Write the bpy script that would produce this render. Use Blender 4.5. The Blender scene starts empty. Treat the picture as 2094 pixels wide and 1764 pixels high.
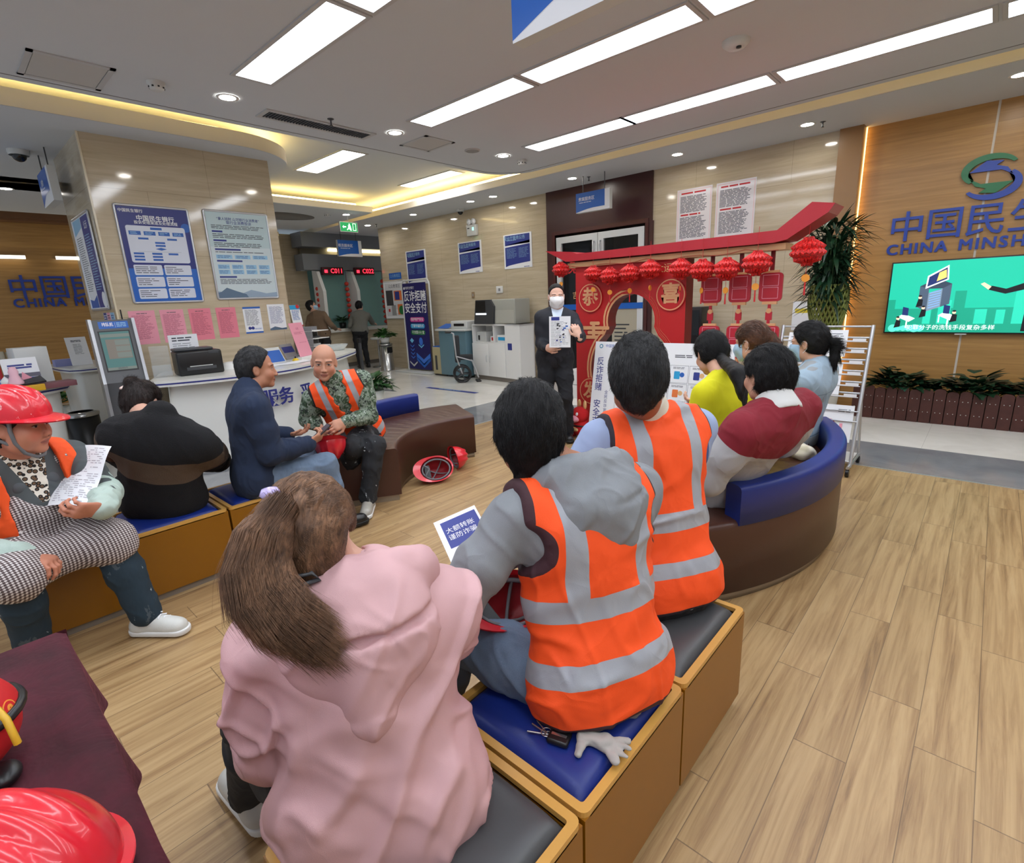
import bpy, bmesh, math, random
import numpy as np
from mathutils import Vector, Matrix
S = bpy.context.scene
COL = S.collection
PI = math.pi
random.seed(7)
rng = np.random.default_rng(7)

# ------------------------------------------------------------------ camera
FPX, IW, IH, EYE = 1058.486, 2094.0, 1764.0, 1.5
RC = np.array([[0.74145468, 0.66961841, -0.04308309],
               [0.13556842, -0.21237618, -0.96773838],
               [-0.65716525, 0.71169344, -0.24824642]])   # world -> camera (right, down, forward)
cam = bpy.data.cameras.new('camera')
cam.sensor_width = 36.0
cam.sensor_fit = 'HORIZONTAL'
cam.lens = 36.0 * FPX / IW
cam.clip_start = 0.02
cam.clip_end = 80
camo = bpy.data.objects.new('camera', cam)
COL.objects.link(camo)
_m = Matrix(((RC[0, 0], -RC[1, 0], -RC[2, 0], 0), (RC[0, 1], -RC[1, 1], -RC[2, 1], 0), (RC[0, 2], -RC[1, 2], -RC[2, 2], EYE), (0, 0, 0, 1)))
camo.matrix_world = _m
S.camera = camo
# ------------------------------------------------------------------ world, exposure
S.view_settings.view_transform = 'Standard'
S.view_settings.look = 'None'
S.view_settings.gamma = 1
S.view_settings.use_curve_mapping = False
S.view_settings.exposure = 0.62
W = bpy.data.worlds.new('world')
S.world = W
W.use_nodes = True
W.node_tree.nodes['Background'].inputs[0].default_value = (0.80, 0.88, 1.0, 1)
W.node_tree.nodes['Background'].inputs[1].default_value = 0.36
PANEL_E, DOWN_E, COVE_E = 9.0, 62.0, 9.0


# measured points: a pixel of the photograph cut with a plane of the room
def _ray(x, y):
    d = RC.T @ np.array([(x - IW / 2) / FPX, (y - IH / 2) / FPX, 1.0])
    return d
def atZ(x, y, z=0.0):
    d = _ray(x, y); return Vector(np.array([0, 0, EYE]) + d * (z - EYE) / d[2])
def atY(x, y, v):
    d = _ray(x, y); return Vector(np.array([0, 0, EYE]) + d * v / d[1])
def atX(x, y, v):
    d = _ray(x, y); return Vector(np.array([0, 0, EYE]) + d * v / d[0])

# ------------------------------------------------------------------ materials
MATS = {}
class G:
    """small helper that chains shader nodes"""
    def __init__(s, name):
        s.m = bpy.data.materials.new(name); s.m.use_nodes = True
        s.t = s.m.node_tree; s.b = s.t.nodes['Principled BSDF']
        s.co = None
    def n(s, ty, **k):
        o = s.t.nodes.new(ty)
        for a, v in k.items(): setattr(o, a, v)
        return o
    def put(s, sock, v):
        if isinstance(v, bpy.types.NodeSocket): s.t.links.new(v, sock)
        elif v is not None:
            if hasattr(sock.default_value, '__len__') and not hasattr(v, '__len__'): v = (v,) * len(sock.default_value)
            if hasattr(sock.default_value, '__len__') and len(v) == 3 and len(sock.default_value) == 4: v = tuple(v) + (1,)
            sock.default_value = v
    def obj(s):
        if s.co is None: s.co = s.n('ShaderNodeTexCoord')
        return s.co.outputs['Object']
    def attr(s, name):
        return s.n('ShaderNodeAttribute', attribute_name=name).outputs['Vector']
    def xyz(s, v):
        o = s.n('ShaderNodeSeparateXYZ'); s.put(o.inputs[0], v); return o.outputs[0], o.outputs[1], o.outputs[2]
    def vec(s, x, y, z):
        o = s.n('ShaderNodeCombineXYZ')
        for i, v in enumerate((x, y, z)): s.put(o.inputs[i], v)
        return o.outputs[0]
    def op(s, k, a, b=None, c=None):
        o = s.n('ShaderNodeMath', operation=k); s.put(o.inputs[0], a)
        if b is not None: s.put(o.inputs[1], b)
        if c is not None: s.put(o.inputs[2], c)
        return o.outputs[0]
    def add(s, a, b): return s.op('ADD', a, b)
    def sub(s, a, b): return s.op('SUBTRACT', a, b)
    def mul(s, a, b): return s.op('MULTIPLY', a, b)
    def gt(s, a, b): return s.op('GREATER_THAN', a, b)
    def lt(s, a, b): return s.op('LESS_THAN', a, b)
    def mx(s, a, b): return s.op('MAXIMUM', a, b)
    def abs(s, a): return s.op('ABSOLUTE', a)
    def band(s, v, lo, hi): return s.mul(s.gt(v, lo), s.lt(v, hi))
    def scale(s, v, k):
        o = s.n('ShaderNodeMapping'); s.put(o.inputs[0], v)
        o.inputs['Scale'].default_value = k if hasattr(k, '__len__') else (k,) * 3
        return o.outputs[0]
    def noise(s, v, sc, det=3, rough=.55, dist=0):
        o = s.n('ShaderNodeTexNoise'); s.put(o.inputs['Vector'], s.scale(v, sc)); o.inputs['Scale'].default_value = 1
        o.inputs['Detail'].default_value = det; o.inputs['Roughness'].default_value = rough; o.inputs['Distortion'].default_value = dist
        return o.outputs[0]
    def voro(s, v, sc, feature='F1', out='Distance'):
        o = s.n('ShaderNodeTexVoronoi', feature=feature); s.put(o.inputs['Vector'], s.scale(v, sc)); o.inputs['Scale'].default_value = 1
        return o.outputs[out]
    def ramp(s, f, stops, mode='LINEAR'):
        o = s.n('ShaderNodeValToRGB'); s.put(o.inputs[0], f); cr = o.color_ramp; cr.interpolation = mode
        while len(cr.elements) < len(stops): cr.elements.new(0.5)
        for e, (p, c) in zip(cr.elements, stops):
            e.position = p; e.color = tuple(c) + (1,) if len(c) == 3 else c
        return o.outputs[0]
    def mix(s, f, a, b, mode='MIX'):
        o = s.n('ShaderNodeMix', data_type='RGBA', blend_type=mode)
        s.put(o.inputs[0], f); s.put(o.inputs[6], a); s.put(o.inputs[7], b)
        return o.outputs[2]
    def bump(s, h, strength=.3, dist=.01):
        o = s.n('ShaderNodeBump'); s.put(o.inputs['Height'], h); o.inputs['Strength'].default_value = strength
        o.inputs['Distance'].default_value = dist
        s.t.links.new(o.outputs[0], s.b.inputs['Normal'])
    def out(s, col=None, rough=.5, metal=0, **k):
        s.put(s.b.inputs['Base Color'], col); s.put(s.b.inputs['Roughness'], rough); s.put(s.b.inputs['Metallic'], metal)
        for a, v in k.items(): s.put(s.b.inputs[a.replace('_', ' ')], v)
        MATS[s.m.name] = s.m
        return s.m

def srgb(r, g, b):
    return tuple((c / 255 / 12.92) if c <= 10.3 else ((c / 255 + .055) / 1.055) ** 2.4 for c in (r, g, b))

def pbr(name, col, rough=.5, metal=0, var=0, bump=None, **k):
    """col given as sRGB 0-255; var = colour mottling; bump = (scale, strength, distance)"""
    if name in MATS: return MATS[name]
    g = G(name); c = srgb(*col)
    if var:
        f = g.noise(g.obj(), 14, 4)
        c = g.mix(f, tuple(v * (1 - var) for v in c), tuple(min(1, v * (1 + var)) for v in c))
    if bump:
        g.bump(g.noise(g.obj(), bump[0], 4), bump[1], bump[2])
    return g.out(c, rough, metal, **k)
def glow(name, col, e):
    if name in MATS: return MATS[name]
    g = G(name); c = srgb(*col)
    return g.out(c, .5, 0, Emission_Color=c, Emission_Strength=e)
def glass(name, col, alpha, rough=.03):
    g = G(name)
    return g.out(srgb(*col), rough, 0, Alpha=alpha)

# ------------------------------------------------------------------ objects
def tag(o, label=None, cat=None, group=None, kind=None):
    if label: o['label'] = label
    if cat: o['category'] = cat
    if group: o['group'] = group
    if kind: o['kind'] = kind
    return o
def thing(name, label, cat, loc=(0, 0, 0), rz=0, group=None):
    o = bpy.data.objects.new(name, None); COL.objects.link(o)
    o.location = loc; o.rotation_euler = (0, 0, rz); o.empty_display_size = .1
    return tag(o, label, cat, group)
def link(name, me, parent=None, smooth=True):
    o = bpy.data.objects.new(name, me); COL.objects.link(o)
    if parent is not None: o.parent = parent
    return o
def copytree(o, loc=None, rz=None, label=None, parent=None):
    c = o.copy(); COL.objects.link(c); c.parent = parent if parent else None
    if loc is not None: c.location = loc
    if rz is not None: c.rotation_euler = (0, 0, rz)
    if label: c['label'] = label
    for ch in list(o.children): copytree(ch, parent=c)
    return c

class MB:
    """mesh builder: collects shapes and links them as one mesh object"""
    def __init__(s): s.v = []; s.f = []; s.m = []; s.sm = []; s.mi = 0; s.smooth = False; s.T = None
    def raw(s, vs, fs, smooth=None):
        o = len(s.v)
        if s.T is not None: vs = [s.T @ Vector(v) for v in vs]
        s.v += [tuple(v) for v in vs]
        for f in fs: s.f.append(tuple(i + o for i in f)); s.m.append(s.mi); s.sm.append(s.smooth if smooth is None else smooth)
        return s
    def box(s, x0, y0, z0, x1, y1, z1, b=0):
        if b <= 0:
            vs = [(x, y, z) for z in (z0, z1) for y in (y0, y1) for x in (x0, x1)]
            return s.raw(vs, [(0, 2, 3, 1), (4, 5, 7, 6), (0, 1, 5, 4), (2, 6, 7, 3), (0, 4, 6, 2), (1, 3, 7, 5)], False)
        bm = bmesh.new(); bmesh.ops.create_cube(bm, size=1)
        for v in bm.verts: v.co = Vector(((x0 + x1) / 2 + v.co.x * (x1 - x0), (y0 + y1) / 2 + v.co.y * (y1 - y0), (z0 + z1) / 2 + v.co.z * (z1 - z0)))
        bmesh.ops.bevel(bm, geom=list(bm.edges), offset=b, segments=3, profile=.5, affect='EDGES')
        return s.bm(bm)
    def bm(s, bm, smooth=True):
        bm.verts.ensure_lookup_table(); bm.verts.index_update()
        s.raw([v.co.copy() for v in bm.verts], [[v.index for v in f.verts] for f in bm.faces], smooth); bm.free(); return s
    def tube(s, pts, r, n=10, caps=True, closed=False):
        pts = [Vector(p) for p in pts]; rs = r if hasattr(r, '__len__') else [r] * len(pts)
        vs = []; fs = []; up = Vector((0, 0, 1)); k = len(pts); prev = None
        for i, p in enumerate(pts):
            if closed: t = pts[(i + 1) % k] - pts[i - 1]
            else: t = pts[min(i + 1, k - 1)] - pts[max(i - 1, 0)]
            if t.length < 1e-9: t = Vector((0, 0, 1))
            t.normalize()
            if prev is None:
                a = t.cross(up if abs(t.z) < .95 else Vector((1, 0, 0))).normalized()
            else:
                a = (prev - t * prev.dot(t))
                a = a.normalized() if a.length > 1e-6 else t.orthogonal().normalized()
            prev = a; b = t.cross(a)
            for j in range(n):
                w = 2 * PI * j / n; vs.append(p + (a * math.cos(w) + b * math.sin(w)) * rs[i])
        for i in range(k if closed else k - 1):
            i2 = (i + 1) % k
            for j in range(n):
                j2 = (j + 1) % n; fs.append((i * n + j, i * n + j2, i2 * n + j2, i2 * n + j))
        s.raw(vs, fs, True)
        if caps and not closed:
            s.raw(vs[:n], [tuple(reversed(range(n)))], False); s.raw(vs[-n:], [tuple(range(n))], False)
        return s
    def cyl(s, x, y, z0, z1, r, n=24, r1=None):
        return s.tube([(x, y, z0), (x, y, z1)], [r, r if r1 is None else r1], n)
    def lathe(s, prof, n=32, x=0, y=0, sx=1, sy=1):
        vs = [(x + r * sx * math.cos(2 * PI * j / n), y + r * sy * math.sin(2 * PI * j / n), z) for r, z in prof for j in range(n)]
        fs = [(i * n + j, i * n + (j + 1) % n, (i + 1) * n + (j + 1) % n, (i + 1) * n + j) for i in range(len(prof) - 1) for j in range(n)]
        return s.raw(vs, fs, True)
    def prism(s, poly, z0, z1, smooth=False):
        """extruded polygon (x, y), concave allowed"""
        n = len(poly); bm = bmesh.new()
        a = [bm.verts.new((p[0], p[1], z0)) for p in poly]; b = [bm.verts.new((p[0], p[1], z1)) for p in poly]
        try:
            bm.faces.new(list(reversed(a))); bm.faces.new(b)
        except ValueError: pass
        bmesh.ops.triangulate(bm, faces=list(bm.faces))
        s.bm(bm, False)
        vs = [(p[0], p[1], z0) for p in poly] + [(p[0], p[1], z1) for p in poly]
        return s.raw(vs, [(i, (i + 1) % n, n + (i + 1) % n, n + i) for i in range(n)], smooth)
    def grid(s, fn, nu, nv, smooth=True):
        vs = [fn(i / nu, j / nv) for i in range(nu + 1) for j in range(nv + 1)]
        fs = [(i * (nv + 1) + j, (i + 1) * (nv + 1) + j, (i + 1) * (nv + 1) + j + 1, i * (nv + 1) + j + 1) for i in range(nu) for j in range(nv)]
        return s.raw(vs, fs, smooth)
    def build(s, name, mats, parent=None, fixn=False):
        me = bpy.data.meshes.new(name); me.from_pydata(s.v, [], s.f)
        if not isinstance(mats, (list, tuple)): mats = [mats]
        for m in mats: me.materials.append(m)
        me.polygons.foreach_set('material_index', s.m); me.polygons.foreach_set('use_smooth', s.sm)
        me.update()
        if fixn:
            bm = bmesh.new(); bm.from_mesh(me); bmesh.ops.recalc_face_normals(bm, faces=bm.faces); bm.to_mesh(me); bm.free()
        return link(name, me, parent)

_font = {}
def text_mesh(body, size, bold=0, extrude=0, align='CENTER', squash=1.0):
    """lettering as vertices and faces in the xy plane"""
    cu = bpy.data.curves.new('lettering', 'FONT'); cu.body = body; cu.size = size; cu.align_x = align; cu.align_y = 'CENTER'
    cu.extrude = extrude; cu.offset = bold * size; cu.resolution_u = 3
    o = bpy.data.objects.new('lettering', cu); COL.objects.link(o)
    bpy.context.view_layer.update()
    dg = bpy.context.evaluated_depsgraph_get()
    me = bpy.data.meshes.new_from_object(o.evaluated_get(dg))
    vs = [Vector((v.co.x * squash, v.co.y, v.co.z)) for v in me.vertices]; fs = [tuple(p.vertices) for p in me.polygons]
    bpy.data.objects.remove(o); bpy.data.curves.remove(cu); bpy.data.meshes.remove(me)
    return vs, fs

class Panel:
    """flat artwork on a surface: origin O, axes U (right) and V (up); everything in metres"""
    def __init__(s, O, U, V):
        s.O = Vector(O); s.U = Vector(U).normalized(); s.V = Vector(V).normalized(); s.N = s.U.cross(s.V)
        s.mb = MB(); s.ms = []; s.k = 0; s.step = .0006
    def mat(s, m):
        if m not in s.ms: s.ms.append(m)
        s.mb.mi = s.ms.index(m)
    def P(s, x, y, l): return s.O + s.U * x + s.V * y + s.N * (s.step * (l + 1))
    def rect(s, x0, y0, x1, y1, m, l=0, r=0):
        if r:
            p = []
            for cx, cy, a0 in ((x1 - r, y1 - r, 0), (x0 + r, y1 - r, 90), (x0 + r, y0 + r, 180), (x1 - r, y0 + r, 270)):
                for k in range(4): a = math.radians(a0 + k * 30); p.append((cx + r * math.cos(a), cy + r * math.sin(a)))
            return s.poly(p, m, l)
        return s.poly([(x0, y0), (x1, y0), (x1, y1), (x0, y1)], m, l)
    def poly(s, p, m, l=0):
        s.mat(m)
        if len(p) > 4:
            bm = bmesh.new(); bm.faces.new([bm.verts.new(s.P(x, y, l)) for x, y in p])
            bmesh.ops.triangulate(bm, faces=list(bm.faces)); s.mb.bm(bm, False)
        else: s.mb.raw([s.P(x, y, l) for x, y in p], [tuple(range(len(p)))], False)
        return s
    def disc(s, x, y, r, m, l=0, sy=1, n=20): return s.poly([(x + r * math.cos(2 * PI * k / n), y + r * sy * math.sin(2 * PI * k / n)) for k in range(n)], m, l)
    def text(s, body, x, y, size, m, l=1, bold=0, align='CENTER', squash=1.0):
        s.mat(m); vs, fs = text_mesh(body, size, bold, 0, align, squash)
        s.mb.raw([s.P(x + v.x, y + v.y, l) for v in vs], fs, False); return s
    def lines(s, x0, y0, x1, y1, n, m, l=1, fill=.45, ragged=.25):
        """rows of print too small to read"""
        h = (y1 - y0) / n
        for i in range(n):
            y = y1 - h * (i + .5); x = x0
            e = x1 - (x1 - x0) * random.random() * ragged
            while x < e - h:
                w = min(e - x, h * random.uniform(1.5, 7)); s.rect(x, y - h * fill / 2, x + w * .93, y + h * fill / 2, m, l); x += w + h * .25
        return s
    def done(s, name, parent): return s.mb.build(name, s.ms, parent)

# common materials
WHITE = pbr('white_paint', (232, 232, 230), .4)
PAPER = pbr('white_paper', (236, 238, 242), .6)
BLACK = pbr('black_plastic', (22, 22, 24), .35)
DARK = pbr('dark_grey_plastic', (62, 64, 68), .4)
GREYP = pbr('grey_plastic', (150, 152, 155), .4)
LIGHTP = pbr('light_grey_plastic', (205, 207, 205), .4)
CHROME = pbr('brushed_steel', (190, 190, 190), .25, .9)
ALU = pbr('aluminium', (198, 200, 204), .35, .7)
NAVY = pbr('navy_print', (46, 58, 138), .45)
BLUE = pbr('blue_print', (40, 96, 182), .45)
LBLUE = pbr('light_blue_print', (150, 196, 226), .5)
CYAN = pbr('cyan_print', (40, 160, 214), .45)
INK = pbr('dark_ink', (70, 74, 84), .6)
GREYINK = pbr('grey_ink', (128, 132, 140), .6)
PINKP = pbr('pink_paper', (236, 158, 176), .6)
PINKP2 = pbr('rose_paper', (232, 132, 150), .6)
REDP = pbr('red_print', (196, 34, 40), .5)
GOLD = pbr('gold_print', (226, 180, 124), .45)
GREENP = pbr('green_print', (30, 120, 60), .5)
MAGENTA = pbr('magenta_print', (206, 66, 150), .5)
ORANGEP = pbr('orange_print', (226, 120, 60), .5)
SIGNBLUE = pbr('sign_blue', (28, 98, 190), .3)
# ------------------------------------------------------------------ room materials
def m_stone():
    g = G('beige_travertine'); o = g.obj(); x, y, z = g.xyz(o)
    h = g.add(x, y)
    v = g.vec(h, 0, z)
    f = g.noise(g.vec(g.mul(h, 1.2), 0, g.mul(z, 16)), 1, 5, .6, .6)
    f2 = g.noise(g.vec(g.mul(h, 5), 0, g.mul(z, 90)), 1, 3)
    c = g.ramp(f, [(.3, srgb(186, 172, 146)), (.5, srgb(200, 186, 160)), (.72, srgb(212, 200, 176))])
    c = g.mix(g.mul(f2, .25), c, srgb(172, 150, 118))
    zz = g.op('FRACT', g.mul(g.add(z, .38), 1 / .62)); j1 = g.lt(zz, .006)
    row = g.op('FLOOR', g.mul(g.add(z, .38), 1 / .62))
    hh = g.op('FRACT', g.add(g.mul(h, 1 / 1.2), g.mul(row, .5))); j2 = g.lt(hh, .0028)
    c = g.mix(g.mul(g.mx(j1, j2), .55), c, srgb(120, 104, 82))
    return g.out(c, .08, 0)
def m_wood_wall():
    g = G('golden_wood_panel'); x, y, z = g.xyz(g.obj()); h = g.add(x, y)
    f = g.noise(g.vec(g.mul(h, 1.4), 0, g.mul(z, 26)), 1, 5, .6, .4)
    row = g.op('FLOOR', g.mul(z, 1 / .30))
    t = g.op('FRACT', g.mul(g.op('SINE', g.mul(row, 12.9)), 43.7))
    c = g.ramp(f, [(.3, srgb(166, 124, 68)), (.55, srgb(186, 142, 82)), (.75, srgb(198, 156, 94))])
    c = g.mix(g.mul(t, .28), c, srgb(138, 100, 58))
    zz = g.op('FRACT', g.mul(z, 1 / .30)); c = g.mix(g.mul(g.lt(zz, .01), .35), c, srgb(100, 72, 40))
    return g.out(c, .34, 0)
def m_floor_wood():
    g = G('oak_plank_floor'); x, y, z = g.xyz(g.obj())
    px = g.mul(x, 1 / .155); row = g.op('FLOOR', px); fx = g.op('FRACT', px)
    off = g.op('FRACT', g.mul(g.op('SINE', g.mul(row, 91.7)), 437.5))
    py = g.add(g.mul(y, 1 / .95), off); col = g.op('FLOOR', py); fy = g.op('FRACT', py)
    rnd = g.op('FRACT', g.mul(g.op('SINE', g.add(g.mul(row, 12.98), g.mul(col, 78.2))), 4375.5))
    gx = g.add(g.mul(x, 22), g.mul(rnd, 40)); gy = g.add(g.mul(y, 1.3), g.mul(rnd, 17))
    grain = g.noise(g.vec(g.mul(gx, 1.3), gy, rnd), 1, 6, .66, .55)
    fine = g.noise(g.vec(g.mul(x, 120), g.mul(y, 6), 0), 1, 3)
    c = g.ramp(grain, [(.24, srgb(98, 72, 46)), (.40, srgb(156, 124, 84)), (.55, srgb(180, 150, 106)), (.8, srgb(196, 168, 126))])
    tone = g.ramp(rnd, [(0, (.93, .91, .88)), (1, (1.04, 1.03, 1.02))])
    c = g.mix(1, c, tone, 'MULTIPLY')
    kn = g.voro(g.vec(g.mul(x, 5), g.mul(y, 1.6), 0), 1)
    c = g.mix(g.mul(g.lt(kn, .07), .45), c, srgb(112, 78, 50))
    c = g.mix(g.mul(fine, .22), c, srgb(140, 110, 78))
    j = g.mx(g.lt(fx, .018), g.lt(fy, .004))
    c = g.mix(g.mul(j, .7), c, srgb(92, 70, 50))
    g.bump(g.mul(j, -1), .25, .002)
    return g.out(c, g.add(.34, g.mul(grain, .12)), 0)
def m_tile():
    g = G('glossy_floor_tile'); x, y, z = g.xyz(g.obj())
    f = g.noise(g.obj(), 2.2, 5, .6, .8)
    white = g.ramp(f, [(.3, srgb(222, 218, 210)), (.7, srgb(238, 235, 228))])
    grey = g.ramp(f, [(.3, srgb(118, 120, 124)), (.7, srgb(138, 140, 143))])
    inb = g.mul(g.lt(y, 5.9), g.gt(x, -5.44))
    a1 = g.mul(g.band(x, -8.6, -7.3), g.band(g.add(y, g.mul(g.sub(x, -8.6), -.0)), 5.35, 5.9))
    tri = g.mul(g.band(x, -9.6, -7.6), g.lt(g.add(g.abs(g.sub(y, 5.3)), g.mul(g.sub(-7.6, x), -.26)), .0))
    c = g.mix(g.mx(inb, tri), white, grey)
    jx = g.lt(g.op('FRACT', g.mul(g.add(x, .32), 1 / .8)), .004); jy = g.lt(g.op('FRACT', g.mul(g.add(y, .5), 1 / .8)), .004)
    c = g.mix(g.mul(g.mx(jx, jy), .4), c, srgb(120, 118, 112))
    return g.out(c, .08, 0)
STONE = m_stone(); WOODW = m_wood_wall(); FLOORW = m_floor_wood(); TILE = m_tile()
CEIL = pbr('ceiling_paint', (204, 208, 212), .85)
CREAM = pbr('cream_bulkhead_paint', (238, 228, 208), .8)
MAROON = pbr('dark_maroon_panel', (66, 34, 34), .3)
BROWNCEIL = pbr('brown_niche_panel', (122, 84, 54), .5)
STRIPG = pbr('grey_fascia', (128, 132, 138), .4)

def struct(name, mb, m, **k):
    o = mb.build(name, m, None, True); o['kind'] = 'structure'; return o

# floors
struct('floor', MB().box(-4.57, -2.2, -.1, 3.6, 5.05, 0), FLOORW)
struct('floor', MB().box(-15, 5.05, -.1, 3.6, 10.2, -.001).box(-15, -2.2, -.1, -4.57, 5.05, -.001), TILE)
struct('trim_1', MB().box(-4.59, -2.2, -.05, -4.57, 5.06, .004).box(-4.57, 5.05, -.05, 3.6, 5.065, .004), ALU)

# walls
WY = 7.45
for q_ in ((-10.83, WY, -5.84, WY + .3), (-3.88, WY, -1.56, WY + .3), (-10.83, WY + .3, -10.53, 9.6)): struct('wall_back', MB().box(q_[0], q_[1], 0, q_[2], q_[3], 3.2), STONE)
struct('trim_2', MB().box(-1.56, WY - .06, 0, -1.33, WY + .5, 3.2), pbr('wood_post', (150, 112, 68), .35))
struct('wall_screen', MB().box(-1.4, WY + .14, 0, -.235, WY + .4, 3.2).box(-.215, WY + .14, 0, 3.6, WY + .4, 3.2).box(-1.4, WY + .2, 0, 3.6, WY + .4, 3.2), WOODW)
struct('trim_3', MB().box(-.235, WY + .15, 0, -.215, WY + .3, 3.2), pbr('joint_strip', (226, 220, 208), .5))
struct('wall_door', MB().box(-5.84, WY - .03, 2.52, -3.88, WY + .25, 3.2).box(-5.84, WY - .03, 0, -5.66, WY + .25, 2.52).box(-3.98, WY - .03, 0, -3.86, WY + .25, 2.52), MAROON)
struct('trim_4', MB().box(-5.72, WY - .045, 0, -5.66, WY + .05, 2.56).box(-3.98, WY - .045, 0, -3.93, WY + .05, 2.56).box(-5.66, WY - .045, 2.5, -3.98, WY + .05, 2.56), pbr('maroon_frame', (78, 40, 38), .25))
for q_ in ((-12.95, 8.9, -12.6, 10.2), (-12.95, 5.75, -12.6, 6.5), (-12.6, 5.0, -12.3, 5.79)): struct('wall_teller', MB().box(q_[0], q_[1], 0, q_[2], q_[3], 3.2), STONE)
struct('wall_niche', MB().box(-12.6, -2.2, 0, -12.4, 3.4, 3.2), WOODW)
struct('wall_left', MB().box(-12.6, 3.4, 0, -12.3, 5.0, 3.2), STONE)
struct('wall_right', MB().box(3.6, -2.2, 0, 3.8, 8, 3.6), pbr('cream_wall', (214, 206, 190), .6))

# column
struct('wall_column', MB().box(-7.9, 1.31, 0, -6.59, 3.09, 3.2), STONE)
struct('trim_5', MB().box(-6.6, 1.302, 0, -6.582, 1.318, 3.2), pbr('column_edge', (226, 214, 186), .2))

# ceilings: recess, island with rounded corner, bulkheads
struct('ceiling', MB().box(-15, -2.2, 3.5, 3.8, 10.2, 3.6), CEIL)
def arc(cx, cy, r, a0, a1, n=14, ry=None):
    ry = ry or r
    return [(cx + r * math.cos(math.radians(a0 + (a1 - a0) * k / n)), cy + ry * math.sin(math.radians(a0 + (a1 - a0) * k / n))) for k in range(n + 1)]
isl = [(3.6, -2.2), (3.6, 6.1)] + arc(-4.95, 5.52, .58, 90, 180) + [(-5.53, -2.2)]
struct('ceiling', MB().prism(isl, 3.2, 3.27), CEIL)
lo = [(p[0], p[1]) for p in [(3.6, 6.0)] + arc(-4.95, 5.52, .48, 90, 180) + [(-5.43, -2.2)]]
tr = MB(); tr.tube([(x, y, 3.2) for x, y in lo], .004, 4); struct('trim_6', tr, pbr('ceiling_reveal', (120, 118, 116), .8))
struct('ceiling', MB().prism([(3.6, 6.4), (3.6, 10.2), (-13, 10.2), (-13, 6.62), (-12.2, 6.5), (-11, 6.4)], 3.2, 3.3), [CREAM])
cb = [(-6.18, -2.2)] + arc(-7.0, 2.62, .82, 0, 90, 16) + [(-8.3, 3.44), (-9.1, 3.1), (-9.1, -2.2)]
struct('ceiling', MB().prism(cb, 3.2, 3.34), [CREAM])
tr = MB(); tr.tube([(x, y, 3.2) for x, y in [(-6.3, -2.2)] + arc(-7.0, 2.62, .70, 0, 90, 16) + [(-8.2, 3.32)]], .004, 4); struct('trim_7', tr, MATS['ceiling_reveal'])
i2 = [(-9.0, 4.15), (-9.0, 6.12), (-9.25, 6.16)] + [(-10.2, 6.2), (-11.2, 6.25), (-11.75, 6.0), (-11.85, 5.3), (-11.9, -2.2), (-9.95, -2.2), (-9.9, 3.4), (-9.45, 3.95)]
struct('ceiling', MB().prism(i2, 3.2, 3.3), [CREAM])
struct('ceiling', MB().box(-12.6, -2.2, 3.1, -12.15, 4.0, 3.3).box(-12.15, -2.2, 3.14, -12.1, 4.0, 3.3), BROWNCEIL)
# the soffits of the bulkheads are the same grey paint
for pts, z in (([(3.6, 6.41), (3.6, 10.2), (-13, 10.2), (-13, 6.63), (-12.2, 6.51), (-11, 6.41)], 3.2), (cb, 3.2), (i2, 3.2)):
    c = Vector((sum(p[0] for p in pts) / len(pts), sum(p[1] for p in pts) / len(pts)))
    struct('ceiling', MB().prism([(p[0] + (c.x - p[0]) * .003, p[1] + (c.y - p[1]) * .004) for p in pts], 3.196, 3.199), CEIL)

# cove light strips on top of the bulkheads
COVE = glow('warm_cove_strip', (255, 226, 150), COVE_E)
def cove(pts, label, w=.05):
    mb = MB(); mb.tube([(x, y, 3.36) for x, y in pts], w / 2, 6)
    o = mb.build('cove_strip', COVE); tag(o, label, 'light strip')
cove([(-10.9, 6.6), (3.4, 6.6)], 'warm light strip hidden on the long bulkhead beside the back wall')
cove([(-9.3, 4.3), (-9.3, 5.95)], 'warm light strip on the short bulkhead between column and tellers')
cove([(-6.35, -2)] + [(x - .15, y - .15) for x, y in arc(-7.0, 2.62, .82, 0, 90, 10)] + [(-8.2, 3.25)], 'warm light strip on the rounded bulkhead around the column')
cove([(-10.15, -2), (-10.1, 3.2)], 'warm light strip above the ceiling edge left of the column')

# ------------------------------------------------------------------ ceiling lights
PANELG = glow('panel_diffuser', (240, 246, 255), PANEL_E)
DOWNG = glow('downlight_lens', (255, 250, 240), DOWN_E)
FRAME = pbr('light_frame', (188, 188, 188), .5)
def panel_light(x0, x1, y0, y1, z, label, group):
    t = thing('ceiling_light', label, 'ceiling light', ((x0 + x1) / 2, (y0 + y1) / 2, z), 0, group)
    a, b = (x1 - x0) / 2, (y1 - y0) / 2
    f = MB()
    for q in ((-a - .03, -b - .03, a + .03, -b), (-a - .03, b, a + .03, b + .03), (-a - .03, -b, -a, b), (a, -b, a + .03, b)): f.box(q[0], q[1], -.004, q[2], q[3], .03)
    f.build('frame', FRAME, t)
    MB().box(-a, -b, .002, a, b, .012).build('diffuser', PANELG, t)
xs = [(-4.40, -3.07), (-2.99, -1.65), (-1.57, -.27), (-.19, 1.14), (1.22, 2.5)]
rown = {5.2: 'row nearest the back wall', 3.65: 'middle row', 2.05: 'row nearest the desk', .45: 'row overhead', -1.1: 'rearmost row'}
pos = ['end panel toward the column', 'second panel from the column', 'third panel from the column', 'fourth panel from the column', 'fifth panel from the column']
for yc, nm in rown.items():
    for k, (a, b) in enumerate(xs):
        if yc > 5 and k == 0: a, b = -4.28, -3.02
        panel_light(a, b, yc - .13, yc + .13, 3.195, 'long white ceiling light panel, ' + pos[k] + ', ' + nm, 'long ceiling light panels')
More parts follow.
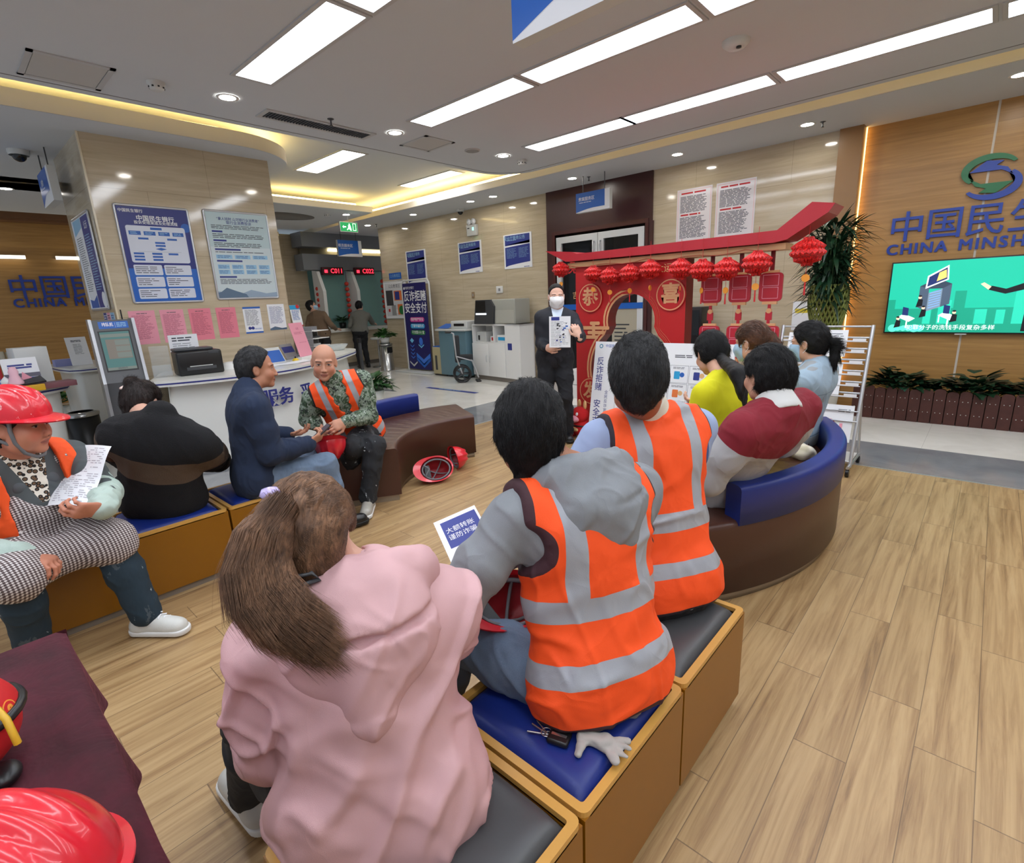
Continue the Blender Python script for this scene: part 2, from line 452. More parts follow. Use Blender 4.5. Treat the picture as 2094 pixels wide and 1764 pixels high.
panel_light(-7.98, -6.65, 4.16, 4.5, 3.495, 'long ceiling light panel in the recess nearest the column', 'recess light panels')
panel_light(-7.98, -6.65, 6.04, 6.3, 3.495, 'long ceiling light panel in the recess nearest the blue poster wall', 'recess light panels')
dlist = [(465, 200), (808, 272), (1029, 319), (1385, 316), (1651, 255), (1170, 365), (2088, 153), (845, 439), (962, 412), (1008, 402), (708, 439), (676, 479), (752, 461), (12, 386)]
dl0 = None
for k, (px, py) in enumerate(dlist):
    p = atZ(px, py, 3.195)
    names = {0: 'first downlight above the desk, near the column', 1: 'second downlight, beside the square hatch', 2: 'third downlight, near the rounded ceiling corner', 3: 'downlight above the red arch', 4: 'downlight left of the wood post', 5: 'downlight above the blue hanging sign by the door', 6: 'downlight above the wall logo', 7: 'downlight left of the dome camera on the poster wall', 8: 'downlight above the emergency lamp', 9: 'downlight above the middle blue poster', 10: 'downlight beside the round ceiling recess', 11: 'downlight left of the exit sign', 12: 'downlight right of the exit sign', 13: 'downlight at the far left edge'}
    if dl0 is None:
        dl0 = thing('downlight', '', 'downlight', p, 0, 'round recessed downlights')
        MB().lathe([(.062, -.001), (.082, -.004), (.086, .003)], 28).build('ring', WHITE, dl0)
        MB().lathe([(0, .0), (.062, .0)], 28).build('lens', DOWNG, dl0)
        d = dl0
    else: d = copytree(dl0, p)
    d['label'] = 'round white ' + names[k]
# vents, hatches and small ceiling fittings
SLAT = pbr('vent_slat', (86, 88, 92), .5)
def vent(x0, x1, y0, y1, label, alongy=True):
    t = thing('ceiling_vent', label, 'vent', ((x0 + x1) / 2, (y0 + y1) / 2, 3.2))
    a, b = (x1 - x0) / 2, (y1 - y0) / 2; f = MB()
    for q in ((-a - .04, -b - .04, a + .04, -b), (-a - .04, b, a + .04, b + .04), (-a - .04, -b, -a, b), (a, -b, a + .04, b)): f.box(q[0], q[1], -.01, q[2], q[3], .004)
    f.build('frame', FRAME, t)
    MB().box(-a, -b, -.002, a, b, .002).build('backing', pbr('vent_dark', (40, 42, 46), .8), t)
    m = MB(); n = int(2 * b / .028)
    for i in range(n): y = -b + 2 * b * (i + .5) / n; m.box(-a, y - .004, -.012, a, y + .004, -.001)
    m.build('slats', SLAT, t)
vent(-5.14, -4.98, 2.42, 3.46, 'long black-slatted air vent in the ceiling above the desk')
def hatch(x0, x1, y0, y1, label):
    t = thing('ceiling_hatch', label, 'hatch', ((x0 + x1) / 2, (y0 + y1) / 2, 3.2))
    a, b = (x1 - x0) / 2, (y1 - y0) / 2; f = MB()
    for q in ((-a, -b, a, -b + .035), (-a, b - .035, a, b), (-a, -b, -a + .035, b), (a - .035, -b, a, b)): f.box(q[0], q[1], -.008, q[2], q[3], .002)
    f.build('frame', FRAME, t)
    MB().box(-a + .04, -b + .04, -.006, a - .04, b - .04, .002).build('door_panel', pbr('hatch_panel', (190, 188, 184), .6), t)
hatch(-5.36, -4.85, .80, 1.28, 'scuffed rectangular access hatch in the ceiling at far left')
hatch(-5.12, -4.66, 3.92, 4.33, 'square access hatch beyond the air vent')
def small_disc(px, py, label, r=.09, col=(150, 148, 146)):
    p = atZ(px, py, 3.2); t = thing('ceiling_speaker', label, 'speaker', p)
    MB().lathe([(r, 0), (r, -.008), (r * .86, -.012)], 28).build('ring', FRAME, t)
    MB().lathe([(r * .86, -.010), (0, -.010)], 28).build('grille', pbr('speaker_grille', col, .7), t)
small_disc(966, 307, 'round grey ceiling speaker between two downlights')
def detector(px, py, label, z=3.2):
    p = atZ(px, py, z); t = thing('smoke_detector', label, 'smoke detector', p, 0)
    MB().lathe([(.062, 0), (.062, -.014), (.052, -.02), (.05, -.045), (.036, -.058), (0, -.058)], 24).build('body', LIGHTP, t)
    m = MB()
    for k in range(8): a = k * PI / 4; m.box(.049 * math.cos(a) - .006, .049 * math.sin(a) - .006, -.044, .049 * math.cos(a) + .006, .049 * math.sin(a) + .006, -.034)
    m.build('slots', BLACK, t)
detector(318, 168, 'beige smoke detector on the ceiling above the column')
detector(1067, 327, 'smoke detector by the rounded ceiling corner')
detector(669, 436, 'smoke detector beside the round ceiling recess')
def sprinkler(px, py, label, z=3.2):
    p = atZ(px, py, z); t = thing('sprinkler', label, 'sprinkler', p)
    MB().lathe([(.03, 0), (.03, -.004), (.012, -.012), (.007, -.014), (.007, -.05), (.016, -.055), (.016, -.058), (0, -.058)], 14).build('sprinkler_head', DARK, t)
for (px, py, l) in [(676, 243, 'dark ceiling sprinkler above the black air vent'), (1204, 361, 'ceiling sprinkler above the hanging door sign'), (1683, 248, 'ceiling sprinkler beside the downlight near the wood post'), (769, 458, 'small ceiling sprinkler near the poster wall corner')]: sprinkler(px, py, l)
def dome(px, py, label, r=.075):
    p = atZ(px, py, 3.2); t = thing('dome_camera', label, 'security camera', p)
    MB().lathe([(r, 0), (r * 1.02, -.03), (r * .92, -.055)], 24).build('housing', LIGHTP, t)
    MB().lathe([(r * .68 * math.cos(a), -.055 - r * .68 * math.sin(a)) for a in [k * PI / 16 for k in range(9)]], 24).build('dome', pbr('smoked_dome', (20, 22, 26), .08), t)
dome(36, 306, 'white dome camera with dark lens above the left sign', .09)
dome(941, 427, 'dome camera above the middle of the poster wall')
# wifi unit on the right ceiling
t = thing('ceiling_sensor', 'white wedge-shaped ceiling sensor with dark eye between light rows', 'sensor', atZ(1505, 84, 3.2))
MB().lathe([(.095, 0), (.09, -.02), (.06, -.045), (0, -.05)], 24).build('housing', LIGHTP, t)
MB().lathe([(.018, -.046), (.018, -.056), (0, -.056)], 12, .03, -.02).build('lens', BLACK, t)
# round recess in the far ceiling
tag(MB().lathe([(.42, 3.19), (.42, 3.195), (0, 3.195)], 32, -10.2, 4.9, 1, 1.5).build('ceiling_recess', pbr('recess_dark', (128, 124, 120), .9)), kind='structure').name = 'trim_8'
# ------------------------------------------------------------------ seating
YWOOD = pbr('honey_veneer', (138, 88, 8), .34, 0, .06)
YEDGE = pbr('pale_ply_edge', (206, 156, 78), .35)
PLINTH = pbr('grey_plinth', (132, 122, 110), .45)
LEA_B = pbr('blue_leatherette', (20, 42, 120), .42, 0, .05, (180, .12, .002))
LEA_G = pbr('charcoal_leatherette', (72, 73, 75), .38, 0, .05, (180, .12, .002))
LEA_BR = pbr('brown_leatherette', (74, 44, 34), .36, 0, .06, (140, .15, .002))
def stool(x0, x1, y0, y1, m, label, rz=0):
    t = thing('cube_stool', label, 'stool', ((x0 + x1) / 2, (y0 + y1) / 2, 0), rz, 'cube stools')
    a, b = (x1 - x0) / 2, (y1 - y0) / 2; w = .022
    s = MB()
    for q in ((-a, -b, a, -b + w), (-a, b - w, a, b), (-a, -b + w, -a + w, b - w), (a - w, -b + w, a, b - w)): s.box(q[0], q[1], .04, q[2], q[3], .385)
    s.box(-a + w, -b + w, .05, a - w, b - w, .30).build('shell', YWOOD, t)
    e = MB(); rim = []
    for cx, cy, a0 in ((a - .02, b - .02, 0), (-a + .02, b - .02, 90), (-a + .02, -b + .02, 180), (a - .02, -b + .02, 270)): rim += arc(cx, cy, .02, a0, a0 + 90, 4)
    rin = []
    for cx, cy, a0 in ((a - .03, b - .03, 0), (-a + .03, b - .03, 90), (-a + .03, -b + .03, 180), (a - .03, -b + .03, 270)): rin += arc(cx, cy, .008, a0, a0 + 90, 4)
    n = len(rim); vs = [(x, y, z) for z, r in ((.38, rim), (.40, rim), (.40, rin), (.38, rin)) for x, y in r]
    e.raw(vs, [(k * n + i, k * n + (i + 1) % n, ((k + 1) % 4) * n + (i + 1) % n, ((k + 1) % 4) * n + i) for k in range(4) for i in range(n)], False).build('rim', YEDGE, t, True)
    c = MB()
    def f(u, v):
        x = (u * 2 - 1); y = (v * 2 - 1)
        ed = (1 - abs(x) ** 8) * (1 - abs(y) ** 8); return ((a - .024) * x, (b - .024) * y, .372 + .042 * max(0, ed) ** .35)
    c.grid(f, 28, 28).build('cushion', m, t)
    MB().box(-a + .02, -b + .02, 0, a - .02, b - .02, .042).build('plinth', PLINTH, t)
    return t
stool(-.985, -.51, .235, .722, LEA_G, 'cube stool with charcoal cushion nearest the camera, under the pink jacket person')
stool(-.985, -.51, .732, 1.228, LEA_B, 'cube stool with bright blue cushion, keys and a glove lying on it')
stool(-.985, -.51, 1.238, 1.73, LEA_G, 'cube stool with charcoal cushion touching the curved brown sofa')
stool(-3.6, -3.115, -.05, .44, LEA_G, 'honey wood cube stool at the left under the checked apron person')
stool(-3.6, -3.115, .452, .93, LEA_B, 'honey wood cube stool with blue cushion under the black fleece person')
stool(-3.6, -3.115, .942, 1.43, LEA_B, 'honey wood cube stool under the man in the navy jacket')

def curved_sofa(cx, cy, ri, ro, a0, a1, b0, b1, label, seed=0):
    t = thing('curved_sofa', label, 'sofa', (cx, cy, 0), 0, 'curved lobby sofas')
    rr = random.Random(seed)
    def sector(rp, n, A0, A1, name, m, wr=0):
        """rp: closed profile of (r, z)"""
        mb = MB(); k = len(rp); vs = []
        for i in range(n + 1):
            a = math.radians(A0 + (A1 - A0) * i / n)
            for r, z in rp:
                dz = 0
                if wr and z > .41: dz = wr * (math.sin(a * 61 + r * 9) + math.sin(a * 97 - r * 14)) * .5 * max(0, math.sin(PI * min(1, max(0, (r - ri) / (ro - ri)))))
                vs.append((r * math.cos(a), r * math.sin(a), z + dz))
        fs = [(i * k + j, i * k + (j + 1) % k, (i + 1) * k + (j + 1) % k, (i + 1) * k + j) for i in range(n) for j in range(k)]
        mb.raw(vs, fs, True); mb.raw(vs[:k], [tuple(range(k))], False); mb.raw(vs[-k:], [tuple(reversed(range(k)))], False)
        return mb.build(name, m, t, True)
    def rnd(r0, r1, z0, z1, c, ns=5):
        p = [(r1, z0)]
        p += [(r1 - c + c * math.cos(q), z1 - c + c * math.sin(q)) for q in [PI / 2 * i / ns for i in range(ns + 1)]]
        m = 9; p += [(r1 - c + (r0 + c - r1 + c) * i / m, z1) for i in range(1, m)]
        p += [(r0 + c + c * math.cos(q), z1 - c + c * math.sin(q)) for q in [PI / 2 + PI / 2 * i / ns for i in range(ns + 1)]]
        return p + [(r0, z0)]
    sector(rnd(ri, ro, .05, .425, .03), 120, a0, a1, 'seat', LEA_BR, .0035)
    sector(rnd(ro - .10, ro + .005, .405, .60, .025), 70, b0, b1, 'backrest', LEA_B)
    sector([(ri + .02, 0), (ro - .02, 0), (ro - .02, .052), (ri + .02, .052)], 60, a0 + .8, a1 - .8, 'plinth', pbr('steel_plinth', (150, 136, 118), .3, .3))
    return t
curved_sofa(-2.2, 3.25, 1.03, 1.68, -43, 43, -31, 31, 'curved brown sofa with blue backrest seating four people at the right', 1)
curved_sofa(-2.8, 2.97, .88, 1.55, 154, 239, 171, 214, 'curved brown sofa with low blue backrest under the bald man, two red helmets before it', 2)

# ------------------------------------------------------------------ plants
LEAF = [pbr('leaf_deep_green', (40, 82, 38), .4, 0, .3), pbr('leaf_mid_green', (56, 106, 46), .4, 0, .3), pbr('leaf_dark', (24, 52, 32), .35, 0, .3)]
def leaf(mb, p, d, L, w, droop=.4, up=Vector((0, 0, 1)), heart=False):
    d = Vector(d).normalized(); s = d.cross(up)
    s = s.normalized() if s.length > 1e-3 else Vector((1, 0, 0)); n = s.cross(d)
    vs = []; K = 6
    for i in range(K + 1):
        t = i / K; c = Vector(p) + d * (L * t) + Vector((0, 0, -1)) * (droop * L * t * t)
        wd = w * (math.sin(PI * t ** (.6 if heart else .8)) if 0 < t < 1 else .04)
        vs += [c - s * wd + n * wd * .25, c, c + s * wd + n * wd * .25]
    fs = []
    for i in range(K):
        for j in (0, 1): a = i * 3 + j; fs.append((a, a + 1, a + 4, a + 3))
    mb.raw(vs, fs, True)
def bush(parent, n, R, z0, L, w, m, name='leaves', spread=1, droop=.6, seed=0, stem=True, c=(0, 0), heart=True):
    r = random.Random(seed); mb = MB(); st = MB()
    for i in range(n):
        a = r.uniform(0, 2 * PI); q = R * math.sqrt(r.random()); e = r.uniform(.15, 1.3)
        p = Vector((c[0] + q * math.cos(a), c[1] + q * math.sin(a) * spread, z0 + r.uniform(.0, R * .8) * (1.2 - q / R)))
        d = Vector((math.cos(a) * (q / R + .35), math.sin(a) * (q / R + .35), math.sin(e) * .8))
        leaf(mb, p, d, L * r.uniform(.7, 1.2), w * r.uniform(.7, 1.2), droop * r.random(), heart=heart)
        if stem and i % 3 == 0: st.tube([(c[0] + p.x * .1, c[1] + p.y * .1, z0 - .05), p], .003, 4, False)
    mb.build(name, m, parent)
    if stem: st.build('stems', LEAF[0], parent)

# ------------------------------------------------------------------ screen wall: logo, letters, television, planter
LETB = pbr('raised_blue_letter', (44, 72, 168), .3); LETG = pbr('raised_green_logo', (36, 116, 66), .25)
def wall_letters(body, O, U, V, size, m, name, label, cat, depth=.02, bold=.02, widths=None):
    """each sign is one thing whose letters are parts"""
    t = thing(name, label, cat, O)
    O = Vector((0, 0, 0)); U = Vector(U).normalized(); V = Vector(V).normalized(); N = U.cross(V); x = 0
    for ch in body:
        if ch == ' ': x += size * .42; continue
        vs, fs = text_mesh(ch, size, 0 if ch.isascii() else bold, depth / 2, 'LEFT')
        mx = max(v.x for v in vs)
        mb = MB()
        for dx in ((-.03, -.01, .01, .03) if ch.isascii() else (0,)):
            for dy in ((-.02, .02) if ch.isascii() else (0,)): mb.raw([O + U * (x + v.x + dx * size) + V * (v.y + dy * size) + N * (v.z + depth / 2 + dx * .012 + dy * .03) for v in vs], fs, False)
        mb.build('letter', m, t)
        x += mx + size * (.16 if ch.isascii() else .07)
    return t, x
wy = WY + .14
pa, pb = atY(1817, 472, wy), atY(2094, 430, wy)
sz = .30
wall_letters('中国民生银行', (atY(1817, 470, wy).x, wy, 2.065), (1, 0, 0), (0, 0, 1), .335, LETB, 'wall_lettering', 'blue raised Chinese characters on the wood wall above the screen', 'lettering', .03, .008)
wall_letters('CHINA MINSHENG BANK', (atY(1815, 495, wy).x, wy, 1.845), (1, 0, 0), (0, 0, 1), .155, LETB, 'wall_lettering', 'blue raised English letters under the Chinese characters on the wood wall', 'lettering', .02, .003)
def logo_s(O, U, V, s, mg, mblue, depth, parent, base=0, two=True):
    """the bank emblem: two interlocked hooks, upper green, lower blue"""
    O = Vector(O); U = Vector(U).normalized(); V = Vector(V).normalized(); N = U.cross(V)
    def hook(flip):
        # outer arc from right tip over the top, down the left to the inner diamond
        pts = []
        for k in range(25):
            a = math.radians(22 + 200 * k / 24); pts.append((-.05 + .46 * math.cos(a), .14 + .36 * math.sin(a)))
        pts += [(-.12, -.20), (.06, -.16)]
        inn = [(.30, -.10), (.12, -.30), (-.20, -.30)]
        outer = []; inner = []
        for k in range(25):
            a = math.radians(24 + 205 * k / 24); t = k / 24; w = .07 + .06 * math.sin(PI * min(1, t * 1.15))
            outer.append((-.05 + .50 * math.cos(a), .16 + .34 * math.sin(a))); inner.append((-.03 + (.50 - w * 1.3) * math.cos(a), .16 + (.34 - w) * math.sin(a)))
        tail = [(-.12, -.19), (.34, -.16), (.05, -.34), (-.22, -.31), (-.28, -.24)]
        poly = outer[::-1] + inner
        return [(x * flip, y * flip) for x, y in poly], [(x * flip, y * flip) for x, y in [(-.38, .0), (-.16, -.13), (.40, -.14), (.12, -.36), (-.18, -.32), (-.06, -.24), (-.26, -.17)]]
    for flip, m, nm in ((1, mg, 'emblem_hook'), (-1, mblue, 'emblem_hook')):
        mb = MB()
        for poly in hook(flip):
            bm = bmesh.new(); n = len(poly)
            a = [bm.verts.new(O + U * (x * s) + V * (y * s) + N * base) for x, y in poly]; b = [bm.verts.new(O + U * (x * s) + V * (y * s) + N * (base + depth)) for x, y in poly]
            f1 = bm.faces.new(b)
            for i in range(n): bm.faces.new((a[i], a[(i + 1) % n], b[(i + 1) % n], b[i]))
            bmesh.ops.triangulate(bm, faces=[f1]); mb.bm(bm, False)
        mb.build(nm, m, parent)
c = atY(2027, 362, wy)
t = thing('wall_emblem', 'large raised green and blue double hook emblem on the wood wall', 'emblem', (c.x, wy, c.z))
logo_s((0, 0, 0), (1, 0, 0), (0, 0, 1), .44, LETG, LETB, .03, t)

tag(MB().box(-1.329, WY + .09, .3, -1.322, WY + .12, 3.19).build('cove_strip', glow('warm_slot_strip', (255, 200, 120), 3.2)), 'vertical warm light strip hidden beside the wood post', 'light strip')
# television
TY = WY + .06
a, b = atY(1824, 537, TY), atY(1806, 681, TY)
x0, z1, z0 = (a.x + b.x) / 2, a.z, b.z
x1 = x0 + (z1 - z0) * 1.76
t = thing('television', 'wide wall-mounted television showing a green cartoon about fraud', 'television', ((x0 + x1) / 2, TY + .04, z0))
w2 = (x1 - x0) / 2; hh = z1 - z0
MB().box(-w2, -.03, 0, w2, .03, hh, .006).build('bezel', BLACK, t)
def em(name, col, e=1.0): return glow('screen_' + name, col, e * .68)
P = Panel((-w2 + .014, -.0305, .016), (1, 0, 0), (0, 0, 1)); sw, sh = 2 * w2 - .028, hh - .03
TEAL, TEAL2, TEAL3 = em('teal', (24, 178, 148), 1.0), em('teal_dark', (18, 150, 122), .9), em('teal_light', (40, 196, 166), 1.0)
sW, sN, sK, sS, sR, sG2 = em('white', (236, 240, 242), 1), em('navy', (30, 46, 104), .8), em('black', (20, 22, 30), .5), em('skin', (240, 200, 170), 1), em('red', (220, 90, 100), 1), em('grey', (74, 90, 110), .8)
P.rect(0, 0, sw, sh, TEAL, 0)
P.rect(0, 0, sw, sh * .34, TEAL2, 1)
rr = random.Random(3)
x = 0
while x < sw:
    w = rr.uniform(.05, .12); h = rr.uniform(.3, .62) * sh; P.rect(x, .12 * sh, min(sw, x + w), h, TEAL2 if rr.random() < .6 else TEAL3, 1.5); x += w + rr.uniform(.0, .12)
for k in range(6): P.disc(.07 + .05 * k, .055 * sh, .03 + .015 * rr.random(), em('mint', (90, 216, 190), 1), 2)
# server block, monitor, desks with little figures
def q(pts, m, l): P.poly([(a * sw, b * sh) for a, b in pts], m, l)
q([(.20, .36), (.26, .30), (.26, .62), (.20, .66)], sG2, 3); q([(.26, .30), (.345, .36), (.345, .62), (.26, .56)], em('steel', (120, 140, 160), .9), 3)
q([(.345, .36), (.40, .40), (.40, .68), (.345, .62)], sG2, 3); q([(.20, .66), (.26, .62), (.345, .62), (.40, .68), (.33, .74), (.26, .72)], em('roof', (52, 66, 84), .8), 3)
for k in range(7): q([(.268, .34 + k * .035), (.338, .385 + k * .033), (.338, .40 + k * .033), (.268, .355 + k * .035)], em('lightblue', (120, 160, 210), 1), 4)
q([(.235, .62), (.375, .74), (.365, .99 - .05), (.24, .80)], sW, 5); q([(.245, .65), (.365, .75), (.357, .91), (.25, .785)], sN, 6); q([(.30, .72), (.36, .77), (.352, .88), (.31, .84)], em('amber', (230, 200, 110), 1), 7)
for cx, cy in ((.135, .22), (.40, .24)):
    q([(cx - .06, cy), (cx + .02, cy - .07), (cx + .06, cy - .02), (cx - .02, cy + .05)], sW, 5)
    q([(cx + .0, cy - .16), (cx + .01, cy - .16), (cx + .012, cy - .05), (cx + .002, cy - .05)], sW, 5); q([(cx - .055, cy - .1), (cx - .047, cy - .1), (cx - .047, cy), (cx - .055, cy)], sW, 5)
    q([(cx - .03, cy + .03), (cx + .01, cy + .02), (cx + .01, cy + .13), (cx - .03, cy + .15)], sN, 6)
for cx, cy in ((.08, .20), (.24, .35), (.21, .50), (.44, .28)):
    P.disc(cx * sw, cy * sh, .016, sS, 7); q([(cx - .022, cy - .14), (cx + .02, cy - .12), (cx + .02, cy - .03), (cx - .01, cy - .02)], sK, 7); P.disc(cx * sw, (cy + .02) * sh, .016, sK, 8, .6)
# presenter figure
q([(.84, .02), (.87, .02), (.90, .35), (.93, .02), (.965, .02), (.95, .45), (.96, .68), (.88, .70), (.83, .66), (.845, .4)], sK, 7)
q([(.60, .62), (.62, .58), (.72, .52), (.845, .58), (.85, .68), (.72, .585), (.64, .63)], sK, 7); q([(.57, .66), (.62, .58), (.635, .62), (.59, .68)], sS, 8)
q([(.88, .42), (.90, .40), (.915, .70), (.885, .70)], sW, 8); q([(.893, .42), (.905, .42), (.905, .66), (.893, .66)], sR, 9)
P.disc(.90 * sw, .80 * sh, .052, sS, 8, 1.1); q([(.85, .82), (.86, .93), (.90, .96), (.94, .93), (.95, .82), (.93, .86), (.88, .87)], sK, 9)
P.text('犯罪分子的洗钱手段复杂多样', sw * .42, sh * .065, .058, sW, 9, .002)
P.done('screen', t)
MB().box(-.05, -.035, -.012, .05, -.005, .002, .004).build('sensor_bar', LIGHTP, t)

# planter of vertical pickets with pothos
py = 7.03; zt = atY(1800, 786, py).z
t = thing('picket_planter', 'long dark red picket planter box with pothos below the television', 'planter', (-1.08, py, 0))
PICK = pbr('stained_picket', (74, 36, 28), .6, 0, .35, (60, .3, .004))
n = 44; pwid = .105
for k in range(n):
    x = k * pwid; h = zt - .02 + .012 * math.sin(k * 2.1)
    mb = MB(); pts = [(x + .004, 0)] + [(x + pwid - .004, 0), (x + pwid - .004, h - .03)] + [(x + pwid / 2 + (pwid / 2 - .004) * math.cos(math.radians(g)), h - .03 + .03 * math.sin(math.radians(g))) for g in range(20, 180, 20)] + [(x + .004, h - .03)]
    vs = [(px, 0, pz) for px, pz in pts] + [(px, .018, pz) for px, pz in pts]; m_ = len(pts)
    mb.raw(vs, [tuple(range(m_)), tuple(reversed(range(m_, 2 * m_)))] + [(i, (i + 1) % m_, m_ + (i + 1) % m_, m_ + i) for i in range(m_)], False)
    mb.build('picket', PICK, t, True)
nm = MB()
for k in range(n):
    for zz in (.12, zt - .12):
        for dx in (.35, .65): nm.lathe([(.004, 0), (0, .002)], 6)
nm = MB()
for k in range(n):
    for zz in (.12, zt - .13):
        for dx in (.3, .7):
            x = (k + dx) * pwid; nm.tube([(x, -.003, zz), (x, .001, zz)], .005, 6)
nm.build('nail_heads', pbr('nail_steel', (200, 200, 196), .3, .8), t)
MB().box(0, .03, .02, n * pwid, .33, zt - .10).build('soil_box', pbr('planter_soil', (52, 38, 30), .9), t)
for k, x in enumerate((.42, 1.02, 1.62, 2.2, 2.8, 3.4)):
    p = thing('potted_pothos', ['pothos clump nearest the magazine rack in the picket planter', 'taller pothos clump, second from the magazine rack', 'wide pothos clump left of the picture edge', 'pothos clump in the picket planter at the picture edge', 'pothos clump in the picket planter beyond the picture edge', 'last pothos clump at the far end of the picket planter'][k], 'plant', (-1.08 + x, py + .17, zt - .08), 0, 'pothos in the picket planter')
    bush(p, 130, .27, .03, .16, .06, LEAF[2], seed=k, spread=.5)

# lucky bamboo in a vase
bx, by = -1.27, 6.25
t = thing('lucky_bamboo', 'tall lucky bamboo with woven yellow stems and dark leaves beside the red arch', 'plant', (bx, by, 0))
m = MB(); rr = random.Random(5)
BAM = pbr('bamboo_stem', (122, 132, 60), .4, 0, .3)
for k in range(26):
    for sgn in (1, -1):
        a0 = 2 * PI * k / 26; pts = []; 
        for i in range(15):
            u = i / 14; a = a0 + sgn * u * 2.6; r = .15 + .03 * math.sin(u * 9); pts.append((r * math.cos(a), r * math.sin(a), .35 + u * 1.15))
        m.tube(pts, .009, 6, False)
m.build('woven_stems', BAM, t)
MB().lathe([(0, .0), (.14, .0), (.17, .2), (.19, .4), (.16, .5), (.15, .48), (0, .45)], 32).build('vase', pbr('ceramic_vase', (190, 186, 176), .2), t)
m = MB()
for k in range(520):
    a = rr.uniform(0, 2 * PI); z = rr.uniform(1.28, 2.1); e = rr.uniform(-.5, 1.2); R = rr.uniform(.02, .16)
    leaf(m, (R * math.cos(a), R * math.sin(a), z), (math.cos(a) * math.cos(e), math.sin(a) * math.cos(e), math.sin(e)), rr.uniform(.16, .32), rr.uniform(.014, .024), rr.uniform(.1, .6))
m.build('leaves', LEAF[2], t)
m = MB()
for k in range(70): a = rr.uniform(0, 2 * PI); r = rr.uniform(.01, .13); m.tube([(r * math.cos(a), r * math.sin(a), 1.3), (r * 1.2 * math.cos(a), r * 1.2 * math.sin(a), 1.6 + rr.random() * .4)], .006, 5, False)
m.build('upper_stems', LEAF[0], t)

# ------------------------------------------------------------------ notices on the walls
def poster(name, label, cat, O, U, V, w, h, base, draw, frame=None, th=.008, group=None):
    """a flat board with its own artwork; O is the lower left corner on the wall"""
    O = Vector(O); U = Vector(U).normalized(); V = Vector(V).normalized(); N = U.cross(V)
    t = thing(name, label, cat, O, 0, group)
    mb = MB(); c = [Vector((0, 0, 0)), U * w, U * w + V * h, V * h]
    mb.raw([p + N * .001 for p in c] + [p + N * th for p in c], [(3, 2, 1, 0), (4, 5, 6, 7)] + [(i, (i + 1) % 4, 4 + (i + 1) % 4, 4 + i) for i in range(4)], False)
    mb.build('board', base, t)
    if frame:
        fm = MB(); pts = [p + N * (th * .8) for p in c]
        e = .012; pts = [U * e * 0 + p for p in pts]
        loop = []
        for cx, cy, a0 in ((w, h, 0), (0, h, 90), (0, 0, 180), (w, 0, 270)):
            sx, sy = (1 if cx else -1), (1 if cy else -1)
            for k in range(4): a = math.radians(a0 + 30 * k); loop.append(U * (cx - sx * .014 + .014 * math.cos(a)) + V * (cy - sy * .014 + .014 * math.sin(a)) + N * (th * .9))
        fm.tube(loop, .012, 8, closed=True); fm.build('frame', frame, t)
    P = Panel(N * th, U, V); draw(P, w, h); P.done('artwork', t)
    return t
def blue_notice(title):
    def d(P, w, h):
        P.rect(w * .05, h * .70, w * .94, h * .97, NAVY, 0); P.poly([(w * .05, h * .68), (w * .05, h * .70), (w * .94, h * .78), (w * .94, h * .70), (w * .5, h * .695)], NAVY, 0)
        arcp = [(w * .05, h * .66)] + [(w * .05 + w * .89 * k / 8, h * (.66 + .09 * (k / 8) ** .6)) for k in range(1, 9)]
        P.poly([(w * .05, h * .06)] + [(w * .05 + w * .89 * k / 8, h * (.06 + .11 * (k / 8) ** .6)) for k in range(1, 9)] + [(w * .94, h * .68)] + [(w * .94 - w * .89 * k / 8, h * (.68 - .05 * k / 8)) for k in range(1, 9)], NAVY, .5)
        P.text(title, w * .4, h * .88, w * .11, LBLUE, 2); P.lines(w * .12, h * .81, w * .5, h * .84, 1, LBLUE, 2)
        P.lines(w * .1, h * .3, w * .48, h * .6, 8, LBLUE, 2, .2); P.lines(w * .54, h * .3, w * .9, h * .6, 8, LBLUE, 2, .2)
        P.lines(w * .72, h * .02, w * .92, h * .045, 1, NAVY, 2, .7)
    return d
WF = WY - .001
for (x0, x1, z0, z1), ti, lb in (((-9.85, -9.16, 1.9, 2.61), '温馨提示服务', 'blue and white notice board above the anti-fraud banner'), ((-8.12, -7.46, 2.03, 2.62), '投诉与咨询服务', 'blue and white notice in the middle of the poster wall'), ((-6.87, -6.2, 2.035, 2.63), '营业厅服务公告', 'blue and white notice nearest the dark maroon door')):
    poster('wall_notice', lb, 'notice', (x0, WF, z0), (1, 0, 0), (0, 0, 1), x1 - x0, z1 - z0, PAPER, blue_notice(ti), None, .01, 'blue notices on the back wall')
def red_notice(P, w, h):
    fr = pbr('pale_pink_print', (232, 190, 190), .5)
    for q_ in ((.03, .03, .97, .04), (.03, .96, .97, .97), (.03, .03, .045, .97), (.955, .03, .97, .97)): P.rect(w * q_[0], h * q_[1], w * q_[2], h * q_[3], fr, 0)
    P.lines(w * .12, h * .90, w * .88, h * .94, 1, REDP, 1, .7, .02)
    P.lines(w * .1, h * .56, w * .9, h * .87, 13, INK, 1, .5, .2); P.lines(w * .12, h * .50, w * .7, h * .54, 1, REDP, 1, .7, .02); P.lines(w * .1, h * .08, w * .9, h * .48, 17, INK, 1, .5, .25)
for (x0, x1), lb in (((-3.51, -3.015), 'left of two plastic-covered notices with red headings above the arch'), ((-2.96, -2.45), 'right of two plastic-covered notices with red headings above the arch')):
    poster('printed_notice', lb, 'notice', (x0, WF, 2.165), (1, 0, 0), (0, 0, 1), x1 - x0, .70, pbr('glossy_paper', (228, 222, 224), .12), red_notice, None, .004, 'red-headed notices')

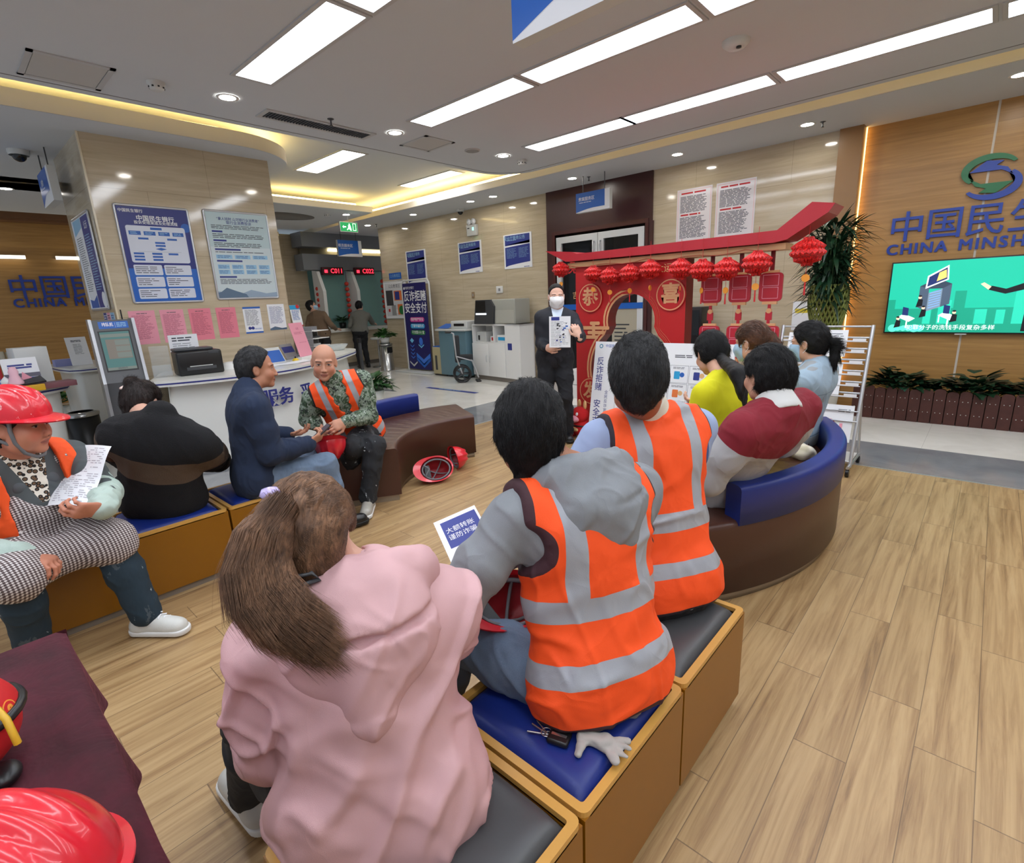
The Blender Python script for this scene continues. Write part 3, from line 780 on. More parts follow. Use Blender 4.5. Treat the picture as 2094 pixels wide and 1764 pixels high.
CX = -6.59 + .001
def colposter(name, y0, y1, z0, z1, base, draw, label, frame=None, th=.006, cat='poster', group=None):
    return poster(name, label, cat, (CX, y0, z0), (0, 1, 0), (0, 0, 1), y1 - y0, z1 - z0, base, draw, frame, th, group)
def flow(P, w, h):
    P.rect(0, 0, w, h, pbr('deep_navy_print', (30, 40, 122), .35), 0)
    P.rect(0, 0, w, h * .36, SIGNBLUE, 1)
    P.disc(w * .93, h * .80, w * .07, BLUE, 1, 1.0)
    P.text('中国民生银行', w * .20, h * .945, w * .055, PAPER, 3, .01); P.text('中国民生银行', w * .52, h * .875, w * .088, PAPER, 3, .02); P.text('投诉受理渠道及处理流程', w * .52, h * .832, w * .055, PAPER, 3, .01)
    P.rect(w * .09, h * .42, w * .91, h * .80, pbr('pale_panel', (214, 220, 234), .4), 2, .02)
    bl = BLUE
    for a_, b_, c_ in ((.5, .775, .16),): P.rect(w * (a_ - c_ / 2), h * (b_ - .012), w * (a_ + c_ / 2), h * (b_ + .012), bl, 3)
    for k in range(4): P.rect(w * (.12 + .2 * k), h * .705, w * (.28 + .2 * k), h * .745, bl, 3); P.lines(w * (.14 + .2 * k), h * .71, w * (.26 + .2 * k), h * .74, 2, LBLUE, 4, .4)
    for a_, b_ in ((.30, .67), (.70, .67), (.52, .63), (.52, .60)): P.rect(w * (a_ - .07), h * (b_ - .010), w * (a_ + .07), h * (b_ + .010), bl, 3)
    P.poly([(w * .44, h * .565), (w * .52, h * .58), (w * .60, h * .565), (w * .52, h * .55)], bl, 3); P.rect(w * .2, h * .535, w * .8, h * .537, GREYINK, 3)
    for c_ in (.2, .45, .68):
        for r_ in range(3 if c_ < .6 else 1): P.rect(w * (c_ - .07), h * (.515 - .032 * r_ - .010), w * (c_ + .07), h * (.515 - .032 * r_ + .010), bl, 3)
    for r_ in range(3):
        for c_ in range(2):
            X0, Y0 = w * (.09 + .42 * c_), h * (.29 - .125 * r_); P.rect(X0, Y0, X0 + w * .39, Y0 + h * .108, MATS['pale_panel'], 2, .012); P.lines(X0 + w * .02, Y0 + h * .015, X0 + w * .36, Y0 + h * .095, 4, INK, 3, .35, .5)
colposter('framed_poster', 1.475, 2.125, 1.625, 2.575, NAVY, flow, 'blue framed flowchart poster on the column, left of the two', ALU, .012)
def river(P, w, h):
    P.rect(0, 0, w, h, pbr('misty_print', (204, 218, 222), .35), 0); P.rect(0, h * .6, w, h, pbr('misty_teal_print', (186, 208, 212), .35), .5)
    P.text('“拿人钱财 山河银行业消费者”', w * .52, h * .915, w * .052, NAVY, 2, .01); P.text('银行业消费投诉', w * .52, h * .875, w * .058, NAVY, 2, .01)
    P.lines(w * .08, h * .80, w * .92, h * .85, 3, INK, 2, .4, .1)
    y = .775
    for ttl, rows in ((.16, 3), (.2, 3), (.4, 1), (.4, 0)):
        P.rect(w * .08, h * (y - .012), w * (.08 + ttl), h * (y + .008), NAVY, 2); y -= .022
        if rows: P.lines(w * .08, h * (y - rows * .019), w * .94, h * y, rows, INK, 2, .4, .15)
        y -= rows * .019 + .022
        if ttl == .4 and rows:
            for k in range(3): P.rect(w * (.08 + .29 * k), h * (y - .045), w * (.33 + .29 * k), h * y, LBLUE, 1); P.lines(w * (.1 + .29 * k), h * (y - .04), w * (.31 + .29 * k), h * (y - .005), 2, NAVY, 2, .3)
            y -= .068
    for r_ in range(2):
        for k in range(4): P.rect(w * (.08 + .22 * k), h * (y - .05 - r_ * .06), w * (.26 + .22 * k), h * (y - r_ * .06), LBLUE, 1); P.lines(w * (.09 + .22 * k), h * (y - .045 - r_ * .06), w * (.25 + .22 * k), h * (y - .006 - r_ * .06), 3, NAVY, 2, .3)
    P.rect(w * .08, h * .245, w * .35, h * .265, NAVY, 2); P.lines(w * .08, h * .17, w * .94, h * .235, 4, INK, 2, .4, .1)
    hill = pbr('ink_hill_print', (92, 116, 140), .4); hill2 = pbr('pale_hill_print', (150, 170, 190), .4)
    P.poly([(0, 0), (w, 0), (w, h * .07), (w * .8, h * .055), (w * .55, h * .10), (w * .4, h * .06), (0, h * .09)], hill2, 1); P.poly([(0, 0), (w * .5, 0), (w * .46, h * .05), (w * .3, h * .09), (w * .16, h * .13), (w * .06, h * .08), (0, h * .07)], hill, 2)
colposter('framed_poster', 2.285, 2.975, 1.64, 2.59, PAPER, river, 'pale misty framed notice poster on the column, right of the two', ALU, .012)
def typed(m=GREYINK, title=True):
    def d(P, w, h):
        if title: P.lines(w * .3, h * .9, w * .7, h * .93, 1, INK, 1, .6, 0)
        P.lines(w * .1, h * .15, w * .92, h * .87, 24, m, 1, .35, .4)
    return d
pk = pbr('red_grey_ink', (176, 84, 104), .6)
for (a_, b_), m_, lb in (((1.40, 1.635), PINKP, 'pink typed sheet on the column, behind the ticket kiosk'), ((1.68, 1.905), PINKP, 'pink typed sheet second from the ticket kiosk'), ((1.955, 2.18), PINKP2, 'rose typed sheet third from the ticket kiosk, above the black printer'), ((2.235, 2.45), PINKP2, 'rose typed sheet nearest the two white sheets')):
    colposter('paper_sheet', a_, b_, 1.20, 1.545, m_, typed(pk), lb, None, .0015, 'sheet', 'sheets taped to the column')
def photo_sheet(P, w, h):
    P.rect(0, h * .93, w, h, BLUE, 0); P.lines(w * .1, h * .3, w * .9, h * .9, 16, INK, 1, .35, .2)
    P.rect(0, 0, w, h * .06, BLUE, 0); P.disc(w * .25, h * .2, w * .09, NAVY, 1); P.disc(w * .42, h * .2, w * .09, NAVY, 1); P.text('中国民生银行', w * .7, h * .16, w * .08, BLUE, 1)
colposter('paper_sheet', 2.53, 2.735, 1.23, 1.54, PAPER, photo_sheet, 'white sheet with blue bands and two dark figures on the column', None, .002, 'sheet', 'sheets taped to the column')
colposter('paper_sheet', 2.82, 3.03, 1.25, 1.56, PAPER, lambda P, w, h: (P.lines(w * .1, h * .25, w * .9, h * .92, 18, NAVY, 1, .3, .2), P.poly([(0, 0), (w, 0), (w, h * .08), (w * .6, h * .05), (w * .3, h * .14), (0, h * .06)], MATS['ink_hill_print'], 1)), 'white typed sheet with blue mountain foot at the column corner', None, .002, 'sheet', 'sheets taped to the column')
# framed pair on the left face of the column
def pair(P, w, h):
    P.rect(w * .02, h * .02, w * .49, h * .98, PAPER, 0); P.poly([(w * .02, h * .82), (w * .49, h * .88), (w * .49, h * .98), (w * .02, h * .98)], LBLUE, 1)
    P.lines(w * .06, h * .2, w * .45, h * .8, 26, GREYINK, 1, .4, .3); P.poly([(w * .02, h * .02), (w * .49, h * .02), (w * .49, h * .16), (w * .25, h * .10), (w * .02, h * .12)], BLUE, 1)
    P.rect(w * .51, h * .02, w * .98, h * .98, NAVY, 0); P.text('公示', w * .74, h * .88, w * .1, PAPER, 1, .01); P.lines(w * .56, h * .2, w * .94, h * .8, 22, LBLUE, 1, .3, .4)
    P.disc(w * .86, h * .10, w * .11, PAPER, 1, .9)
poster('framed_poster', 'framed pair of posters, white and navy, on the narrow left face of the column', 'poster', (-7.62, 1.309, 1.58), (1, 0, 0), (0, 0, 1), .82, .95, PAPER, pair, ALU, .014)
def tiny(P, w, h):
    for k in range(3): P.rect(w * (.02 + .33 * k), .0, w * (.31 + .33 * k), h, (NAVY, PINKP, LBLUE)[k], 0); P.lines(w * (.05 + .33 * k), h * .1, w * (.28 + .33 * k), h * .9, 6, (PAPER, INK, NAVY)[k], 1, .4)
poster('small_cards', 'small blue and pink cards stuck below the framed pair on the column', 'cards', (-7.2, 1.309, 1.36), (1, 0, 0), (0, 0, 1), .5, .18, PAPER, tiny, None, .003)

# wood niche wall letters at the far left
nx = -12.39
p0 = atX(15, 594, nx); wall_letters('中国民生银行', (nx, p0.y, 2.02), (0, 1, 0), (0, 0, 1), .42, LETB, 'wall_lettering', 'blue raised Chinese characters on the wood niche wall at far left', 'lettering', .03, .008)
p0 = atX(25, 614, nx); wall_letters('CHINA MINSHENG BANK', (nx, p0.y, 1.78), (0, 1, 0), (0, 0, 1), .20, LETB, 'wall_lettering', 'blue raised English letters on the wood niche wall at far left', 'lettering', .02, .010)
for ys, lb in (((.3, 1.35), 'left tube light reflected over the niche lettering'), ((1.75, 2.75), 'right tube light over the niche lettering')):
    t = thing('glow_bar', lb.replace('reflected ', ''), 'light', (nx + .06, sum(ys) / 2, 2.52)); l = (ys[1] - ys[0]) / 2  # the left one is a reflection on the wall, put in as a glowing bar
    MB().box(-.03, -l, 0, .02, l, .05).build('bar_back', ALU, t); MB().box(.02, -l, -.01, .035, l, .04).build('tube', glow('tube_glow', (255, 244, 214), 4), t)
# hanging signs
def hsign(name, label, c, U, w, h, zt, draw, rods=True):
    U = Vector(U).normalized(); t = thing(name, label, 'sign', c); V = Vector((0, 0, 1)); N = U.cross(V)
    mb = MB(); d = .07; pts = [U * (-w / 2), U * (w / 2), U * (w / 2) + V * h, U * (-w / 2) + V * h]
    mb.raw([p + N * d / 2 for p in pts] + [p - N * d / 2 for p in pts], [(0, 1, 2, 3), (7, 6, 5, 4)] + [(i, 4 + i, 4 + (i + 1) % 4, (i + 1) % 4) for i in range(4)], False); mb.build('case', LIGHTP, t)
    P = Panel(N * d / 2 - U * w / 2, U, V); draw(P, w, h); P.done('artwork', t)
    P = Panel(N * -d / 2 + U * w / 2, -U, V); draw(P, w, h); P.done('artwork', t)
    if rods:
        for s_ in (-.32, .32): MB().tube([U * (w * s_) + V * h, U * (w * s_) + V * (zt - c[2])], .006, 8).lathe([(.03, zt - c[2] - .004), (.03, zt - c[2])], 12, U.x * w * s_, U.y * w * s_).build('hanging_rod', DARK, t)
    return t
def swoosh(txt, sub=True, wav=.16):
    def d(P, w, h):
        P.rect(0, 0, w, h, PAPER, 0)
        P.poly([(0, h * .02)] + [(w * k / 10 * .86, h * (.02 + wav * math.sin(PI / 2 * min(1, k / 7)))) for k in range(1, 11)] + [(w * .86, h), (0, h)], SIGNBLUE, 1)
        P.text(txt, w * .32, h * .66, h * .21, PAPER, 3, .01); P.lines(w * .10, h * .47, w * .5, h * .53, 1, PAPER, 3, .5, 0)
    return d
c = atY(1182, 437, 6.9); hsign('hanging_sign', 'blue hanging sign with Chinese lettering before the maroon door', (c.x + .28, 6.9, c.z), (1, 0, 0), .58, .27, 3.2, swoosh('贵宾服务区'))
c = atX(690, 535, -11.4); hsign('hanging_sign', 'small blue hanging sign in front of the teller fascia', (-11.4, c.y + .35, 2.62), (0, 1, 0), .62, .36, 3.2, swoosh('柜员服务区'))
hsign('hanging_sign', 'blue arrow sign hanging left of the column, seen almost edge on', (-7.58, 1.17, 2.68), (1, 0, 0), .62, .33, 3.2, swoosh('自助', wav=.3))
hsign('hanging_sign', 'large blue and white hanging sign cut by the top picture edge', (-1.10, 2.05, 2.6), (1, 0, 0), 1.3, .50, 3.2, swoosh('大堂经理服务', wav=.34))
# exit sign
p = atZ(712, 460, 3.1); t = thing('exit_sign', 'small green running man exit sign hanging in front of the tellers', 'sign', (p.x * .93, p.y * .93, 2.86))
MB().box(-.02, -.19, 0, .02, .19, .18).build('case', ALU, t); P = Panel((.02, -.18, .01), (0, 1, 0), (0, 0, 1)); GG = glow('exit_green', (20, 130, 70), .9); P.rect(0, 0, .36, .16, GG, 0)
LW = glow('exit_white', (220, 255, 230), 1); P.disc(.19, .13, .014, LW, 1); P.poly([(.16, .11), (.21, .115), (.20, .06), (.23, .02), (.21, .015), (.175, .05), (.14, .02), (.13, .03), (.165, .075)], LW, 1); P.poly([(.04, .08), (.07, .11), (.07, .09), (.12, .09), (.12, .07), (.07, .07), (.07, .05)], LW, 1)
P.poly([(.26, .02), (.33, .02), (.33, .15), (.26, .15)], LW, 1); P.poly([(.27, .03), (.32, .03), (.32, .14), (.27, .14)], GG, 2); P.done('artwork', t)
MB().tube([(0, 0, .18), (0, 0, .34)], .008, 8).build('hanging_rod', ALU, t)
# emergency lamp
p = atY(968, 462, WY); t = thing('emergency_lamp', 'twin-headed emergency lamp on the poster wall', 'lamp', (p.x, WY, p.z - .08))
MB().box(-.13, -.07, -.1, .13, 0, .1, .01).build('case', LIGHTP, t); P = Panel((-.12, -.0705, -.09), (1, 0, 0), (0, 0, 1)); P.rect(.02, .12, .08, .14, DARK, 0); P.rect(.15, .08, .2, .14, glow('lamp_green', (150, 220, 200), 1), 0); P.done('artwork', t)
for s_ in (-.06, .06): MB().lathe([(0, 0), (.045, .0), (.055, .05), (0, .055)], 20).build('lamp_head', PAPER, t); t.children[-1].rotation_euler = (PI / 2, 0, 0); t.children[-1].location = (s_, -.02, .155)
def wallbox(px, py, w, h, label, m, nm='wall_socket', plane=WY):
    p = atY(px, py, plane); t = thing(nm, label, 'socket', (p.x, plane, p.z)); MB().box(-w / 2, -.012, -h / 2, w / 2, 0, h / 2, .003).build('cover_plate', m, t); MB().box(-w * .15, -.014, -h * .2, w * .15, -.01, h * .2).build('outlet', GREYP, t)
wallbox(1022, 592, .17, .13, 'white wall socket above the coin machine', WHITE)
wallbox(968, 603, .08, .12, 'brown wall plate left of the coin machine', pbr('brown_plate', (150, 124, 92), .5))
# ------------------------------------------------------------------ service counter
DESKW = pbr('desk_white', (222, 222, 216), .25)
STRIPE = pbr('desk_navy_stripe', (38, 44, 120), .4)
top = [(-5.66, 1.23), (-5.55, 1.40), (-5.45, 1.66), (-5.38, 1.95), (-5.35, 2.25), (-5.41, 2.5), (-5.53, 2.75), (-5.78, 3.1), (-6.05, 3.42), (-6.33, 3.72), (-6.55, 3.95), (-6.8, 4.08), (-7.05, 4.05), (-7.2, 3.85), (-7.12, 3.6), (-6.85, 3.3), (-6.56, 3.1), (-6.56, 1.7), (-6.5, 1.56), (-6.1, 1.41)]
def smooth_loop(p, it=2):
    for _ in range(it):
        q = []
        for i in range(len(p)):
            a, b = p[i], p[(i + 1) % len(p)]; q += [(a[0] * .75 + b[0] * .25, a[1] * .75 + b[1] * .25), (a[0] * .25 + b[0] * .75, a[1] * .25 + b[1] * .75)]
        p = q
    return p
def inset(p, d):
    n = len(p); out = []
    ar = sum(p[i][0] * p[(i + 1) % n][1] - p[(i + 1) % n][0] * p[i][1] for i in range(n)); sg = 1 if ar > 0 else -1
    for i in range(n):
        a, b, c = Vector(p[i - 1]), Vector(p[i]), Vector(p[(i + 1) % n]); t = (c - a).normalized(); out.append((b.x - sg * t.y * d * -1 * -1, b.y + sg * t.x * d))
    return out
T2 = smooth_loop(top)
def desk(name, label, outline, zt, foot_in, head_in, origin):
    t = thing(name, label, 'desk', (origin[0], origin[1], 0))
    L = [(x - origin[0], y - origin[1]) for x, y in outline]
    MB().prism(L, zt - .055, zt, True).build('worktop', DESKW, t, True)
    o2 = inset(L, -.002); mb = MB(); n = len(o2)
    mb.raw([(x, y, z) for z in (zt - .036, zt - .022) for x, y in o2], [(i, (i + 1) % n, n + (i + 1) % n, n + i) for i in range(n)], True); mb.build('edge_stripe', STRIPE, t)
    hi, lo = inset(L, head_in), inset(L, foot_in); mb = MB()
    vs = []; K = 8
    for k in range(K + 1):
        u = k / K; vs += [(a[0] * (1 - u) + b[0] * u, a[1] * (1 - u) + b[1] * u, .06 + (zt - .115) * u) for a, b in zip(lo, hi)]
    mb.raw(vs, [(k * n + i, k * n + (i + 1) % n, (k + 1) * n + (i + 1) % n, (k + 1) * n + i) for k in range(K) for i in range(n)], True); mb.build('front_panel', DESKW, t, True)
    MB().prism(inset(L, foot_in + .03), 0, .062).build('plinth', pbr('dark_plinth', (90, 92, 98), .4), t, True)
    return t
counter = desk('service_counter', 'white curved service counter with navy edge stripe before the column', T2, .90, .05, .14, (-6, 2.4))
# lettering on the counter front
for ch in '服务平':
    # local front normal from the outline
    def front(yy):
        best = min(range(len(T2)), key=lambda i: abs(T2[i][1] - yy) + (100 if T2[i][0] < -6.45 else 0)); a, b = Vector(T2[best - 1]), Vector(T2[(best + 1) % len(T2)]); return Vector(T2[best]), (b - a).normalized()
    yy = {'服': 2.20, '务': 2.42, '平': 2.66}[ch]; pt, tg = front(yy)
    if tg.y < 0: tg = -tg
    N = Vector((tg.y, -tg.x, 0)); U = Vector((tg.x, tg.y, 0)); V = (Vector((0, 0, 1)) - N * .11).normalized()
    vs, fs = text_mesh(ch, .19, .016, .004)
    O = Vector((pt.x + 6, pt.y - 2.4, .60)) - N * (.02 if ch == '平' else .055)
    mb = MB(); mb.raw([O + U * v.x + V * v.y + N * v.z for v in vs], fs, False); mb.build('counter_letter', STRIPE, counter)
# two desks at the far left
desk('writing_desk', 'white writing desk at the left edge stacked with papers and boxes', smooth_loop([(-6.42, .80), (-6.25, .62), (-6.1, .35), (-6.05, -.3), (-7.0, -.3), (-7.2, .2), (-6.95, .78)], 1), .90, .12, .08, (-6.6, .3))
desk('reception_desk', 'white desk behind, between the writing desk and the ticket kiosk', smooth_loop([(-8.2, 1.18), (-8.35, 1.0), (-9.6, .95), (-9.8, 1.4), (-9.2, 1.85), (-8.3, 1.8)], 1), .90, .12, .1, (-9, 1.4))
# things on the desks
def onbox(name, label, cat, x, y, z, w, d, h, m, rz=0, parts=None, group=None, b=.004):
    t = thing(name, label, cat, (x, y, z), rz, group); MB().box(-w / 2, -d / 2, 0, w / 2, d / 2, h, b).build('body', m, t)
    if parts: parts(t)
    return t
def printer_parts(t):
    MB().box(-.13, -.2, .235, .10, .14, .262, .012).build('top_cover', DARK, t)
    MB().box(.145, -.13, .05, .158, .13, .08, .003).build('paper_slot', DARK, t)
    MB().box(.146, -.10, .085, .156, .10, .092).build('trim_line', LIGHTP, t)
    MB().box(.1, .08, .2, .152, .17, .232, .004).build('control_panel', DARK, t)
yaw = -.12
onbox('desk_printer', 'black compact printer on the counter with a white sheet behind', 'printer', -5.93, 1.76, .90, .30, .40, .235, BLACK, yaw, printer_parts, None, .02)
t = thing('paper_sheet', 'white sheet standing up behind the black printer', 'sheet', (-6.12, 1.72, 1.10), yaw); MB().box(-.002, -.13, -.02, .002, .13, .19).build('sheet', PAPER, t); P = Panel((.0022, -.12, -.01), (0, 1, 0), (0, 0, 1)); P.lines(.02, .13, .2, .18, 2, INK, 1, .5, 0); P.lines(.02, 0, .22, .12, 6, GREYINK, 1, .3, .2); P.done('artwork', t)
ACR = glass('clear_acrylic', (225, 235, 240), .16)
t = thing('acrylic_stand', 'empty clear acrylic leaflet stand left of the black printer', 'stand', (-5.98, 1.45, .9), -.3); MB().box(-.06, -.08, 0, .06, .08, .01).box(-.05, -.08, .01, -.042, .08, .30).box(.03, -.08, .01, .034, .08, .12).build('shell', ACR, t)
def tent(x, y, z, w, h, m, label, rz, deco=None, cat='sign', name='tabletop_sign', lean=.1):
    t = thing(name, label, cat, (x, y, z), rz)
    MB().raw([(0, -w / 2, 0), (0, w / 2, 0), (-lean, w / 2, h), (-lean, -w / 2, h), (.004, -w / 2, 0), (.004, w / 2, 0), (-lean + .004, w / 2, h), (-lean + .004, -w / 2, h)], [(3, 2, 1, 0), (4, 5, 6, 7), (0, 1, 5, 4), (1, 2, 6, 5), (2, 3, 7, 6), (3, 0, 4, 7)], False).build('card', m, t)
    MB().box(-lean - .05, -w / 2, 0, .01, w / 2, .006).build('base', ACR, t)
    if deco:
        V = Vector((-lean, 0, h)).normalized(); P = Panel((.0045, -w / 2, 0), (0, 1, 0), V); deco(P, w, h); P.done('artwork', t)
    return t
tent(-6.05, 2.62, .9, .22, .17, LIGHTP, 'small blue-framed display tablet on the counter behind the man in navy', .25, lambda P, w, h: P.rect(.01, .01, w - .01, h - .01, BLUE, 0))
tent(-6.3, 2.92, .9, .20, .18, GREYP, 'grey tent card with a blue top on the counter left of the pink stand', .4, lambda P, w, h: P.rect(.01, h * .5, w - .01, h - .01, NAVY, 0))
t = thing('desk_bell', 'small yellow desk bell between the tablet and the pink stand', 'bell', (-6.05, 2.83, .9)); MB().lathe([(0, .03), (.02, .028), (.035, .012), (.04, 0)], 20).build('dome', pbr('bell_yellow', (226, 190, 40), .3), t); MB().cyl(0, 0, .03, .05, .008, 10).build('button', BLACK, t)
tent(-6.15, 3.02, .93, .27, .40, PINKP, 'pink typed A4 notice in a leaning holder on the counter', .55, lambda P, w, h: (P.text('公告', w * .5, h * .85, .03, pk, 1), P.lines(w * .15, h * .68, w * .9, h * .76, 3, pk, 1, .3, .3), P.lines(w * .3, h * .42, w * .9, h * .44, 1, pk, 1, .4, 0)), 'notice')
t = thing('notice_wedge', 'white wedge-shaped holder carrying the pink notice', 'holder', (-6.15, 3.02, .9), .55); MB().raw([(-.12, -.15, 0), (.03, -.15, 0), (.03, .15, 0), (-.12, .15, 0), (-.02, -.15, .03), (.03, -.15, .03), (.03, .15, .03), (-.02, .15, .03)], [(3, 2, 1, 0), (4, 5, 6, 7), (0, 1, 5, 4), (1, 2, 6, 5), (2, 3, 7, 6), (3, 0, 4, 7)], False).build('wedge', WHITE, t)
t = thing('file_organizer', 'grey and white tiered paper organizer on the counter beside the pink notice', 'organizer', (-6.52, 3.30, .9), .5)
m = MB(); m.box(-.14, -.15, 0, -.132, .15, .36).box(-.14, -.15, 0, .12, -.142, .36); m.box(-.14, .142, 0, .0, .15, .36).build('side_panels', pbr('organizer_grey', (140, 140, 142), .5), t)
m = MB()
for k in range(4): m.box(-.13, -.15, .02 + .095 * k, .16 - .0 * k, .16, .028 + .095 * k)
m.build('trays', WHITE, t)
for k in range(3): MB().box(-.12, -.12, .03 + .095 * k, .06, .10, .05 + .095 * k).build('paper_stack', (PAPER, LIGHTP, DARK)[k], t)
def prom(P, w, h):
    P.rect(0, h * .8, w, h, CYAN, 0); P.rect(0, 0, w, h * .12, REDP, 0); P.disc(w * .8, h * .93, w * .18, REDP, 1, .7); P.lines(w * .1, h * .3, w * .9, h * .78, 9, BLUE, 1, .4, .2)
    for k in range(5): P.disc(w * (.1 + .2 * k), h * .12, w * .09, PAPER, 1)
tent(-6.66, 3.22, 1.27, .20, .27, PAPER, 'blue, white and red promotional card standing on the paper organizer', .5, prom, 'card', 'promotional_card', .03)
t = thing('glass_bowl', 'low clear oval dish at the rounded end of the counter', 'bowl', (-6.83, 3.78, .9)); MB().lathe([(0, .005), (.10, .005), (.15, .08), (.155, .08), (.105, 0), (0, 0)], 28, 0, 0, 1, 1.3).build('bowl', glass('milky_acrylic', (225, 232, 232), .45), t)
t = thing('paper_stack', 'loose white papers lying along the counter behind the man in navy', 'papers', (-5.72, 2.3, .9), .1)
m = MB()
for k, (x, y, a) in enumerate(((0, 0, .1), (-.05, .28, -.2), (-.1, .52, .3))):
    c, s_ = math.cos(a), math.sin(a); m.raw([(x + c * u - s_ * v, y + s_ * u + c * v, .002 + .001 * k) for u, v in ((-.1, -.14), (.1, -.14), (.1, .14), (-.1, .14))], [(0, 1, 2, 3)], False)
m.build('sheets', PAPER, t)
t = thing('table_mirror', 'small white holder with a wire loop right of the black printer', 'holder', (-6.0, 2.08, .9), 0); MB().lathe([(.07, 0), (.065, .05), (.03, .075), (0, .078)], 20, 0, 0, 1, 1.5).build('base', WHITE, t); MB().tube([(0, .1, .0), (0, .1, .17), (0, .13, .2), (0, .14, .1), (0, .13, .02)], .004, 6).build('wire_loop', pbr('wire_brown', (96, 60, 50), .5), t)

# left desk clutter
def t_leaf(x, y, z, w, h, label, deco, rz=0, lean=.08): return tent(x, y, z, w, h, PAPER, label, rz, deco, 'leaflet', 'leaflet_display', lean)
t_leaf(-8.75, 1.25, .9, .22, .36, 'tall narrow white sign standing on the rear desk', lambda P, w, h: (P.lines(w * .25, h * .85, w * .75, h * .92, 2, INK, 1, .6, 0), P.lines(w * .3, h * .4, w * .75, h * .78, 9, GREYINK, 1, .3, .2)), .1, .08)
t_leaf(-8.72, 1.60, .9, .22, .26, 'white card with a blue square on the rear desk beside the column', lambda P, w, h: P.rect(w * .4, h * .2, w * .95, h * .85, CYAN, 0), .1, .05)
onbox('tissue_box', 'small blue and white box lying on the rear desk', 'box', -8.9, 1.08, .9, .12, .2, .09, pbr('box_lilac', (150, 156, 210), .5), .1)
def ppp(P, w, h): P.rect(0, 0, w, h * .35, NAVY, 0); P.poly([(w * .35, 0), (w * .6, 0), (w * .75, h * .3), (w * .5, h * .55)], PINKP, 1); P.rect(0, h * .36, w, h * .5, pbr('slate_print', (90, 88, 104), .5), 0); P.lines(w * .15, h * .65, w * .85, h * .82, 2, NAVY, 1, .7, 0)
tent(-6.28, .47, .92, .24, .26, PAPER, 'white card with navy and pink picture on the left desk', .1, ppp, 'card', 'picture_card', .05)
onbox('card_machine', 'tall white plastic holder box with two slots on the left desk', 'box', -6.55, .56, .9, .20, .24, .36, LIGHTP, .15, lambda t: (MB().box(.101, -.06, .22, .104, .0, .235).box(.101, -.06, .15, .104, .0, .165).build('slots', BLACK, t)))
onbox('yellow_case', 'flat yellow case under a black tray on the left desk', 'case', -6.14, .44, .9, .13, .26, .055, pbr('case_yellow', (208, 160, 30), .45), .15)
t = thing('card_tray', 'black open tray resting on the flat yellow case', 'tray', (-6.15, .46, .956), .15); MB().raw([(-.07, -.13, 0), (.07, -.13, 0), (.05, .13, .01), (-.08, .13, .05), (-.07, -.13, .012), (.07, -.13, .012), (.05, .13, .022), (-.08, .13, .062)], [(3, 2, 1, 0), (4, 5, 6, 7), (0, 1, 5, 4), (1, 2, 6, 5), (2, 3, 7, 6), (3, 0, 4, 7)], False).build('tray', BLACK, t)
onbox('folder_stack', 'stack of maroon folders right of the yellow case', 'folders', -6.26, .68, .9, .16, .24, .05, pbr('folder_maroon', (120, 74, 80), .5), .2)
t = thing('pink_figurine', 'pink and white figurine on the left desk before the picture card', 'figurine', (-6.13, .40, .958)); MB().lathe([(0, 0), (.05, 0), (.055, .03), (.03, .09), (.035, .12), (.02, .16), (0, .165)], 20).build('body', pbr('figurine_pink', (240, 190, 205), .4), t); MB().lathe([(0, .0), (.03, .01), (.035, .05), (0, .09)], 16, -.02, -.06).build('head', WHITE, t)
tent(-6.4, .22, .9, .26, .42, REDP, 'red promotional card at the left edge of the picture on the desk', .1, lambda P, w, h: (P.disc(w * .6, h * .8, w * .25, PINKP, 0), P.lines(w * .2, h * .2, w * .8, h * .5, 4, GOLD, 1, .5, .2)), 'card', 'promotional_card', .05)
tent(-6.2, .22, .9, .2, .16, SIGNBLUE, 'blue leaflet rack at the left edge in front of the red card', .1, lambda P, w, h: P.rect(.01, .01, w - .01, h * .5, LBLUE, 0), 'leaflets', 'leaflet_rack', .04)
# round backed slatted chair behind the desk
t = thing('slatted_chair', 'cream chair with rounded ribbed back behind the left desks', 'chair', (-8.35, .42, 0), .1)
CRM = pbr('cream_upholstery', (186, 178, 158), .7)
m = MB()
for k in range(11):
    y = -.36 + .072 * k; h = 1.16 - .22 * (abs(y) / .4) ** 3
    m.tube([(-.02, y, .42), (0, y, h * .8), (-.05, y, h)], .033, 8)
m.build('ribbed_back', CRM, t); MB().box(-.02, -.38, .38, .45, .38, .48, .03).build('seat', CRM, t)
for sx in (.02, .4):
    for sy in (-.33, .33): MB().cyl(sx, sy, 0, .39, .018, 10).build('leg', DARK, t)
def trash(x, y, r, h, m, label, plant=False):
    t = thing('waste_bin', label, 'bin', (x, y, 0)); MB().lathe([(0, 0), (r, 0), (r, .02), (r * .96, .03), (r * .96, h), (0, h)], 28).build('body', m, t)
    MB().lathe([(r, h - .03), (r * 1.02, h), (r * .7, h + .02)], 28).build('rim', CHROME, t)
    if m == CHROME:
        MB().box(r * .80, -.07, h - .2, r * 1.0, .07, h - .07, .01).build('opening', BLACK, t)
    return t
trash(-7.75, .98, .17, .42, BLACK, 'black waste bin with steel rim behind the person in black fleece')
trash(-10.3, 6.98, .16, .62, CHROME, 'tall steel waste bin topped by a leafy pothos')
t = thing('potted_pothos', 'pothos plant growing on top of the tall steel bin', 'plant', (-10.3, 6.98, .64)); MB().lathe([(0, 0), (.09, 0), (.11, .12), (0, .12)], 20).build('pot', WHITE, t); bush(t, 130, .2, .14, .13, .045, LEAF[1], seed=21)
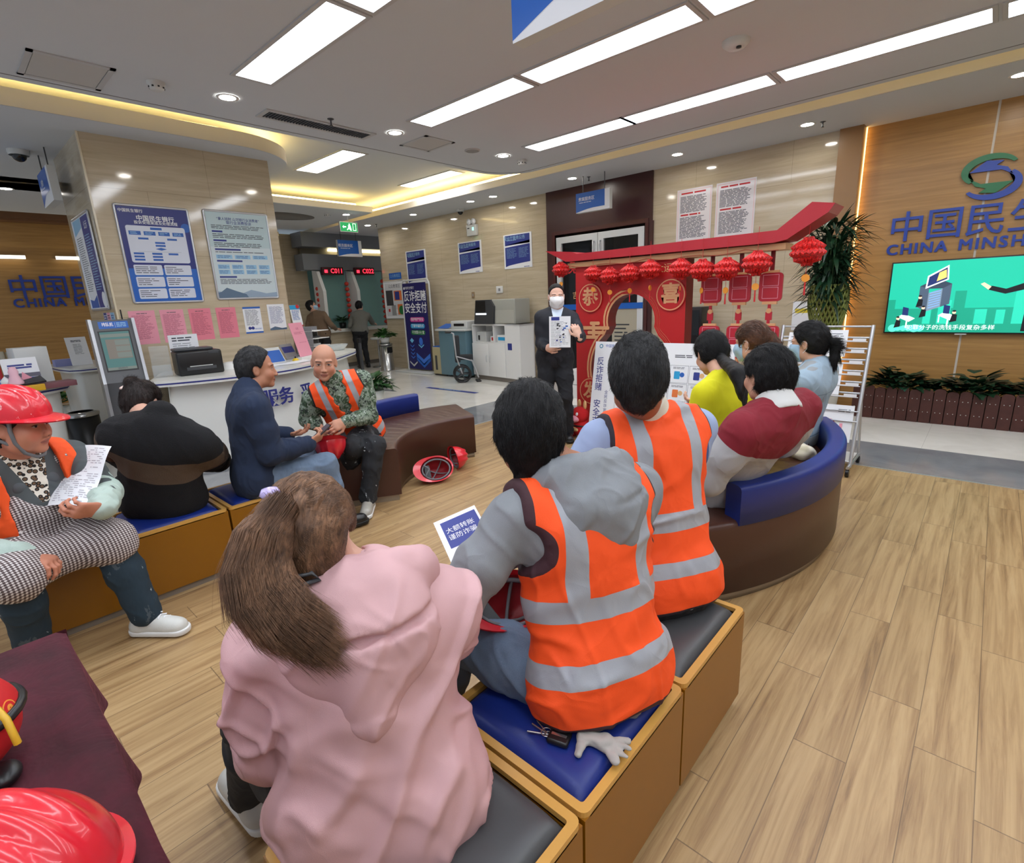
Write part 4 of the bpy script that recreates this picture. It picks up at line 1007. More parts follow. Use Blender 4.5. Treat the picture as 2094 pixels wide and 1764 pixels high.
t = thing('potted_plant', 'large leafy plant on the floor behind the bald man', 'plant', (-6.95, 4.40, 0)); MB().lathe([(0, 0), (.13, 0), (.17, .22), (.15, .22), (0, .2)], 24).build('pot', WHITE, t)
bush(t, 110, .22, .26, .22, .055, LEAF[0], seed=5, droop=.9); 
t = thing('potted_plant', 'green plant glimpsed between the two left desks', 'plant', (-10.0, 1.05, 0)); MB().lathe([(0, 0), (.12, 0), (.15, .25), (0, .25)], 20).build('pot', WHITE, t); bush(t, 90, .22, .35, .2, .05, LEAF[1], seed=9)

# queue ticket kiosk
t = thing('ticket_kiosk', 'grey queue ticket kiosk with teal screen in front of the column', 'kiosk', (-6.12, 1.155, 0), math.radians(-6))
KG = pbr('kiosk_graphite', (84, 85, 88), .3); KS = pbr('kiosk_silver', (176, 178, 182), .3, .5)
prof = [(.22, 0), (.20, .12), (.13, .35), (.11, .55), (.14, .78), (.17, .90), (.15, .98), (.05, 1.47), (-.12, 1.47), (-.14, 0)]
m = MB(); vs = [(x, s_ * .15, z) for s_ in (-1, 1) for x, z in prof]; n = len(prof)
m.raw(vs, [tuple(range(n)), tuple(reversed(range(n, 2 * n)))] + [(i, n + i, n + (i + 1) % n, (i + 1) % n) for i in range(n)], False).build('body', KG, t, True)
m = MB(); pr2 = [(x + (.025 if x > 0 else -.05), z) for x, z in prof]
for s_ in (-1, 1):
    y0, y1 = (.15, .175) if s_ > 0 else (-.175, -.15); vs = [(x, y, z + (.01 if z > 1 else 0)) for y in (y0, y1) for x, z in pr2]; m.raw(vs, [tuple(range(n)), tuple(reversed(range(n, 2 * n)))] + [(i, n + i, n + (i + 1) % n, (i + 1) % n) for i in range(n)], False)
m.build('side_panels', KS, t, True)
MB().box(-.26, -.16, .0, -.12, .16, 1.44, .01).build('rear_housing', KS, t)
V = (Vector((.05, 0, 1.47)) - Vector((.15, 0, .98))).normalized()
P = Panel((.15, -.15, .98), (0, .75, 0), V); P.U = P.U * .75
sc1, sc2, sc3 = glow('kiosk_screen_teal', (64, 102, 100), .35), glow('kiosk_screen_tan', (104, 98, 90), .35), glow('kiosk_screen_grey', (100, 108, 102), .4)
P.rect(.035, .02, .36, .40, BLACK, 0); P.rect(.05, .035, .345, .39, sc1, 1); P.rect(.05, .34, .345, .37, sc3, 2); P.rect(.05, .035, .345, .06, sc3, 2); P.rect(.09, .14, .33, .32, sc2, 2)
for k in range(3): P.rect(.18, .15 + .058 * k, .325, .195 + .058 * k, sc3, 3)
P.text('请触摸取号', .2, .048, .02, INK, 4)
P.rect(.06, .42, .36, .485, SIGNBLUE, 1); P.text('排队机', .15, .455, .038, PAPER, 3, .02); P.rect(.225, .43, .227, .475, PAPER, 3); P.lines(.24, .432, .34, .475, 3, LBLUE, 3, .5, 0); P.done('screen', t)
MB().box(.13, .03, .68, .20, .14, .86, .008).build('ticket_slot', LIGHTP, t); MB().box(.198, .05, .76, .203, .13, .766).build('slot_line', BLACK, t)
MB().box(.12, .04, .61, .18, .13, .65, .004).build('blue_label', SIGNBLUE, t)
MB().tube([(-.1, .1, 1.46), (-.1, .1, 1.56)], .006, 8).build('antenna', BLACK, t)

# ------------------------------------------------------------------ along the back wall
def stand_banner():
    xa, xb, yb = -9.72, -8.92, 7.18; t = thing('roll_banner', 'tall navy anti-fraud banner in a rounded white tube frame', 'banner', ((xa + xb) / 2, yb, 0))
    w = (xb - xa) / 2; top = 1.98
    fr = MB(); fr.tube([(-w - .03, 0, .02), (-w - .03, 0, top - .08), (-w + .05, 0, top), (w - .05 + .12, 0, top), (w + .12, 0, top - .08), (w + .12, 0, .02)], .018, 10); fr.build('tube_frame', LIGHTP, t)
    MB().box(-w - .25, -.25, 0, w + .2, .12, .03, .01).build('base_plate', LIGHTP, t)
    MB().box(-w, -.004, .06, w, .004, top - .06).build('banner_sheet', pbr('banner_navy', (26, 26, 96), .4), t)
    P = Panel((-w, -.0045, .06), (1, 0, 0), (0, 0, 1)); H = top - .12; W_ = 2 * w
    P.text('中国民生银行', W_ * .28, H * .945, .06, PAPER, 1); P.disc(W_ * .07, H * .945, .028, PAPER, 1)
    P.text('反诈拒赌', W_ * .51, H * .845, .235, PAPER, 1, .014, squash=.82); P.text('安全支付', W_ * .51, H * .71, .235, PAPER, 1, .014, squash=.82)
    for k, (m_, s_) in enumerate(((MAGENTA, '保护财产安全'), (CYAN, '了解诈骗形式'), (GREENP, '不贪图小便宜'))):
        y = H * (.585 - .075 * k); P.rect(W_ * .22, y - .05, W_ * .84, y + .05, m_, 1, .045); P.text(s_, W_ * .53, y, .072, PAPER, 2, .01)
    cb_ = pbr('neon_blue_print', (60, 120, 220), .4); cc = pbr('neon_cyan_print', (120, 200, 240), .4)
    def chev(cx, cy, s_, m_, th=.25): P.poly([(cx - s_, cy + s_ * .6), (cx, cy), (cx + s_, cy + s_ * .6), (cx + s_, cy + s_ * (.6 - th)), (cx, cy - s_ * th * 1.3), (cx - s_, cy + s_ * (.6 - th))], m_, 1)
    P.poly([(W_ * .13, H * .34), (W_ * .22, H * .37), (W_ * .31, H * .34), (W_ * .22, H * .31)], cc, 1)
    for k in range(4): chev(W_ * .22, H * (.27 - .045 * k), W_ * .09, cb_)
    chev(W_ * .22, H * .05, W_ * .17, LIGHTP); P.disc(W_ * .62, H * .33, W_ * .08, cb_, 1, 1.4); chev(W_ * .62, H * .27, W_ * .12, cc); chev(W_ * .68, H * .12, W_ * .30, cb_, .4); chev(W_ * .68, H * .07, W_ * .30, SIGNBLUE, .3)
    P.done('artwork', t)
stand_banner()
def broch(P, w, h):
    P.rect(w * .06, h * .06, w * .94, h * .94, pbr('pale_board', (214, 216, 220), .5), 0); P.text('公众教育区', w * .5, h * .86, w * .11, INK, 1)
    P.rect(w * .08, h * .35, w * .40, h * .76, DARK, 1); P.rect(w * .45, h * .48, w * .93, h * .74, ORANGEP, 1); P.rect(w * .5, h * .5, w * .7, h * .72, NAVY, 2)
    P.rect(w * .3, h * .08, w * .5, h * .36, GREYP, 1); P.rect(w * .58, h * .10, w * .93, h * .38, ORANGEP, 1); P.disc(w * .75, h * .22, w * .12, GREENP, 2); P.rect(w * .14, h * .18, w * .22, h * .26, REDP, 1); P.rect(w * .5, h * .14, w * .58, h * .24, PAPER, 2)
poster('notice_case', 'white framed brochure board on the wall left of the navy banner', 'notice board', (-10.78, WF, 1.17), (1, 0, 0), (0, 0, 1), .84, .84, PAPER, broch, LIGHTP, .03)
poster('small_plaque', 'small blue plaque above the brochure board', 'plaque', (-10.55, WF, 2.05), (1, 0, 0), (0, 0, 1), .46, .14, SIGNBLUE, lambda P, w, h: P.text('公众教育区', w * .5, h * .5, .08, LBLUE, 1), None, .01)
t = thing('dispenser', 'champagne umbrella bag dispenser box right of the navy banner', 'dispenser', (-8.42, 7.1, 0)); MB().box(-.21, -.12, .03, .21, .14, .60, .02).build('body', pbr('champagne_metal', (190, 180, 144), .35, .2), t); MB().box(-.12, -.125, .12, -.06, -.115, .42).build('slot', DARK, t)
MB().box(-.18, -.115, .54, .12, .10, .612, .004).build('blue_label', SIGNBLUE, t); MB().box(-.19, -.1, 0, .19, .12, .035).build('base', BLACK, t)
t = thing('self_service_machine', 'teal self-service machine with a printer top, behind the folded wheelchair', 'machine', (-7.92, 7.17, 0)); MB().box(-.42, -.22, .04, .38, .25, .93, .01).build('cabinet', pbr('teal_grey', (98, 132, 146), .4), t)
MB().box(-.46, -.28, .93, .42, .25, .97, .008).build('shelf', LIGHTP, t); MB().box(-.1, -.16, .97, .38, .2, 1.12, .02).build('printer_top', LIGHTP, t); MB().box(0, -.165, 1.02, .3, -.15, 1.07).build('paper_slot', BLACK, t)
MB().raw([(-.42, -.25, .98), (-.08, -.25, .98), (-.08, .0, 1.06), (-.42, .0, 1.06)], [(0, 1, 2, 3)], False).build('blue_leaflet', BLUE, t)
for sx in (-.3, .3): MB().cyl(sx, -.1, 0, .05, .05, 14).build('foot', DARK, t)
t = thing('potted_plant', 'small green plant between the navy banner and the teal machine', 'plant', (-8.25, 7.3, .62)); MB().lathe([(0, 0), (.06, 0), (.08, .1), (0, .1)], 16).build('pot', WHITE, t); bush(t, 40, .13, .12, .12, .03, LEAF[1], seed=2)
# folded wheelchair
wc = atZ(962, 778); t = thing('folded_wheelchair', 'folded black wheelchair parked before the teal machine', 'wheelchair', (wc.x - .02, wc.y - .18, 0), .9)
for k, y in enumerate((-.09, .09)):
    w_ = MB(); r = .15; w_.tube([(r * math.cos(a), y, .16 + r * math.sin(a)) for a in [2 * PI * i / 28 for i in range(28)]], .022, 8, closed=True); w_.build('wheel', BLACK, t)
    sp = MB()
    for i in range(5): a = 2 * PI * i / 5; sp.tube([(0, y, .16), (.14 * math.cos(a), y, .16 + .14 * math.sin(a))], .012, 6)
    sp.build('spokes', DARK, t)
    MB().tube([(0, y, .16), (-.1, y, .5), (-.12, y, .92), (-.22, y, .95)], .012, 8).tube([(.3, y, .08), (.2, y, .4), (-.1, y, .5)], .012, 8).build('frame_tube', ALU, t)
    MB().tube([(-.16, y, .945), (-.27, y, .95)], .018, 8).build('handle', BLACK, t)
    MB().lathe([(0, 0), (.05, 0), (.05, .02), (0, .02)], 18, .30, y).build('caster', BLACK, t)
MB().box(-.12, -.07, .38, -.02, .07, .88, .02).build('folded_backrest', pbr('black_canvas', (52, 54, 58), .8), t); MB().box(-.05, -.05, .42, .22, .05, .52, .02).build('folded_seat', pbr('black_canvas', (52, 54, 58), .8), t)

# white cabinet with coin machine
ca, cb_ = Vector((-7.46, 7.06, 0)), Vector((-6.11, 6.93, 0)); cu = (cb_ - ca).normalized(); cyaw = math.atan2(cu.y, cu.x); cw = (cb_ - ca).length
t = thing('storage_cabinet', 'white two-door cabinet with open shelf under the coin machine', 'cabinet', ca, cyaw)
H1 = 1.06; m = MB()
m.box(0, 0, .08, .02, .36, H1).box(cw - .40, 0, .08, cw, .36, H1).box(0, .34, .08, cw, .36, H1).box(0, 0, H1 - .03, cw, .36, H1).box(0, 0, .70, cw - .4, .36, .72).box(0, 0, .08, cw - .4, .35, .10).box(.62, .005, .72, .64, .35, H1 - .03).build('carcass', WHITE, t)
for k, (a_, b_) in enumerate(((.004, .478), (.482, .955))):
    d = MB().box(a_, -.018, .085, b_, 0, .698, .003).build('door', WHITE, t); hx = b_ - .04 if k == 0 else a_ + .04; MB().tube([(hx, -.018, .35), (hx, -.04, .36), (hx, -.04, .47), (hx, -.018, .48)], .005, 6).build('handle', ALU, d)
MB().box(0, .01, 0, cw, .35, .08).build('plinth', pbr('steel_plinth2', (120, 112, 104), .4), t)
MB().box(cw - .33, -.003, .60, cw - .22, 0, .72).build('blue_tag', NAVY, t)
def incab(x, y, z, w, d, h, m_, name, label, parts=None):
    o = ca + Vector((cu.x * x - cu.y * y, cu.y * x + cu.x * y, z)); return onbox(name, label, 'box', o.x, o.y, o.z, w, d, h, m_, cyaw, parts)
incab(.2, .18, .72, .28, .22, .19, LIGHTP, 'counting_device', 'light grey counting device on the cabinet shelf', lambda t: (MB().box(-.1, -.114, .03, -.05, -.11, .12).build('dark_slot', BLACK, t), MB().box(.0, -.114, .02, .1, -.11, .16).build('blue_button_panel', LIGHTP, t)))
incab(.53, .14, .72, .14, .14, .11, WHITE, 'first_aid_box', 'small white box with a red mark on the cabinet shelf', lambda t: MB().box(-.03, -.073, .03, .04, -.07, .09).build('red_mark', REDP, t))
incab(.80, .14, .72, .26, .16, .14, WHITE, 'tissue_carton', 'white box with a blue label on the cabinet shelf', lambda t: MB().box(-.1, -.083, .04, .1, -.08, .1).build('blue_label', CYAN, t))
o = ca + Vector((cu.x * .62 - cu.y * .17, cu.y * .62 + cu.x * .17, H1)); t = thing('coin_machine', 'grey and black coin counting machine on the white cabinet', 'machine', o, cyaw)
MB().box(-.08, -.16, 0, .62, .22, .44, .02).build('body', pbr('machine_putty', (168, 168, 158), .45), t); MB().box(.1, -.165, .02, .6, -.155, .25).build('access_panel', pbr('machine_putty2', (180, 180, 170), .45), t)
MB().raw([(-.5, -.2, 0), (.06, -.2, 0), (.10, -.2, .32), (.0, -.2, .44), (-.42, -.2, .44), (-.5, .16, 0), (.06, .16, 0), (.10, .16, .32), (.0, .16, .44), (-.42, .16, .44)], [(0, 1, 2, 3, 4), (9, 8, 7, 6, 5), (0, 5, 6, 1), (1, 6, 7, 2), (2, 7, 8, 3), (3, 8, 9, 4), (4, 9, 5, 0)], False).build('front_housing', DARK, t, True)
MB().box(-.42, -.21, .17, -.12, -.195, .20).build('display_light', glow('display_white', (230, 240, 250), 1), t); MB().box(-.42, -.206, .22, -.14, -.198, .42).build('display', BLACK, t)

# glazed double door and the room behind it
DW = pbr('door_white_frame', (214, 216, 216), .35)
def glazed_door(x0, x1, label, n):
    t = thing('door_%d' % n, None, None, (x0, WY, 0)); t['kind'] = 'structure'; w = x1 - x0; h = 2.46; fw = .1
    MB().box(0, -.03, 0, fw, .02, h).box(w - fw, -.03, 0, w, .02, h).box(fw, -.03, h - fw, w - fw, .02, h).box(fw, -.03, 0, w - fw, .02, .22).build('leaf_frame', DW, t)
    MB().box(fw, -.008, .22, w - fw, -.002, h - fw).build('pane', glass('door_glass', (40, 44, 48), .28), t)
    return t
d1 = glazed_door(-5.64, -4.82, '', 1); d2 = glazed_door(-4.81, -4.0, '', 2)
for d_, x in ((d1, .76), (d2, .05)): MB().tube([(x, -.03, 1.9), (x, -.07, 1.9), (x, -.07, 2.33), (x, -.03, 2.33)], .014, 8).build('door_handle', ALU, d_)
struct('wall_inner', MB().box(-5.9, 9.6, 0, -3.8, 9.7, 3.2).box(-5.95, 7.75, 0, -5.85, 9.6, 3.2).box(-3.85, 7.75, 0, -3.75, 9.6, 3.2), pbr('inner_wall', (96, 92, 86), .7))
struct('trim_9', MB().box(-5.64, WY - .036, 1.27, -4.0, WY - .032, 1.36), SIGNBLUE)
t = thing('door_decal', 'red new year characters stuck on the dark door glass', 'decal', (-5.2, WY - .012, 1.95)); P = Panel((0, 0, 0), (1, 0, 0), (0, 0, 1)); P.text('兔年', 0, 0, .22, REDP, 1, .02); P.text('吉祥', .0, -.45, .13, GOLD, 1); P.done('lettering', t)
poster('paper_notice', 'beige notice taped low on the right door glass', 'notice', (-4.55, WY - .014, .55), (1, 0, 0), (0, 0, 1), .45, .72, pbr('beige_notice', (178, 170, 150), .6), lambda P, w, h: (P.lines(w * .1, h * .1, w * .8, h * .7, 7, DARK, 1, .35, .4)), None, .003)
onbox('inner_cabinet', 'dark shelf unit with ornaments inside the maroon doorway', 'cabinet', -5.15, 8.6, 0, 1.0, .4, 1.15, pbr('dark_cabinet', (58, 48, 44), .5), 0, lambda t: (MB().lathe([(0, 1.15), (.08, 1.15), (.11, 1.25), (.05, 1.33), (0, 1.35)], 20, .1).build('red_ornament', ORANGEP, t), MB().lathe([(0, 1.15), (.05, 1.15), (.07, 1.25), (0, 1.34)], 20, -.2).build('gold_ornament', GOLD, t)))
onbox('floor_monitor', 'black monitor seen through the opening of the red arch', 'monitor', -3.18, 7.2, 0, .52, .3, 1.28, BLACK, 0, lambda t: MB().box(-.23, -.155, .9, .23, -.15, 1.24).build('screen', pbr('off_screen', (12, 12, 14), .1), t))
onbox('white_step_box', 'white low box behind the presenter beside the red arch', 'box', -4.35, 6.55, 0, .62, .4, .42, WHITE, 0, lambda t: MB().box(-.31, -.202, .2, .31, -.2, .206).build('seam', DARK, t))

# ------------------------------------------------------------------ red festival arch
AR = pbr('arch_red', (190, 30, 32), .42); ARD = pbr('arch_side_red', (128, 26, 32), .45); ARG = pbr('arch_gold_line', (222, 164, 118), .42); BEAM = pbr('pale_beam', (222, 178, 128), .5)
ay = 4.98; at = thing('festival_arch', 'tall red new year arch with gold characters and roof beam beside the presenter', 'arch', (-2.84, ay, 0))
aw, ah = .64, 1.80
def arch_open(s=1.0, dz=0):
    """cloud-topped opening: big circle with a smaller arch above"""
    p = []
    def circ(cx, cz, r, a0, a1, n): return [(cx + r * math.cos(math.radians(a0 + (a1 - a0) * k / n)), cz + r * math.sin(math.radians(a0 + (a1 - a0) * k / n))) for k in range(n + 1)]
    R = .49 + s; r2 = .275 + s
    p += circ(.05, .70, R, -122, 50, 20)
    p += circ(.05, 1.22, r2, -12, 192, 20)
    p += circ(.05, .70, R, 130, 302 - 1, 20)
    return p
def ring_poly(outer, inner, z0, z1, mb):
    bm = bmesh.new(); vo = [bm.verts.new((x, z1, z)) for x, z in outer]; vi = [bm.verts.new((x, z1, z)) for x, z in inner]
    eo = [bm.edges.new((vo[i], vo[(i + 1) % len(vo)])) for i in range(len(vo))]; ei = [bm.edges.new((vi[i], vi[(i + 1) % len(vi)])) for i in range(len(vi))]
    bmesh.ops.triangle_fill(bm, edges=eo + ei, use_beauty=True); mb.bm(bm, False)
def plate(outer, inner, y0, y1, name, m, parent, mside=None):
    mb = MB(); ring_poly(outer, inner, y0, y0, mb); ring_poly(outer, inner, y1, y1, mb)
    mb.mi = 1 if mside else 0
    for L in (outer, inner):
        n = len(L); mb.raw([(x, y, z) for y in (y0, y1) for x, z in L], [(i, (i + 1) % n, n + (i + 1) % n, n + i) for i in range(n)], False)
    return mb.build(name, [m, mside] if mside else m, parent)
outer = [(-aw, 0), (aw, 0), (aw, ah), (-aw, ah)]
plate(outer, arch_open(0), -.06, .10, 'panel', AR, at, ARD)
plate(arch_open(.055), arch_open(.035), -.066, -.06, 'gold_outline', ARG, at)
plate(arch_open(.02), arch_open(.0), -.064, -.06, 'inner_gold_outline', ARG, at)
for x, z, ch in ((-.44, 1.47, '恭'), (.49, 1.47, '喜'), (-.44, .44, '发')):
    P = Panel((x, -.075, z), (1, 0, 0), (0, 0, 1)); P.disc(0, 0, .155, AR, 0, 1, 32)
    for r1, r0 in ((.148, .138),):
        n = 36; P.mat(ARG); P.mb.raw([P.P(r * math.cos(2 * PI * k / n), r * math.sin(2 * PI * k / n), 1) for r in (r1, r0) for k in range(n)], [(k, (k + 1) % n, n + (k + 1) % n, n + k) for k in range(n)], False)
    P.text(ch, 0, 0, .20, ARG, 2, .03); P.done('character_disc', at); mb = MB(); mb.tube([(x, -.075, z), (x, -.06, z)], .155, 36); mb.build('disc_board', AR, at)
P = Panel((-.42, -.07, 1.08), (1, 0, 0), (0, 0, 1))
for x0_, x1_, z_ in ((-.03, .10, .10), (-.18, .22, .05), (-.06, .16, .0), (-.18, .08, -.05), (-.2, -.16, -.06)): P.rect(x0_, z_, x1_, z_ + .038, ARG, 0, .015)
P.rect(.0, -.02, .04, .12, ARG, .5); P.done('cloud_motif', at)
P = Panel((.36, -.062, 1.72), (1, 0, 0), (0, 0, 1)); P.text('行大运', 0, 0, .09, GOLD, 1); P.done('small_lettering', at)
MB().box(-.72, -.10, 1.80, 1.50, .12, 1.85).build('beam', BEAM, at)
rf = MB(); prof = [(-1.00, 2.0), (-.72, 1.87), (-.58, 1.85), (1.52, 1.85), (1.62, 1.88), (1.92, 2.02), (1.97, 2.0), (1.86, 2.08), (1.60, 1.97), (1.48, 1.945), (-.62, 1.945), (-.80, 2.005)]
prof = [(-.98, 2.0), (-.70, 1.865), (1.42, 1.855), (1.52, 1.87), (1.80, 2.04), (1.84, 2.10), (1.68, 2.13), (1.44, 1.95), (-.55, 1.935), (-.62, 1.96)]
n = len(prof); rf.raw([(x, y, z) for y in (-.16, .16) for x, z in prof], [(i, (i + 1) % n, n + (i + 1) % n, n + i) for i in range(n)], False)
for y in (-.16, .16):
    bm = bmesh.new(); bm.faces.new([bm.verts.new((x, y, z)) for x, z in prof]); bmesh.ops.triangulate(bm, faces=list(bm.faces)); rf.bm(bm, False)
rf.build('roof', pbr('roof_red', (178, 32, 44), .4), at, True)
TB = pbr('tag_board_red', (186, 34, 52), .4)
for k, x in enumerate((.86, 1.12, 1.38)):
    MB().box(x - .016, -.01, 1.62, x + .016, .01, 1.81).build('board_hanger', ARD, at)
    for z0, z1 in ((1.38, 1.62), (.93, 1.17), (.50, .72)):
        r = .035; pts = [(cx, cz) for c0, c1, a0 in ((x + .095 - r, z1 - r, 0), (x - .095 + r, z1 - r, 90), (x - .095 + r, z0 + r, 180), (x + .095 - r, z0 + r, 270)) for cx, cz in arc(c0, c1, r, a0, a0 + 90, 4)]
        m = MB(); n = len(pts); m.raw([(a_, y, b_) for y in (-.012, .012) for a_, b_ in pts], [tuple(range(n)), tuple(reversed(range(n, 2 * n)))] + [(i, (i + 1) % n, n + (i + 1) % n, n + i) for i in range(n)], False); bd = m.build('hanging_board', TB, at, True)
        P = Panel((x - .095, -.0125, z0), (1, 0, 0), (0, 0, 1)); h_ = z1 - z0
        for a_, b_ in ((.10, .48), (.54, .92)):
            for q_ in ((.03, h_ * a_, .16, h_ * a_ + .004), (.03, h_ * b_, .16, h_ * b_ + .004), (.03, h_ * a_, .034, h_ * b_), (.156, h_ * a_, .16, h_ * b_)): P.rect(*q_, PINKP, 0)
        P.done('outline_print', bd)
        MB().box(x - .06, -.014, z0 - .025, x + .06, .014, z0).box(x - .06, -.014, z1, x + .06, .014, z1 + .02).build('gold_band', ARG, bd)
    for z0, z1 in ((1.17, 1.355), (.72, .905)):
        MB().box(x - .012, -.008, z0, x + .012, .008, z1).box(x - .026, -.01, z0 + .05, x + .026, .01, z0 + .12).build('tassel_link', TB, at); MB().tube([(x, -.012, z0 + .13), (x, .012, z0 + .13)], .022, 16).build('link_disc', ARG, at)
# honeycomb paper lanterns
LANR = G('lantern_paper'); z_ = LANR.voro(LANR.obj(), (42, 42, 30), 'DISTANCE_TO_EDGE'); LANR.bump(z_, .8, .01)
LANM = LANR.out(LANR.ramp(z_, [(.0, srgb(150, 12, 14)), (.12, srgb(222, 32, 30))]), .5, 0)
def lantern_mesh():
    m = MB(); N = 20; K = 9
    for i in range(N):
        for j in range(K): pass
    vs = []; n = N * 2
    prof = [(.30, .40), (.34, .62), (.80, .50), (1.0, .20), (1.02, 0), (.98, -.22), (.80, -.46), (.42, -.60), (.32, -.42)]
    prof = [(.22, .74), (.34, .70), (.36, .60), (.74, .46), (.96, .22), (1.02, 0), (.96, -.24), (.74, -.46), (.36, -.60), (.34, -.72), (.22, -.74)]
    R = .085
    for ri, (r, z) in enumerate(prof):
        for k in range(n):
            a = 2 * PI * k / n; f = 1.0 + (.10 if (k + ri) % 2 else -.10) * (1 if 2 < ri < 8 else .3); vs.append((r * R * f * math.cos(a), r * R * f * math.sin(a), z * R * 1.18 + (.006 if (k % 2) else -.006)))
    fs = [(i * n + k, i * n + (k + 1) % n, (i + 1) * n + (k + 1) % n, (i + 1) * n + k) for i in range(len(prof) - 1) for k in range(n)]
    m.raw(vs, fs, False); return m
lt = thing('paper_lantern', '', 'lantern', (0, 0, 0), 0, 'red honeycomb lanterns'); lantern_mesh().build('paper_body', LANM, lt)
MB().tube([(0, 0, .22), (0, 0, -.13)], .0015, 5).build('string', REDP, lt)
MB().tube([(0, -.003, -.145), (0, .003, -.145)], .022, 16).build('gold_coin', pbr('tassel_gold', (230, 150, 50), .4), lt)
MB().tube([(0, 0, -.167), (0, 0, -.24)], [.004, .006], 6).build('tassel', REDP, lt)
LN = [(1147, 551, 42, 'leftmost lantern, above the presenter\'s head'), (1213, 560, 40, 'second lantern from the left'), (1247, 564, 38, 'third lantern from the left, hanging lowest'), (1288, 559, 41, 'fourth lantern from the left, above the arch opening'), (1330, 551, 44, 'fifth lantern from the left, right half of the opening'), (1392, 550, 46, 'sixth lantern, directly above the gold double character disc'), (1436, 552, 46, 'seventh lantern, at the right edge of the red panel'), (1486, 550, 52, 'eighth lantern, between the hanging boards'), (1548, 538, 58, 'ninth lantern, over the rightmost hanging boards'), (1652, 514, 66, 'rightmost and largest lantern, at the upturned roof tip')]
for k, (px, py, w_, lb) in enumerate(LN):
    dep = {0: 4.84, 9: 4.88}.get(k, 4.80); p = atY(px, py, dep)
    o = lt if k == 0 else copytree(lt, p)
    o.location = p; o['label'] = 'red honeycomb paper lantern, ' + lb; s_ = w_ / 42 * .93 if k < 8 else w_ / 50; s_ = {8: 1.32, 9: 1.42}.get(k, min(1.25, 1.06 + .03 * k)); o.scale = (s_,) * 3; o.rotation_euler = (0, 0, k * .4)
MB().tube([(-.7, -.11, 1.82)] + [(-.7 + 2.15 * k / 16, -.11, 1.825 - .03 * abs(math.sin(k * .9))) for k in range(17)], .002, 5).build('lantern_cord', REDP, at)

# leaning anti-fraud board
def fb(P, w, h):
    logo = pbr('logo_teal', (60, 140, 170), .5)
    P.disc(w * .05, h * .955, .022, logo, 0); P.disc(w * .05, h * .955, .013, PAPER, 1); P.text('中国民生银行', w * .16, h * .957, .035, BLUE, 1)
    for k, ch in enumerate('反诈拒赌 安全支付'): P.text(ch, w * .055, h * (.80 - .085 * k), .088, NAVY, 1, .008)
    for k, ch in enumerate('全民反诈宣传系列海报'): P.text(ch, w * .125, h * (.50 - .045 * k), .042, NAVY, 1)
    cols = [CYAN, ORANGEP, NAVY, BLUE, GOLD, ORANGEP]
    for i in range(6):
        for j in range(5):
            X0 = w * (.20 + .132 * i); Y0 = h * (.80 - .165 * j)
            for q_ in ((0, 0, .125, .003), (0, .155, .125, .158), (0, 0, .001, .158), (.124, 0, .125, .158)): P.rect(X0 + w * q_[0], Y0 + h * q_[1] - h * .155, X0 + w * max(q_[2], q_[0] + .002), Y0 + h * q_[3] - h * .155, GREYINK, 0)
            P.lines(X0 + w * .02, Y0 - h * .03, X0 + w * .105, Y0 - h * .01, 2, INK, 1, .4, .1); c = cols[(i * 2 + j) % 6]; P.rect(X0 + w * .03, Y0 - h * .12, X0 + w * .07, Y0 - h * .05, c, 1, .008); P.disc(X0 + w * .085, Y0 - h * .08, w * .016, cols[(i + j) % 6], 1)
    P.lines(w * .22, h * .87, w * .30, h * .90, 2, INK, 1, .5, 0); P.lines(w * .62, h * .87, w * .74, h * .90, 2, INK, 1, .5, 0)
p0 = atZ(1203, 898, .0); lean = .17
poster('display_board', 'white anti-fraud display board leaning against the red arch', 'board', p0, (1, .02, 0), (0, lean, 1), 1.42, 1.04, PAPER, fb, None, .02)
# plush toy
t = thing('plush_toy', 'red plush animal toy with pink snout and gold horns on the floor beside the board', 'toy', (-3.16, 4.56, 0), -1.9)
m = MB(); PR = pbr('plush_red', (196, 24, 30), .9, 0, .1)
def blob(c, r, m_, name, par, n=18):
    b = MB(); pr = [(math.sin(PI * k / n), -math.cos(PI * k / n)) for k in range(n + 1)]
    b.lathe([(a_ * 1.0, z_) for a_, z_ in pr], 22); b.v = [(c[0] + x * r[0], c[1] + y * r[1], c[2] + z * r[2]) for x, y, z in b.v]; return b.build(name, m_, par)
blob((0, 0, .11), (.11, .10, .11), PR, 'body', t); blob((.03, 0, .25), (.10, .10, .09), PR, 'head', t); blob((.11, 0, .22), (.055, .07, .045), PINKP, 'snout', t); blob((.10, .045, .27), (.018, .018, .024), PAPER, 'eye', t); blob((.10, -.045, .27), (.018, .018, .024), PAPER, 'eye', t)
for s_ in (-.05, .05): blob((0, s_, .36), (.018, .022, .05), GOLD, 'horn', t); blob((.06, s_ * 1.6, .03), (.06, .035, .03), PR, 'foot', t)
MB().tube([(.108 * math.cos(a), .10 * math.sin(a), .14) for a in [2 * PI * i / 24 for i in range(24)]], .008, 8, closed=True).build('black_belt', BLACK, t); blob((.09, 0, .10), (.03, .05, .03), GOLD, 'gold_patch', t)

